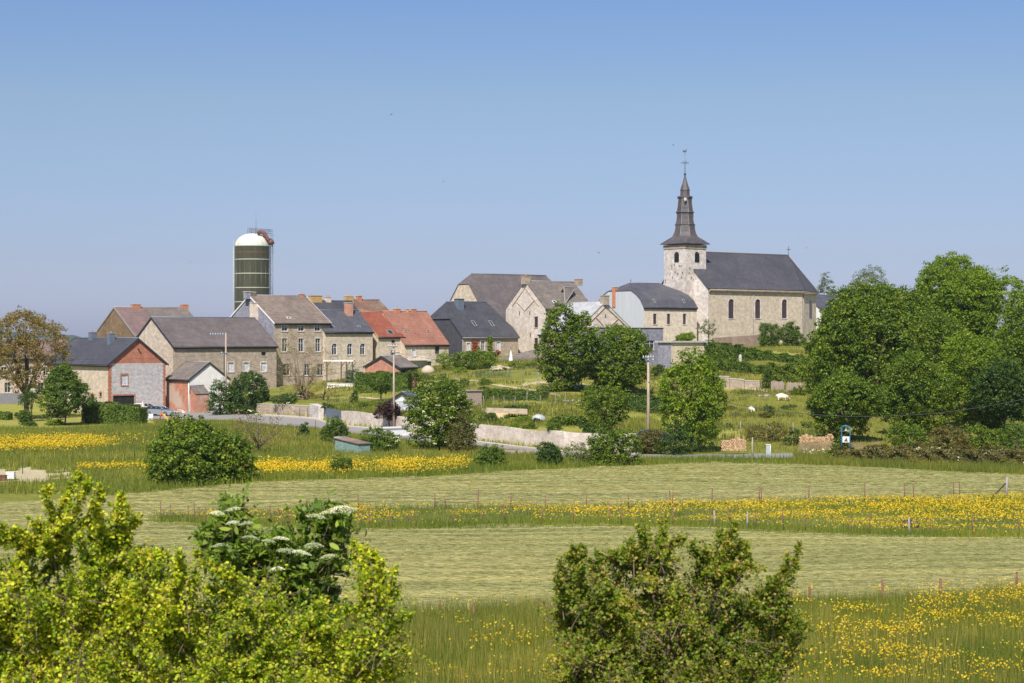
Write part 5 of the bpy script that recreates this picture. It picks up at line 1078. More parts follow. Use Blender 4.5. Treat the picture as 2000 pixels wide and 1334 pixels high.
for i, (px, tp, wd, Y, mt, lb) in enumerate([(1775, 822, 90, 190, 'leaf_tree', 'rounded bush right of the blue arch, first of the row under the wood'), (1850, 832, 92, 188, 'leaf_rusty', 'brownish bush in the row under the wood'), (1925, 830, 100, 190, 'leaf_tree', 'broad green bush in the row under the wood'), (1990, 824, 70, 186, 'leaf_mid', 'bush at the right end of the row under the wood'), (2070, 820, 100, 190, 'leaf_mid', 'bush just outside the right edge of the row')]):
    tree('hedgerow_bush', lb, px, tp, 884, wd, Y, mt, cat='bush', nl=14, cr=.33, leaf=.14, dens=1.2, group='bushes in the row under the wood')
hedge('field_edge_hedge', 'long low brownish hedge along the far edge of the mown field at right', [(1640, 177, 1.0), (1720, 174, 1.5), (1820, 172, 1.6), (1920, 170, 1.6), (2080, 167, 1.7)], 1.6, 2.2, 'leaf_rusty', wob=.3, leaf=.13, dens=150)
tree('hedge_end_bush', 'small leafy bush at the foot of the blue arch', 1640, 850, 892, 52, 177, 'leaf_tree', cat='bush', nl=10, cr=.25, leaf=.12, dens=1.1)

# --- small shrubs scattered through the gardens and the pasture
gp = [(712, 800, 30, 16, 'leaf_mid'), (735, 752, 40, 20, 'leaf_tree'), (775, 748, 34, 18, 'leaf_mid'), (880, 775, 26, 14, 'leaf_tree'), (945, 786, 30, 13, 'leaf_dark'), (960, 768, 24, 10, 'leaf_mid'), (1010, 782, 44, 12, 'leaf_dark'), (1040, 776, 36, 14, 'leaf_willow'), (1065, 770, 26, 20, 'leaf_willow'), (1150, 770, 30, 18, 'leaf_tree'), (1175, 778, 26, 20, 'leaf_mid'), (905, 752, 26, 14, 'leaf_mid'), (950, 752, 30, 13, 'leaf_tree'), (1080, 735, 36, 16, 'leaf_tree'), (1085, 712, 30, 20, 'leaf_rusty'), (1285, 735, 30, 24, 'leaf_dark'), (1240, 790, 30, 16, 'leaf_mid'), (1010, 800, 60, 9, 'leaf_dark'), (985, 818, 22, 10, 'leaf_mid'), (1130, 832, 40, 20, 'leaf_dark'), (1420, 800, 40, 9, 'leaf_rusty'), (1440, 812, 30, 8, 'leaf_willow'), (1490, 816, 34, 10, 'leaf_rusty'), (1545, 800, 34, 14, 'leaf_dark'), (1560, 772, 34, 18, 'leaf_tree'), (1455, 770, 28, 8, 'leaf_mid'), (1520, 760, 22, 8, 'leaf_dark'), (1405, 700, 26, 12, 'leaf_dark'), (1590, 800, 36, 22, 'leaf_dark'), (1575, 836, 26, 14, 'leaf_tree'), (1420, 836, 24, 10, 'leaf_mid'), (1385, 850, 30, 22, 'leaf_mid'), (640, 800, 30, 14, 'leaf_dark'), (690, 816, 26, 12, 'leaf_mid'), (600, 776, 36, 14, 'leaf_bronze'), (862, 748, 30, 16, 'leaf_light'), (1035, 838, 30, 14, 'leaf_mid'), (1005, 838, 30, 14, 'leaf_light'), (975, 832, 26, 14, 'leaf_tree'), (1080, 844, 40, 22, 'leaf_mid'), (1150, 850, 40, 22, 'leaf_dark')]
mn = {'leaf_mid': 'green', 'leaf_tree': 'mid-green', 'leaf_dark': 'dark', 'leaf_willow': 'grey-green', 'leaf_rusty': 'brownish', 'leaf_bronze': 'bronze', 'leaf_light': 'bright green'}
for i, (px, py, wp, hp, mt) in enumerate(gp):
    Y = Yg(px, py); tree('garden_shrub', 'small %s shrub among the gardens and slopes behind the road' % mn[mt], px, py - hp, py, wp, Y, mt, cat='shrub', nl=7, cr=.26, leaf=.13, dens=1.3, trunk=False, group='small %s shrubs on the slopes behind the road' % mn[mt], zoff=-.4)
# ---------------------------------------------------------------- walls, fences
def wall_run(name, label, cat, pts, height, thick, mat, cap=None, name2='wall'):
    """masonry wall through [(px, Y, top z or None)]"""
    g0 = G(pts[0][0], pts[0][1]); root = empty(name, g0, 0, label, cat); W = []
    for p in pts:
        x = X(p[0], p[1]); gz = h(x, p[1] - .8); W.append((Vector((x, p[1], gz - .4)) - g0, (p[2] if len(p) > 2 else gz + height) - g0.z))
    mb = MB(); cb = MB()
    for k in range(len(W) - 1):
        (a, ta), (b, tb) = W[k], W[k+1]; d_ = (b - a); d_.z = 0; d_.normalize(); n_ = Vector((d_.y, -d_.x, 0)) * thick / 2
        def pr(m_, e, z0, z1):
            nn = n_ * (1 + e); c8 = [a - nn, b - nn, b + nn, a + nn]; lo = [Vector((v.x, v.y, q)) for v, q in zip(c8, z0)]; hi = [Vector((v.x, v.y, q)) for v, q in zip(c8, z1)]; P = lo + hi
            for qd in ((3,2,1,0),(4,5,6,7),(0,1,5,4),(1,2,6,5),(2,3,7,6),(3,0,4,7)): m_.poly([P[x] for x in qd])
        pr(mb, 0, [a.z, b.z, b.z, a.z], [ta, tb, tb, ta])
        if cap: pr(cb, .25, [ta + .003, tb + .003, tb + .003, ta + .003], [ta + .1, tb + .1, tb + .1, ta + .1])
    mb.build(name2, mat, root)
    if cap: cb.build('coping', cap, root)
    return root
def yw(px): return float(np.interp(px, WPX, WY))
wall_run('road_wall', 'long pale stone retaining wall along the far side of the road', 'wall', [(p, yw(p) + .1, h(X(p, yw(p)), yw(p) - .8) + 1.9 + .07 * math.sin(p * 1.3) + .05 * math.sin(p * .37)) for p in range(669, 1245, 14)], 1.9, .35, 'wall_white')
wall_run('garden_wall', 'older grey stone garden wall left of the blue-grey gate', 'wall', [(p, yw(p) + .1) for p in (452, 505, 560, 609)], 1.5, .4, 'stone_brown', 'stone_trim')
wall_run('gate_pillar', 'rough broken whitish stone pillar beside the blue-grey gate', 'pillar', [(613, yw(613) - .2), (630, yw(630) - .2)], 1.95, 1.2, 'stone_white')
wall_run('panel_gate', 'blue-grey panel gate between the stone pillar and the road wall', 'gate', [(633, yw(633) - .1), (667, yw(667) - .1)], 1.9, .12, 'gate_blue')
wall_run('terrace_wall', 'low stepped stone wall on the slope under the lowest hedge', 'wall', [(1392, 270, Z(735, 270)), (1425, 269, Z(736, 269)), (1426, 269, Z(740, 269)), (1455, 268, Z(742, 268)), (1456, 268, Z(744, 268)), (1485, 267, Z(745, 267))], 1, .5, 'stone_brown', 'stone_trim')
wall_run('churchyard_wall', 'low brown churchyard wall at the foot of the nave', 'wall', [(1392, 333, Z(660, 333)), (1430, 335, Z(657.5, 335)), (1482, 337, Z(654, 337))], 1, .4, 'stone_dark')
wall_run('terrace_edge', 'low pale terrace wall in front of the farmhouse pergola', 'wall', [(640, 300, Z(748, 300)), (690, 298, Z(750, 298))], .8, .5, 'render_white', 'stone_trim')
wall_run('grey_fence', 'plain grey panel fence behind the bronze-leaved tree', 'fence', [(-60, 322), (0, 320), (52, 318)], 1.85, .08, 'fence_grey')
def boards(name, label, p0, p1, Y, ht, n, mat='plank_old'):
    root = empty(name, G(p0, Y), 0, label, 'fence'); rs = random.Random(n); mb = MB(); rl = MB(); g = root.location
    for i in range(n):
        px = p0 + (p1 - p0) * i / (n - 1); a = G(px, Y) - g; mb.box(a.x - .07, -.02, a.z - .1, a.x + .07, .02, a.z + ht * rs.uniform(.85, 1.05))
    a = G(p0, Y) - g; b = G(p1, Y) - g; rl.tube([a + Vector((0, .05, ht * .7)), b + Vector((0, .05, ht * .7))], .04, 4); mb.build('boards', mat, root); rl.build('rail', mat, root)
boards('board_fence', 'left piece of old grey board fence on the slope', 1507, 1530, 264, 1.35, 11); boards('board_fence', 'right piece of old grey board fence on the slope', 1537, 1568, 264, 1.2, 14)
def wire_fence(name, label, posts, hts, r=.035, mat='post_rust', wires=3, wmat='steel', special={}):
    """posts [(px, Y, height)]"""
    g = G(posts[0][0], posts[0][1]); root = empty(name, g, 0, label, 'fence'); rs = random.Random(len(posts)); tops = []
    for i, p in enumerate(posts):
        a = G(p[0], p[1]) - g; ht = p[2] if len(p) > 2 else hts; m = mat; rr_ = r
        if i in special: m, rr_ = special[i]
        t = a + Vector((rs.uniform(-.05, .05) * ht, rs.uniform(-.03, .03), ht)); mb = MB(); mb.tube([a + Vector((0, 0, -.2)), t], [rr_, rr_ * .95], 6); mb.build('post', m, root); tops.append((a, t))
    for k in range(wires):
        f = 1 - .27 * k - .05; mb = MB(); mb.tube([a.lerp(t, f) + Vector((0, -.04, 0)) for a, t in tops], .006 if posts[0][1] < 100 else .009, 3, sm=False); mb.build('wire', wmat, root)
    return root
def fy(px, tab, off=0): return ydrop(float(np.interp(px, *tab)) + off)
nearp = [(300, 1185), (560, 1178), (700, 1180), (860, 1172), (925, 1178), (1053, 1168), (1240, 1160), (1420, 1154), (1583, 1146), (1725, 1132), (1836, 1130), (1985, 1117), (2140, 1105)]
NP = []
for px, top in nearp: Y = fy(px, NB, 9 if px not in (925,) else 22); NP.append((px, Y, Z(top, Y) - h(X(px, Y), Y)))
wire_fence('wire_fence', 'nearest wire fence with rusty iron posts at the edge of the long grass', NP, 1.2, r=.055)
up = [(700, 1), (760, 0), (849, .95), (870, .6), (933, 1.25), (998, 1.0), (1066, .8), (1145, .9), (1227, .9), (1309, 1.0), (1313, .9), (1390, 1.1), (1484, 1.1), (1487, 1.0), (1579, 1.1), (1690, 1.2), (1768, 1.2), (1784, 1.2), (1863, 1.3), (1875, 1.3), (1965, 1.55), (2060, 1.3)]
wire_fence('wire_fence', 'upper wire fence along the far side of the yellow-flowered strip', [(p, fy(p, S2, 2), q + .1) for p, q in up if q], 1.1, r=.045, special={19: ('post_grey', .1)})
br = G(1965, fy(1965, S2, 2)); mb = MB(); mb.tube([Vector((0, 0, 1.2)), Vector((X(1927, br.y) - br.x, -.6, -.05))], .05, 6)
o = mb.build('post_brace', 'paint_black'); o.location = br; tag(o, 'dark slanting brace leaning on the thick grey corner post', 'brace')
lowp = [314, 334, 367, 379, 388, 401, 440, 476, 483, 527, 545, 556, 563, 640, 708, 721, 760, 798, 812, 885, 940, 985, 1060, 1120, 1191, 1212, 1293, 1314, 1387, 1396, 1425, 1459, 1477, 1530, 1572, 1662, 1698, 1776, 1817, 1900, 1990]
wire_fence('wire_fence', 'lower wire fence along the near side of the yellow-flowered strip', [(p, fy(p, S1, -4), 1.0 + .25 * ((i * 7) % 3 == 0)) for i, p in enumerate(lowp)], 1.0, r=.035, special={29: ('post_grey', .06), 31: ('post_grey', .06), 37: ('post_grey', .06)})
wire_fence('pasture_fence', 'thin wire fence with pale posts crossing the pasture below the church', [(1376, 214, 1.5), (1446, 214, 1.55), (1500, 213, 1.2), (1550, 212, 1.5), (1610, 211, 1.4)], 1.4, r=.05, mat='post_grey', wires=2)
wire_fence('pasture_fence', 'wire fence with leaning posts under the terrace wall', [(1395, 256, 1.3), (1429, 255, 1.3), (1452, 255, 1.2), (1490, 254, 1.2), (1540, 253, 1.3)], 1.3, mat='post_rust', wires=2)
wire_fence('garden_fence', 'dark garden fence above the roadside garden wall', [(585, 262, 1.5), (600, 261, 1.5), (615, 260, 1.5), (640, 257, 1.7), (682, 251, 2.0)], 1.5, mat='paint_black', wires=3)
wire_fence('garden_fence', 'thin mesh fence across the middle garden slope', [(945, 240, 1.6), (965, 240, 1.6), (985, 240, 1.5), (1005, 239, 1.5), (1029, 238, 2.2), (1055, 238, 1.6), (1085, 240, 1.6), (1105, 242, 1.6)], 1.5, mat='post_grey', wires=4)
wire_fence('garden_fence', 'thin post fence beside the upper garden path', [(992, 290, 1.6), (1021, 285, 1.6), (1049, 276, 2.0), (1053, 276, 2.0), (1075, 270, 1.6)], 1.5, mat='steel', wires=3)
wire_fence('meadow_posts', 'few thin stakes standing in the left meadow grass', [(44, 160, 1.6), (262, 178, 1.5), (580, 213, 1.7), (618, 214, 2.3), (662, 206, 1.4)], 1.4, mat='paint_black', wires=0)
fn = empty('net_fence', G(930, 296), 0, 'dark green net fence under the mixed shrubbery', 'fence'); mb = MB(); a = G(930, 296) - fn.location; b = G(998, 293) - fn.location
for i in range(26): q = a.lerp(b, i/25); mb.tube([q, q + Vector((0, 0, 1.2))], .02, 4)
for z in (.1, .35, .6, .85, 1.15): mb.tube([a + Vector((0, 0, z)), b + Vector((0, 0, z))], .02, 4)
mb.build('net', 'net_green', fn)
# sheets on the slope
def slope_path(name, mat, pts, wd, lift=.05):
    mb = MB(); rows = []
    for px, py in pts: Y = Yg(px, py); x = X(px, Y); rows.append((x, Y))
    dens = []
    for i in range(len(rows) - 1):
        for k in range(12): t = k / 12; dens.append((rows[i][0]*(1-t) + rows[i+1][0]*t, rows[i][1]*(1-t) + rows[i+1][1]*t))
    rr_ = random.Random(3); P = []
    for i, (x, y) in enumerate(dens):
        w_ = wd * (.5 + .12 * math.sin(i * .9)) ; P.append([Vector((x, y - w_, h(x, y - w_) + lift)), Vector((x, y, h(x, y) + lift + .02)), Vector((x, y + w_, h(x, y + w_) + lift))])
    for i in range(len(P) - 1):
        for j in (0, 1): mb.poly([P[i][j], P[i+1][j], P[i+1][j+1], P[i][j+1]])
    return tag(mb.build(name, mat), kind='structure')
slope_path('path', 'g_straw', [(885, 740), (930, 744), (960, 751), (1000, 757), (1045, 763), (1100, 776)], 3.0)
slope_path('path', 'g_straw', [(1020, 752), (1060, 748), (1120, 752), (1160, 756)], 5.0, .06)
slope_path('path', 'g_straw', [(700, 776), (730, 779), (765, 784)], 2.2)
slope_path('soil_bed', 'g_straw', [(940, 802), (985, 806), (1030, 804)], 5)
slope_path('dry_grass_bank', 'g_straw', [(1395, 752), (1440, 757), (1500, 764)], 3.2)

# ---------------------------------------------------------------- poles and cables
def pole(label, px, top, Y, arms, base=None, r=.15):
    g = G(px, Y); root = empty('utility_pole', g, 0, label, 'utility pole', 'wooden utility poles'); ht = Z(top, Y) - g.z; mb = MB(); mb.tube([(0, 0, -.4), (.02, 0, ht * .5), (0, 0, ht)], [r * 1.25, r, r * .75], 9); mb.build('pole', 'wood_pole', root)
    for (x0, x1, z, n) in arms:
        k = F / Y; zz_ = Z(z, Y) - g.z; am = MB(); am.box(x0 / k, -.22, zz_ - .05, x1 / k, -.12, zz_ + .05); a_ = am.build('crossarm', 'steel', root)
        for i in range(n):
            x = (x0 + (x1 - x0) * (i + .5) / n) / k; im = MB(); im.lathe([(.03, .04), (.07, .1), (.04, .16), (.07, .22), (0, .27)], 8, (x, -.17, zz_)); im.build('insulator', 'insulator', a_)
    return root
pole('roadside utility pole at left with a one-sided insulator arm', 441, 650, 283, [(-32, -3, 653.5, 6), (-12, 4, 690, 2)])
pole('slimmer middle utility pole rising behind the purple bush', 769, 678, 229.5, [(-12, 8, 677, 4), (-7, 12, 689, 2)], r=.13)
pole('right-hand utility pole between the two groups of roadside trees', 1266, 695, 199, [(-12, 12, 699, 5), (-5, 14, 704, 2)], r=.16)
pole('utility pole just outside the right edge holding the long cable', 2140, 690, 190, [(-8, 12, 695, 4)])
pole('utility pole just outside the left edge', -120, 672, 300, [(-10, 10, 676, 4)])
def cable(label, A, B, sag, r=.018):
    a = Vector((X(A[0], A[2]), A[2], Z(A[1], A[2]))); b = Vector((X(B[0], B[2]), B[2], Z(B[1], B[2]))); mb = MB(); L_ = []
    for i in range(33): t = i / 32; p = a.lerp(b, t); p.z -= sag * 4 * t * (1 - t); L_.append(p - a)
    mb.tube(L_, r, 4); o = mb.build('overhead_cable', 'cable'); o.location = a; tag(o, label, 'cable')
cable('cable between the left roadside pole and the slim middle pole', (441, 691, 282.9), (769, 690, 229.3), 3.2)
cable('upper cable between the left roadside pole and the slim middle pole', (437, 689, 282.8), (766, 689, 229.3), 2.6, .012)
cable('cable between the slim middle pole and the right-hand pole', (775, 689, 229.3), (1262, 704, 198.8), 1.2, .014)
cable('dark cable dipping across the pasture and wood at the right', (1266, 746, 198.8), (2140, 742, 189.8), 3.75, .028)
cable('cable running from the left roadside pole out of the left edge', (-120, 682, 299.8), (435, 691, 282.8), 1.2, .014)

# ---------------------------------------------------------------- car
def make_car(name, label, paint, px, Y, rot):
    g = G(px, Y); root = empty(name, g + Vector((0, 0, .03)), rot, label, 'car'); L_, Wd = 4.6, 1.8; mb = MB()
    prof = [(-2.3, .35, .86), (-2.28, .8, .9), (-2.2, .98, .9), (-1.6, 1.02, .9), (-.9, 1.02, .9), (.3, 1.0, .9), (1.2, .95, .9), (1.9, .82, .88), (2.25, .66, .82), (2.3, .4, .8)]
    def sect(x, zt, hw): return [(x, -hw, .28), (x, -hw, .55), (x, -hw * .99, zt * .92), (x, -hw * .9, zt), (x, hw * .9, zt), (x, hw * .99, zt * .92), (x, hw, .55), (x, hw, .28)]
    S = [sect(x, z, w_) for x, z, w_ in prof]
    for i in range(len(S) - 1):
        for j in range(8): mb.poly([S[i][j], S[i+1][j], S[i+1][(j+1) % 8], S[i][(j+1) % 8]], sm=True)
    mb.poly(S[0]); mb.poly(S[-1][::-1]); mb.build('body', paint, root)
    cab = [(-2.1, .99, -2.12, .98), (-1.75, 1.42, 0, 0)]; rb = MB(); P0 = [(-2.12, .98), (-1.78, 1.4), (-1.2, 1.48), (.1, 1.46), (.55, 1.3), (1.15, .96)]
    gl = MB()
    def sec2(x, z): t = max(0, min(1, (z - .95) / .5)); hw = .84 - .2 * t; return [(x, -hw, z), (x, hw, z)]
    for i in range(len(P0) - 1):
        a, b = sec2(*P0[i]), sec2(*P0[i+1]); m_ = gl if i in (0, 4) else rb
        m_.poly([a[0], b[0], b[1], a[1]])
    for sg in (0, 1):
        gl.poly([sec2(x, z)[sg] for x, z in P0] )
    rb.build('roof', paint, root); gl.build('windscreen', 'glass', root)
    pm = MB()
    for sg in (-1, 1):
        for x in (-1.15, -.3): pm.tube([(x, sg * .85, .97), (x + .05, sg * .66, 1.44)], .03, 4)
        pm.tube([(-2.1, sg*.83, 1.0), (-1.78, sg*.67, 1.41), (-1.2, sg*.65, 1.47), (.1, sg*.65, 1.46), (.55, sg*.71, 1.3), (1.15, sg*.83, .98)], .03, 4)
    pm.build('pillar', paint, root)
    for x in (-1.38, 1.42):
        for sg in (-1, 1):
            wm = MB(); y = sg * .82; wm.tube([(x, y - .11, .33), (x, y + .11, .33)], .33, 18, sm=False); wo = wm.build('wheel', 'tyre', root)
            rm = MB(); rm.tube([(x, y + sg*.1, .33), (x, y + sg*.125, .33)], .21, 12, sm=False); rm.build('rim', 'rim', wo)
    for sg in (-1, 1):
        lm = MB(); lm.box(2.12, sg*.5 - .18, .6, 2.3, sg*.5 + .2, .74); lm.build('headlight', 'lamp_clear', root); lm = MB(); lm.box(-2.33, sg*.6 - .18, .72, -2.2, sg*.6 + .2, .9); lm.build('tail_light', 'lamp_red', root)
        lm = MB(); lm.box(.75, sg*.98 - .09, .98, .9, sg*.98 + .09, 1.1); lm.build('mirror', paint, root)
    return root
make_car('parked_car', 'silver estate car parked in front of the brick-gabled barn', 'car_silver', 313, 277, math.radians(-22))
make_car('parked_car', 'dark blue car half hidden at the foot of the right-hand utility pole', 'car_blue', 1284, 203, math.radians(15))
make_car('parked_car', 'white car mostly hidden behind the tall hedge and the silver car', 'toy_white', 284, 288, math.radians(60))
# ---------------------------------------------------------------- toys, garden things
def at_(name, label, cat, px, Y, rz=0): return empty(name, G(px, Y), rz, label, cat)
t = at_('toy_slide', 'yellow plastic slide with red top beside the parked silver car', 'slide', 318, 262)
mb = MB(); P_ = [(-.1, 1.0), (.25, .75), (.6, .3), (1.0, .15)]
for i in range(3): mb.slab([(P_[i][0], -.25, P_[i][1]), (P_[i+1][0], -.25, P_[i+1][1]), (P_[i+1][0], .25, P_[i+1][1]), (P_[i][0], .25, P_[i][1])], .06)
for sg in (-.27, .27): mb.tube([(x, sg, z + .08) for x, z in P_], .04, 5)
mb.build('chute', 'toy_yellow', t); mb = MB()
for sg in (-.25, .25): mb.tube([(-.5, sg, 0), (-.15, sg, 1.25)], .05, 5)
for z in (.25, .55, .85): mb.tube([(-.45 + z*.25, -.25, z), (-.45 + z*.25, .25, z)], .035, 5)
mb.box(-.25, -.3, .98, .05, .3, 1.08); mb.build('ladder', 'toy_red', t)
t = at_('toy_box', 'small red plastic toy box right of the slide', 'toy', 335, 262); mb = MB(); mb.box(-.3, -.2, 0, .3, .2, .45); mb.box(-.33, -.23, .45, .33, .23, .52); mb.build('box', 'toy_red', t)
t = at_('garden_chair', 'white plastic garden chair at the end of the tall hedge', 'chair', 294, 262); mb = MB(); mb.box(-.3, -.3, .4, .3, .3, .46); mb.build('seat', 'toy_white', t); mb = MB(); mb.box(-.3, .25, .46, .3, .31, 1.0); mb.build('backrest', 'toy_white', t)
for x in (-.27, .27):
    for y in (-.27, .27): mb = MB(); mb.tube([(x, y, 0), (x, y, .4)], .03, 5); mb.build('leg', 'toy_white', t)
t = at_('play_frame', 'pink and white play frame at the roadside right of the toy box', 'play frame', 352, 264); mb = MB(); mb.tube([(-.75, 0, 0), (-.75, 0, 1.2), (.45, 0, 1.35), (.45, 0, 0)], .05, 5); mb.build('frame', 'toy_white', t); mb = MB(); mb.tube([(-.75, .5, .6), (-.3, .3, 1.5), (.45, 0, 1.4)], .06, 5); mb.box(.2, -.05, .95, .7, .05, 1.3); mb.build('canopy', 'canvas_pink', t)
def parasol(label, px, top, Y, mat, ht=None):
    t = at_('closed_parasol', label, 'parasol', px, Y); H_ = Z(top, Y) - t.location.z; mb = MB(); mb.tube([(0, 0, 0), (0, 0, H_)], .035, 6); mb.build('pole', 'white_trim', t); mb = MB(); z0 = max(.8, H_ - 1.9)
    n0 = 10; pr = [(.34, 0), (.36, .15), (.28, .7), (.17, 1.3), (.06, 1.8), (0, 1.88)]; mb.lathe([(r_, z) for r_, z in pr], 10, (0, 0, z0), sm=False); mb.build('canopy', mat, t)
parasol('white closed parasol in front of the veranda', 998, 699, 318, 'canvas_white'); parasol('pinkish closed parasol beside the white car', 279, 783, 268, 'canvas_pink')
t = at_('straw_parasol', 'round straw parasol over a dark garden table on the upper lawn', 'parasol', 836, 302); mb = MB(); mb.lathe([(.95, 1.0), (1.15, 1.15), (1.05, 1.6), (.75, 2.0), (.35, 2.25), (0, 2.32)], 18, sm=True); mb.build('canopy', 'thatch', t); mb = MB(); mb.tube([(0, 0, 0), (0, 0, 2.1)], .05, 6); mb.build('pole', 'beam', t)
t = at_('garden_table', 'dark arched garden table under the straw parasol', 'table', 842, 300); mb = MB(); mb.lathe([(.6, .68), (.62, .72), (.6, .76), (0, .76)], 14); mb.build('tabletop', 'paint_black', t)
for q in range(4): mb = MB(); a = q*math.pi/2 + .6; mb.tube([(.5*math.cos(a), .5*math.sin(a), 0), (.3*math.cos(a), .3*math.sin(a), .7)], .04, 5); mb.build('leg', 'paint_black', t)
t = at_('barbecue', 'dark kettle barbecue beside the grey stones in the upper garden', 'barbecue', 866, 298); mb = MB(); mb.ball((0, 0, .8), .38, 10, sc_=(1.4, 1, .7)); mb.build('bowl', 'paint_black', t)
for x in (-.3, .3): mb = MB(); mb.tube([(x, 0, 0), (x * .6, 0, .7)], .04, 5); mb.build('leg', 'paint_black', t)
def rocks(name, label, px, py, n, spread, size, seed, mat='rock'):
    r = random.Random(seed); Y = Yg(px, py); g = G(px, Y); root = empty(name, g, 0, label, 'rocks')
    for i in range(n):
        mb = MB(); c = Vector((r.uniform(-spread, spread), r.uniform(-.6, .6), 0)); s_ = size * r.uniform(.6, 1.3); c.z = h(g.x + c.x, g.y + c.y) - g.z + s_ * .2; mb.ball(c, s_, 8, sc_=(r.uniform(.9, 1.5), 1, r.uniform(.5, .8)))
        mb.v = [tuple(Vector(v) + Vector((r.uniform(-1, 1), r.uniform(-1, 1), r.uniform(-1, 1))) * s_ * .12) for v in mb.v]; mb.build('rock', mat, root)
rocks('rock_pile', 'reddish rocks beside the path under the tall dark tree', 1120, 785, 6, 1.3, .3, 4); rocks('rock_pile', 'grey stones bordering the upper garden lawn', 880, 741, 6, 1.2, .25, 5); rocks('rock_pile', 'low pile of dark stones in the pasture above the sheep', 1494, 775, 5, .8, .35, 6); rocks('rock_pile', 'grey stones right of the grazing sheep', 1538, 766, 4, .6, .22, 8)
rocks('rubble', 'scattered rubble at the foot of the flowering roadside tree', 800, 881, 7, 1.6, .25, 9)
t = at_('stone_stele', 'small pale upright stone between the slope hedges', 'stone', 1446, 300); H_ = Z(692, 300) - t.location.z; mb = MB(); mb.lathe([(.3, -.2), (.26, H_ * .75), (.18, H_ * .93), (0, H_)], 8); mb.build('stone', 'concrete', t)
for lb, p0, p1 in (('left concrete beam lying on the verge', 981, 1007), ('right concrete beam lying on the verge', 1010, 1040)):
    Y = 186; t = at_('concrete_beam', lb, 'beam', p0, Y); L_ = X(p1, Y) - X(p0, Y); mb = MB(); z = Z(881, Y) - t.location.z; mb.box(0, -.4, -.2, L_, .4, max(.4, z)); mb.box(.05, -.35, max(.4, z), L_ - .05, .35, max(.4, z) + .06); mb.build('beam', 'plank_old', t)
t = at_('cable_cabinet', 'small grey metal cabinet in the grass before the thorn bushes', 'cabinet', 1500, 181); H_ = Z(869, 181) - t.location.z; mb = MB(); mb.box(-.2, -.15, -.1, .2, .15, H_); mb.build('cabinet', 'metal_grey', t); mb = MB(); mb.box(-.24, -.19, H_, .24, .19, H_ + .06); mb.tube([(.22, -.2, 0), (.22, -.2, H_)], .03, 5); mb.build('lid', 'insulator', t)
t = at_('wooden_post', 'weathered wooden post beside the nearer firewood stack', 'post', 1469, 184); H_ = Z(854, 184) - t.location.z; mb = MB(); mb.tube([(0, 0, -.2), (.03, 0, H_)], [.09, .075], 7); mb.build('post', 'wood_pole', t)
def woodstack(label, p0, p1, top, bot, Y, seed):
    r = random.Random(seed); g = G(p0, Y); root = empty('firewood_stack', g, 0, label, 'firewood'); L_ = X(p1, Y) - X(p0, Y); z1 = Z(top, Y) - g.z; z0 = max(0, Z(bot, Y) - g.z) ; mb = MB(); z = z0 + .08; k = 0
    while z < z1:
        x = .08 + (.08 if k % 2 else 0)
        while x < L_ - .05:
            if z < z1 - .35 * abs(math.sin(x * 1.3 + seed)) :
                rr_ = r.uniform(.065, .095); y0 = r.uniform(-.06, .06); n0 = len(mb.f); mb.tube([(x, y0 - .25, z), (x, y0 + .3, z)], rr_, 7, 1, sm=False); mb.m[-2] = 0; mb.m[-1] = 0
            x += .17
        z += .15; k += 1
    o = mb.build('logs', ['log_end', 'log_bark'], root); o['kind'] = 'stuff'
woodstack('firewood stack with orange log ends right of the tall bright tree', 1408, 1458, 853, 880, 186, 1); woodstack('longer weathered firewood stack behind the pale reeds', 1560, 1628, 847, 872, 197, 2)
t = at_('tarp_shelter', 'flat-roofed lean-to with an orange tarp among the wall-top shrubs', 'shelter', 950, 224); z1 = Z(802, 224) - t.location.z; k = F/224; mb = MB(); mb.slab([(0, -1, z1 - .1), (80/k, -1.2, z1 - .3), (80/k, 1.6, z1 + .15), (0, 1.6, z1 + .3)], .12); mb.build('roof', 'soil', t)
for x in (.2, 40/k, 78/k): mb = MB(); mb.tube([(x, -1, -.6), (x, -1, z1 - .2)], .06, 5); mb.build('post', 'plank_old', t)
mb = MB(); pts = [(18/k, z1 - .22), (42/k, z1 - .28), (38/k, -.5), (34/k, z1 - 1.3), (30/k, -.4), (22/k, -.2)]
A = [Vector((x, -1.1, z)) for x, z in pts]; B = [Vector((x, -1.03, z)) for x, z in pts]; mb.poly(A); mb.poly(B[::-1])
for i in range(6): mb.poly([A[i], B[i], B[(i+1) % 6], A[(i+1) % 6]])
mb.build('tarp', 'tarp_orange', t)
t = at_('car_cover', 'grey covered heap behind the small purple shrub', 'tarpaulin', 1052, 217); mb = MB(); mb.ball((0, 0, .1), .9, 12, sc_=(1.0, .5, .75)); mb.build('cover', 'metal_grey', t)
t = at_('pergola', 'flat white-roofed wooden pergola at the right corner of the farmhouse', 'pergola', 640, 308); gz = t.location.z; k = F/308; z1 = Z(706, 308) - gz; mb = MB(); mb.box(-.6, -1.6, z1, 52/k, 1.6, z1 + .22); mb.build('roof', 'white_trim', t)
for x in (0, 28/k, 38/k, 50/k): mb = MB(); mb.box(x - .1, -1.5, -.6, x + .1, -1.3, z1); mb.build('post', 'beam', t); mb = MB(); mb.tube([(x, -1.4, z1 - .9), (x + .6, -1.4, z1 - .05)], .06, 4); mb.build('brace', 'beam', t)
t = at_('garden_bench', 'wooden garden bench under the bush right of the veranda shrub', 'bench', 1052, 300); mb = MB(); mb.box(-.8, -.2, .42, .8, .2, .48); mb.build('seat', 'beam', t); mb = MB(); mb.box(-.8, .18, .6, .8, .23, .9); mb.build('backrest', 'beam', t)
for x in (-.7, .7): mb = MB(); mb.box(x - .05, -.18, 0, x + .05, .18, .42); mb.build('leg', 'beam', t)
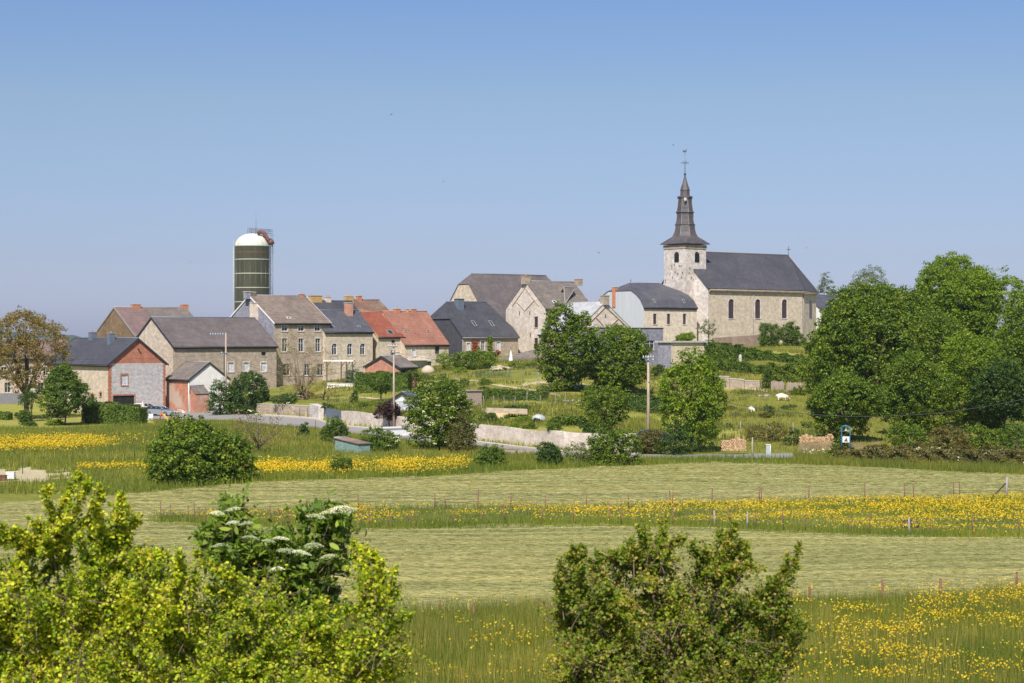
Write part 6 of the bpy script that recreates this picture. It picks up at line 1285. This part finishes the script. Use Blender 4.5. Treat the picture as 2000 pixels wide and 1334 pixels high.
t = at_('blue_arch', 'blue arched metal frame with hanging bell and a small white sign', 'sign', 1652, 176); H_ = Z(831, 176) - t.location.z; mb = MB(); w_ = .40; P_ = [(-w_, 0, -.1), (-w_, 0, H_ - w_)] + [(-w_*math.cos(math.pi*i/8), 0, H_ - w_ + w_*math.sin(math.pi*i/8)) for i in range(1, 8)] + [(w_, 0, H_ - w_), (w_, 0, -.1)]
mb.tube(P_, .05, 7); mb.build('frame', 'paint_blue', t); mb = MB(); z = H_ - .32; mb.lathe([(.12, -.2), (.08, -.05), (.04, 0), (0, .02)], 9, (0, 0, z)); mb.tube([(0, 0, z), (0, 0, H_ - .03)], .015, 4); mb.tube([(-.39, 0, z - .22), (.39, 0, z - .22)], .015, 4); mb.build('bell', 'metal_grey', t)
z0 = Z(864, 176) - t.location.z; z1 = Z(852.5, 176) - t.location.z; mb = MB(); mb.box(-.33, -.06, z0, .33, -.02, z1); pn = mb.build('sign_panel', 'white_trim', t)
mb = MB(); cz_ = (z0 + z1) / 2
for pl in ([(-.17, -.2), (.17, -.2), (.2, -.13), (-.2, -.13)], [(-.12, -.12), (.12, -.12), (.14, -.02), (.03, .02), (-.12, .0)], [(.0, 0), (.1, .02), (.08, .16), (.01, .17)]):
    mb.poly([(x, -.064, cz_ + z) for x, z in pl])
mb.build('sign_emblem', 'paint_black', pn)
for nm, lb, px, py, w_, d_, hh, mt in (('beehive', 'white box beehive on the straw patch at the left edge', 21, 937, .62, .5, .62, 'hive_white'), ('beehive', 'red-brown wooden hive box left of the white one', 5, 939, .55, .5, .42, 'rust')):
    Y = ydrop(py); t = at_(nm, lb, 'beehive', px, Y); mb = MB(); mb.box(-w_/2, -d_/2, .08, w_/2, d_/2, hh * .6); mb.box(-w_/2 - .02, -d_/2 - .02, hh * .61, w_/2 + .02, d_/2 + .02, hh); mb.build('box', mt, t); mb = MB(); mb.box(-w_/2 - .05, -d_/2 - .05, hh, w_/2 + .05, d_/2 + .05, hh + .05); mb.build('lid', mt, t); mb = MB(); mb.box(-w_/2, -d_/2 - .1, -.05, w_/2, d_/2 + .1, .07); mb.build('stand', 'rust', t)
t = at_('feed_trough', 'dark brown rounded trough lying in the yellow-flowered strip', 'trough', 1777, 114.5); mb = MB(); mb.ball((-.1, 0, .22), .36, 14, sc_=(1.25, .8, .85)); mb.ball((.32, .1, .18), .3, 12, sc_=(1.1, .8, .85)); mb.build('trough', 'tank_brown', t)
# ---------------------------------------------------------------- animals
def sheep(label, px, py, rz, ln=1.15):
    Y = Yg(px, py); root = empty('sheep', G(px, Y), rz, label, 'sheep'); s = ln / 1.15
    V_ = [(-.42, 0, .50, .25), (-.2, 0, .51, .31), (.1, 0, .51, .31), (.38, 0, .52, .26), (.58, 0, .46, .15), (.72, 0, .32, .105), (.84, 0, .14, .065)]
    E_ = [(i, i+1) for i in range(6)]
    for x, y in ((-.36, .13), (-.36, -.13), (.36, .13), (.36, -.13)):
        b = 1 if x < 0 else 3; n = len(V_); V_ += [(x, y, .30, .09), (x + (.02 if x > 0 else -.02), y, .15, .05), (x, y, .03, .045)]; E_ += [(0 if x < 0 else 3, n), (n, n+1), (n+1, n+2)]
    n = len(V_); V_ += [(-.58, 0, .6, .06), (-.62, 0, .42, .035), (.68, .12, .44, .035), (.66, .2, .42, .02), (.68, -.12, .44, .035), (.66, -.2, .42, .02)]; E_ += [(0, n), (n, n+1), (5, n+2), (n+2, n+3), (5, n+4), (n+4, n+5)]
    me = bpy.data.meshes.new('body'); me.from_pydata([(v[0]*s, v[1]*s, v[2]*s) for v in V_], E_, []); o = link('body', me, root); me.materials.append(M['wool'])
    sk = o.modifiers.new('skin', 'SKIN')
    for i, v in enumerate(V_): me.skin_vertices[0].data[i].radius = (v[3]*s, v[3]*s)
    me.skin_vertices[0].data[0].use_root = True; ss = o.modifiers.new('sub', 'SUBSURF'); ss.levels = 2; ss.render_levels = 2; sk.use_smooth_shade = True
    fm = MB()
    for y in (-.06, .06): fm.ball((.79*s, y*s, .26*s), .016*s, 6)
    fm.build('eye', 'paint_black', root)
sheep('white sheep grazing side-on in the pasture below the terrace wall', 1527, 783, 0, 1.5); sheep('white sheep seen from the front, nearer the thorn bushes', 1467, 806, math.radians(-70), 1.2)
def bird(label, px, py, Y, s=.6):
    P = Vector((X(px, Y), Y, Z(py, Y))); mb = MB(); b = .1 * s
    mb.tube([(-.16*s, 0, 0), (-.05*s, 0, 0), (.08*s, 0, 0), (.17*s, 0, .01)], [.01*s, .035*s, .035*s, .008*s], 6)
    for sg in (-1, 1): mb.slab([(.07*s, sg*.02*s, .01), (-.03*s, sg*.02*s, .01), (-.12*s, sg*.36*s, .06*s), (-.04*s, sg*.3*s, .06*s)], .012 * s)
    o = mb.build('bird', 'birdmat'); o.location = P; o.rotation_euler = (.5, .2, rnd.uniform(-2, 2)); tag(o, label, 'bird', 'birds in the sky')
for lb, px, py, Y in (('bird high in the middle of the sky, left of centre', 764, 224, 160), ('bird in the sky between the left edge and the silo', 372, 512, 160), ('bird in the sky left of the church tower', 1170, 494, 170), ('bird in the sky right of the nave ridge cross', 1575, 484, 170), ('faint bird in the sky above the great barn', 866, 355, 230), ('bird beside the weathercock of the spire', 1315, 283, 200)): bird(lb, px, py, Y)
# ---------------------------------------------------------------- grass, flowers, hay
GR = np.random.RandomState(11)
leafmat('grass_rough', [(0.07, 0.10, 0.03), (0.10, 0.13, 0.04), (0.13, 0.14, 0.06)], trans=0.3, clump=0.12)
def fbm(x, y, s, seed=0):
    v = 0; a = 1
    for k in range(4):
        f = s * 2 ** k; v = v + a * np.sin(x * f * (1 + .1 * k) + 1.7 * np.sin(y * f * .8 + seed + k) + k * 2.1 + seed) * np.sin(y * f * 1.1 + 1.3 * np.sin(x * f * .7 - seed) + k * 1.3); a *= .6
    return v / 1.6
def scatter(n, y0, y1, pmin, pmax, ok):
    y = np.sqrt(GR.uniform(y0**2, y1**2, n)); x = (GR.uniform(pmin, pmax, n) - 1000) / F * y; m = ok(x, y); return x[m], y[m]
def blades(name, x, y, w_, hmin, hmax, mat, lean=.35, label=None, z0=0):
    n = len(x); z = H(x, y) + z0; a = GR.uniform(0, 2*math.pi, n); ww = w_ * GR.uniform(.6, 1.3, n); hh = GR.uniform(hmin, hmax, n); la = GR.uniform(0, 2*math.pi, n); ll = hh * lean * GR.uniform(.1, 1.2, n)
    V = np.empty((n, 3, 3)); V[:, 0] = np.stack([x - np.cos(a)*ww/2, y - np.sin(a)*ww/2, z - .03], 1); V[:, 1] = np.stack([x + np.cos(a)*ww/2, y + np.sin(a)*ww/2, z - .03], 1); V[:, 2] = np.stack([x + np.cos(la)*ll, y + np.sin(la)*ll, z + hh], 1)
    return tag(np_mesh(name, V.reshape(-1, 3), 3, mat), kind='stuff')
def blossoms(name, x, y, s, zmin, zmax, mat, flat=1.2):
    n = len(x); c = np.stack([x, y, H(x, y) + GR.uniform(zmin, zmax, n)], 1); return tag(np_mesh(name, leaf_quads(c, unit(GR.normal(size=(n, 3)) + [0, -.5, flat]), s * GR.uniform(.7, 1.3, n), GR, 1.0), 4, mat), kind='stuff')
zn7 = lambda x, y: zone(x, y) == 7
x, y = scatter(330000, 57, 88, -500, 2650, zn7); k = fbm(x, y, .5) ; m = GR.uniform(size=len(x)) < .72 + .28 * k; x, y = x[m], y[m]; c = GR.uniform(size=len(x))
blades('tall_grass', x[c < .5], y[c < .5], .022, .3, .68, 'grass_lush'); blades('tall_grass', x[c > .5], y[c > .5], .02, .35, .8, 'grass_blade')
x, y = scatter(48000, 57, 88, -500, 2650, zn7); m = fbm(x, y, .35, 3) > -.1; blades('seed_stalks', x[m], y[m], .016, .65, 1.0, 'grass_dry', .2)
x, y = scatter(130000, 57, 86, -500, 2650, zn7); k = fbm(x * 1.0, y, .55, 5) + .45 * fbm(x, y, 1.9, 2); m = (k > .05) & (GR.uniform(size=len(x)) < .16 + 1.1 * np.clip(k - .1, 0, 1)) & (GR.uniform(size=len(x)) < .3 + .7 * np.clip((x - 4) / 6, 0, 1)); blossoms('buttercups', x[m], y[m], .082, .42, .72, 'petal_yellow')
zn6 = lambda x, y: zone(x, y) == 6
x, y = scatter(70000, 106, 140, 250, 2650, zn6); blades('strip_grass', x, y, .04, .2, .45, 'grass_lush')
def edge(tab, lo, hi):
    def f(x, y): q = ppy(x, y) - np.interp(ppx(x, y), *tab); return (q > lo) & (q < hi)
    return f
x, y = scatter(60000, 104, 140, 290, 2250, edge(S1, -7, 4)); blades('strip_grass', x, y, .04, .25, .6, 'grass_lush')
x, y = scatter(40000, 104, 150, 290, 2250, edge(S2, -4, 3)); blades('strip_grass', x, y, .04, .25, .55, 'grass_blade')
x, y = scatter(160000, 104, 140, 305, 2650, zn6); q = ppx(x, y); k = fbm(x, y * 1.6, .3, 1) + .4 * fbm(x, y, 1.2, 4); pr_ = np.interp(q, [300, 500, 700, 1000, 1300, 1600, 2000], [.45, .4, .8, .7, .9, 1.05, .95]); below = ppy(x, y) > np.interp(q, *S1) - 7
m = (k > .75 - 1.1 * pr_) & (GR.uniform(size=len(x)) < pr_ * .7 * np.clip(.65 + k, .2, 1)) & ~(below & (GR.uniform(size=len(x)) < .85)); blossoms('buttercups', x[m], y[m], .10, .3, .5, 'petal_yellow')
zn0 = lambda x, y: (zone(x, y) == 0) & ~inroad(x, y)
x, y = scatter(185000, 138, 262, -500, 1300, zn0); c = GR.uniform(size=len(x)) < .5 + .4 * fbm(x, y, .12, 7); blades('meadow_grass', x[c], y[c], .07, .25, .6, 'grass_blade'); blades('meadow_grass', x[~c], y[~c], .07, .25, .6, 'grass_lush')
x, y = scatter(85000, 150, 335, 1250, 2650, zn0); blades('meadow_grass', x, y, .09, .2, .5, 'grass_blade')
x, y = scatter(16000, 138, 262, -150, 1300, zn0); m = fbm(x, y, .1, 2) > .1; blades('meadow_stalks', x[m], y[m], .05, .5, .85, 'grass_dry', .25)
x, y = scatter(120000, 140, 190, -500, 2650, edge(FB, -9, 1)); blades('field_edge_grass', x, y, .06, .35, .8, 'grass_lush')
x, y = scatter(50000, 150, 185, 1550, 2150, edge(FB, -20, 0)); blades('field_edge_grass', x, y, .06, .35, .9, 'grass_blade')
x, y = scatter(260000, 150, 225, -100, 960, zn0); q = ppx(x, y); r = ppy(x, y); k = fbm(x, y * 1.5, .22, 9) * .5
bA = np.exp(-((r - 872 + .02 * q) / 12) ** 2) * np.clip((260 - q) / 120, 0, 1); bB = np.exp(-((r - (921 - .02 * (q - 480))) / 13) ** 2) * np.clip((q - 440) / 60, 0, 1) * np.clip((935 - q) / 60, 0, 1) * (.75 + .25 * np.sin(q * .05)); bC = .5 * np.exp(-((r - 918) / 6) ** 2) * ((q > 150) & (q < 320)); bD = .12 * ((r > 850) & (r < 880) & (q < 330))
m = GR.uniform(size=len(x)) < np.clip((np.maximum.reduce([bA, bB, bC, bD]) - .1) * (.62 + k), 0, 1); blossoms('buttercups', x[m], y[m], .14, .35, .6, 'petal_yellow')
x, y = scatter(14000, 160, 185, 1560, 2100, edge(FB, -34, -10)); m = fbm(x, y, .4, 3) > .35; blossoms('cow_parsley', x[m], y[m], .16, .6, 1.05, 'petal_white')
x, y = scatter(3500, 186, 194, 1560, 1720, lambda x, y: fbm(x, y, .5, 1) > -.2); blades('reeds', x, y, .05, .6, 1.1, 'reed', .2)
x, y = scatter(9000, 244, 262, 640, 960, lambda x, y: zone(x, y) == 2); m = fbm(x, y, .3, 6) > .2; blades('garden_weeds', x[m], y[m], .12, .3, .8, 'grass_lush')
x, y = scatter(50000, 205, 320, 640, 1300, lambda x, y: zone(x, y) == 2); m = fbm(x, y, .18, 8) > -.05; blades('garden_grass', x[m], y[m], .1, .12, .4, 'grass_blade')
x, y = scatter(26000, 178, 212, 900, 1400, lambda x, y: ~inroad(x, y) & (y < np.interp(ppx(x, y), WPX, WY) - .3)); blades('verge_grass', x, y, .07, .3, .7, 'grass_blade')
x, y = scatter(60000, 205, 330, 640, 1660, lambda x, y: ~inroad(x, y) & (y > np.interp(ppx(x, y), WPX, WY) + 1) & (fbm(x, y * 1.5, .16, 12) > .15)); blades('rough_grass', x, y, .10, .3, .75, 'grass_rough')
# cut hay lying in the mown fields
def hay(n, y0, y1, size, wd):
    x, y = scatter(int(n * 1.4), y0, y1, -500, 2650, lambda x, y: zone(x, y) == 1); a = GR.normal(0, .14, len(x)); L_ = size * GR.uniform(.6, 1.4, len(x)); W_ = wd * GR.uniform(.6, 1.4, len(x)); z = H(x, y) + .035 * np.sin(y * 2 * math.pi / 2.6 + .9 * np.sin(x * .13) + .5 * np.sin(x * .41 + y * .3)) + GR.uniform(.0, .07, len(x))
    d = np.stack([np.cos(a), np.sin(a), GR.normal(0, .06, len(x))], 1); b = np.stack([-np.sin(a), np.cos(a), GR.normal(0, .22, len(x))], 1); c = np.stack([x, y, z], 1); V = np.empty((len(x), 4, 3)); dl = d * L_[:, None] / 2; bw = b * W_[:, None] / 2
    V[:, 0] = c - dl; V[:, 1] = c - dl * .2 + bw; V[:, 2] = c + dl; V[:, 3] = c - dl * .1 - bw; tag(np_mesh('cut_hay', V.reshape(-1, 3), 4, 'hay'), kind='stuff')
hay(240000, 80, 118, .5, .03); hay(270000, 118, 180, .7, .045)
x, y = scatter(80000, 80, 180, -500, 2650, lambda x, y: (zone(x, y) == 1) & (fbm(x * .5, y * 3, .4, 3) > .1)); blades('stubble', x, y, .05, .04, .14, 'grass_blade')

# ---------------------------------------------------------------- the near hawthorns and the elder
def leaf_hex(c, n, d, s, w_, rs):
    """oval six-sided leaves, length s along d"""
    N = len(c); t = unit(d - n * (d * n).sum(1, keepdims=True)); b = np.cross(n, t); V = np.empty((N, 6, 3)); S = s[:, None]; W_ = S * w_
    for i, (u, v, q) in enumerate(((0, 0, 0), (.32, .42, .06), (.75, .36, .02), (1, 0, -.06), (.75, -.36, .02), (.32, -.42, .06))): V[:, i] = c + t * S * u + b * W_ * v + n * S * q
    return V.reshape(-1, 3)
def near_shrub(name, label, Y, bpx, blobs, shoots, ntw, leaf, mat, depth=.55, lw=1.5, seed=1, cat='bush', twl=(.1, .26), lpt=12, fill=1.0, inner=None, stems=9, sr=1.0, cat2=True, cl=True):
    rs = np.random.RandomState(seed); k = F / Y; g = G(bpx, Y); root = empty(name, g, 0, label, cat); gl = np.array(g); bl = np.array(blobs, float)
    C = np.stack([(bl[:, 0] - 1000) / k, np.full(len(bl), Y), CZ - (bl[:, 1] - 667) / k], 1) - gl; R = np.stack([bl[:, 2] / k, np.minimum(bl[:, 2] / k * .9, depth * 1.6), bl[:, 3] / k], 1)
    wt = R[:, 0] * R[:, 2]; wt /= wt.sum(); i = rs.choice(len(bl), ntw, p=wt); d = unit(rs.normal(size=(ntw, 3))); rad = rs.uniform(0, 1, (ntw, 1)) ** .38; S = C[i] + d * R[i] * rad; S[:, 1] += rs.normal(0, .12, ntw)
    if cl:
        nc = ntw // 16; cs = S[:nc].copy(); ci = rs.randint(nc, size=ntw); sp = .038 * rs.uniform(.7, 1.5, (ntw, 1)); S = cs[ci] + rs.normal(size=(ntw, 3)) * sp * np.array([1.15, 1.15, .8]); d = unit(d[ci] + rs.normal(size=(ntw, 3)) * .5); i = i[ci]
    D = unit(d * .5 + np.array([0, -.1, .55]) + rs.normal(size=(ntw, 3)) * .45); Ls = rs.uniform(*twl, ntw); tw = [(S, D, Ls)]
    st = MB(); base = np.array([0, 0, -.2])
    auto = []
    for _ in range(85):
        j = rs.choice(len(bl), p=wt); a = rs.uniform(.25, math.pi - .25); auto.append((bl[j, 0] + bl[j, 2] * 1.0 * math.cos(a), bl[j, 1] - bl[j, 3] * math.sin(a) - rs.uniform(8, 62)))
    for px, py in list(shoots) + (auto if cat2 else []):
        Ys = Y + rs.uniform(-.5, .4); e = np.array([(px - 1000) / F * Ys, Ys, CZ - (py - 667) / F * Ys]) - gl; j = np.argmin(((C - e) ** 2).sum(1)); s0 = C[j] * [1, 1, 1] + rs.normal(0, .05, 3); m = (s0 + e) / 2 + rs.normal(0, .06, 3); T = np.linspace(0, 1, 12)[:, None]; cv = (1-T)**2 * s0 + 2*T*(1-T) * m + T*T * e
        st.tube([tuple(v) for v in cv], list(np.linspace(.012, .003, 12)), 5)
        n = int(46 * np.linalg.norm(e - s0) / .5) + 10; t = rs.uniform(.05, 1, n)[:, None]; q = (1-t)**2 * s0 + 2*t*(1-t) * m + t*t * e; ax = unit(e - s0); dd = unit(rs.normal(size=(n, 3)) * .8 + ax * .7); tw.append((q, dd, rs.uniform(.04, .15, n) * (1.15 - .7 * t[:, 0])))
    # woody stems from the base to the blobs
    for j in rs.permutation(len(bl))[:max(stems, len(bl))]:
        e = C[j]; b0 = base + rs.normal(0, .12, 3) * [1, 1, 0]; m = (b0 + e) / 2 + rs.normal(0, .12, 3); T = np.linspace(0, 1, 10)[:, None]; cv = (1-T)**2 * b0 + 2*T*(1-T) * m + T*T * e; st.tube([tuple(v) for v in cv], list(np.linspace(.035 * sr, .010 * sr, 10)), 6)
    S = np.concatenate([a for a, b, c in tw]); D = np.concatenate([b for a, b, c in tw]); Ls = np.concatenate([c for a, b, c in tw]); n = len(S)
    sub = rs.permutation(n)[:min(n, 2600)]
    bend = rs.normal(size=(n, 3)) * .25
    for a in sub: p = S[a]; q = p + D[a] * Ls[a] * .55 + bend[a] * Ls[a] * .15; e = p + D[a] * Ls[a]; p0 = p - D[a] * Ls[a] * .6; st.tube([tuple(p0), tuple(q), tuple(e)], [.005, .0035, .0015], 3, cap=False)
    st.build('stems', 'bark_twig', root)
    t = rs.uniform(0, 1.05, (n, lpt)); c = S[:, None] + D[:, None] * (Ls[:, None] * t)[..., None] + bend[:, None] * (Ls[:, None] * t * (1 - t))[..., None]
    side = unit(rs.normal(size=(n, lpt, 3)) + D[:, None] * .4); nn = unit(rs.normal(size=(n, lpt, 3)) * .75 + np.array([0, -.15, .75])); c = c + side * .006; sz = leaf * rs.uniform(.4, 1.5, (n, lpt)) * (1.05 - .35 * t)
    c, side, nn, sz = c.reshape(-1, 3), side.reshape(-1, 3), nn.reshape(-1, 3), sz.ravel(); tk = rs.uniform(size=len(c)) < fill; np_mesh('foliage', leaf_hex(c[tk], nn[tk], side[tk], sz[tk], lw / 1.6, rs), 6, mat, root)
    return root
LB = [(25, 1215, 120, 120), (140, 1170, 90, 85), (205, 1100, 42, 60), (100, 1072, 34, 32), (120, 1290, 170, 130), (255, 1200, 100, 105), (335, 1215, 85, 85), (430, 1260, 105, 75), (380, 1330, 150, 100), (520, 1275, 90, 65), (570, 1345, 120, 70), (650, 1300, 85, 60), (725, 1310, 75, 60), (734, 1185, 24, 72), (765, 1245, 34, 42), (610, 1250, 60, 30), (-80, 1200, 120, 150), (480, 1180, 50, 40), (250, 1400, 300, 80), (640, 1400, 200, 60)]
LS = [(157, 925), (172, 940), (200, 952), (93, 956), (238, 966), (250, 985), (106, 1005), (272, 1008), (145, 990), (180, 975), (25, 1030), (60, 1015), (382, 1076), (395, 1095), (297, 1090), (690, 1058), (700, 1075), (740, 1090), (768, 1110), (775, 1150), (445, 1100), (650, 1190), (800, 1200), (5, 1050), (220, 985), (330, 1085), (560, 1160), (615, 1200)]
near_shrub('hawthorn_bush', 'big yellow-green hawthorn bush filling the lower left foreground', 14.5, 330, LB, LS, 8600, .029, 'hawthorn_leaf', seed=4, lpt=13, lw=1.35)
RB = [(1190, 1195, 62, 68), (1310, 1185, 66, 75), (1245, 1290, 170, 90), (1395, 1235, 95, 85), (1480, 1275, 85, 80), (1180, 1300, 110, 90), (1135, 1200, 55, 75), (1500, 1205, 45, 45), (1300, 1390, 230, 70), (1265, 1110, 45, 55), (1400, 1120, 60, 50)]
RS = [(1252, 1022), (1262, 1035), (1285, 1050), (1300, 1075), (1408, 1040), (1425, 1048), (1445, 1060), (1460, 1085), (1561, 1058), (1540, 1090), (1525, 1130), (1110, 1082), (1140, 1068), (1165, 1085), (1088, 1120), (1375, 1075), (1330, 1085), (1220, 1075), (1560, 1200), (1575, 1230), (1085, 1200), (1490, 1110), (1195, 1080), (1350, 1060)]
near_shrub('hawthorn_bush', 'darker bronze-tipped hawthorn bush right of the bottom centre', 15.5, 1310, RB, RS, 4000, .029, 'hawthorn_dark', seed=9, lpt=13, lw=1.3)
EB = [(450, 1012, 28, 16), (455, 1045, 46, 18), (645, 1045, 42, 30), (625, 1020, 36, 16), (560, 1095, 60, 26), (425, 1075, 34, 22), (500, 1130, 80, 40), (570, 1210, 90, 50), (650, 1100, 26, 24), (590, 1130, 58, 34), (480, 1095, 62, 34), (560, 1165, 50, 26), (600, 1175, 50, 20), (530, 1080, 40, 24), (520, 1200, 60, 40), (600, 1100, 40, 20)]
el = near_shrub('elder_bush', 'elder bush with flat cream flower heads rising above the left hawthorn', 17.5, 540, EB, [(447, 985), (662, 1010), (405, 1040), (640, 1150), (548, 1060)], 1250, .10, 'elder_leaf', seed=12, lpt=7, lw=.8, depth=.35, twl=(.12, .28), sr=.35, cat2=False, cl=False)
rs = np.random.RandomState(5); UM = [(667, 997, 27, 1), (640, 1003, 18, 0), (618, 1011, 20, 0), (453, 1022, 13, 1), (480, 1024, 16, 0), (425, 1003, 14, 1), (548, 1053, 16, 1), (565, 1079, 24, 0), (590, 1081, 18, 1), (540, 1113, 15, 1), (489, 1052, 16, 0), (429, 1067, 17, 0), (612, 1067, 20, 0), (642, 1088, 18, 0), (388, 1131, 18, 1), (348, 1110, 10, 1), (457, 995, 14, 0), (400, 1195, 10, 1), (525, 1058, 13, 0), (398, 1150, 10, 1)]
for px, py, r_, wh in UM:
    Yu = 16.75 + rs.uniform(-.25, .25); k = F / Yu; c0 = np.array([(px - 1000) / k, Yu, CZ - (py - 667) / k]) - np.array(el.location); R_ = r_ / k; n = int(90 + r_ * 9); a = rs.uniform(0, 2*math.pi, n); rr_ = np.sqrt(rs.uniform(0, 1, n)); lump = .12 * np.sin(a * 5 + px)
    p = np.stack([np.cos(a) * rr_ * R_ * (1 + lump), np.sin(a) * rr_ * R_, R_ * (.28 - .30 * rr_**2) + rs.normal(0, .003, n)], 1); tilt = rs.uniform(-.15, .35); p[:, 2] += -p[:, 1] * tilt + p[:, 0] * rs.uniform(-.2, .2); p += c0
    np_mesh('flower_head', leaf_quads(p, unit(rs.normal(size=(n, 3)) * .4 + [0, -.4, 1]), rs.uniform(.009, .016, n), rs, 1.0), 4, 'petal_white' if wh else 'petal_cream', el)
    mb = MB()
    for i in range(7): q = p[rs.randint(n)] - [0, 0, .006]; mb.tube([tuple(c0 + [0, 0, -.07]), tuple(q)], .0018, 3, cap=False)
    mb.tube([tuple(c0 + [0, 0, -.07]), tuple(c0 + [rs.uniform(-.03, .03), 0, -.17])], .003, 4); mb.build('flower_stalk', 'elder_leaf', el)
# ---------------------------------------------------------------- thin even air over the whole place
m, n, N_, L_n, P_n = newmat('haze'); pv = N_.new('ShaderNodeVolumePrincipled'); pv.inputs['Color'].default_value = (0.80, 0.88, 1.0, 1); pv.inputs['Density'].default_value = HZ; pv.inputs['Anisotropy'].default_value = 0.2
N_.remove(P_n); L_n.new(pv.outputs[0], n.nodes['Material Output'].inputs['Volume'])
mb = MB(); mb.box(-5200, -120, -60, 5200, 6300, 75); tag(mb.build('haze', 'haze'), kind='stuff')
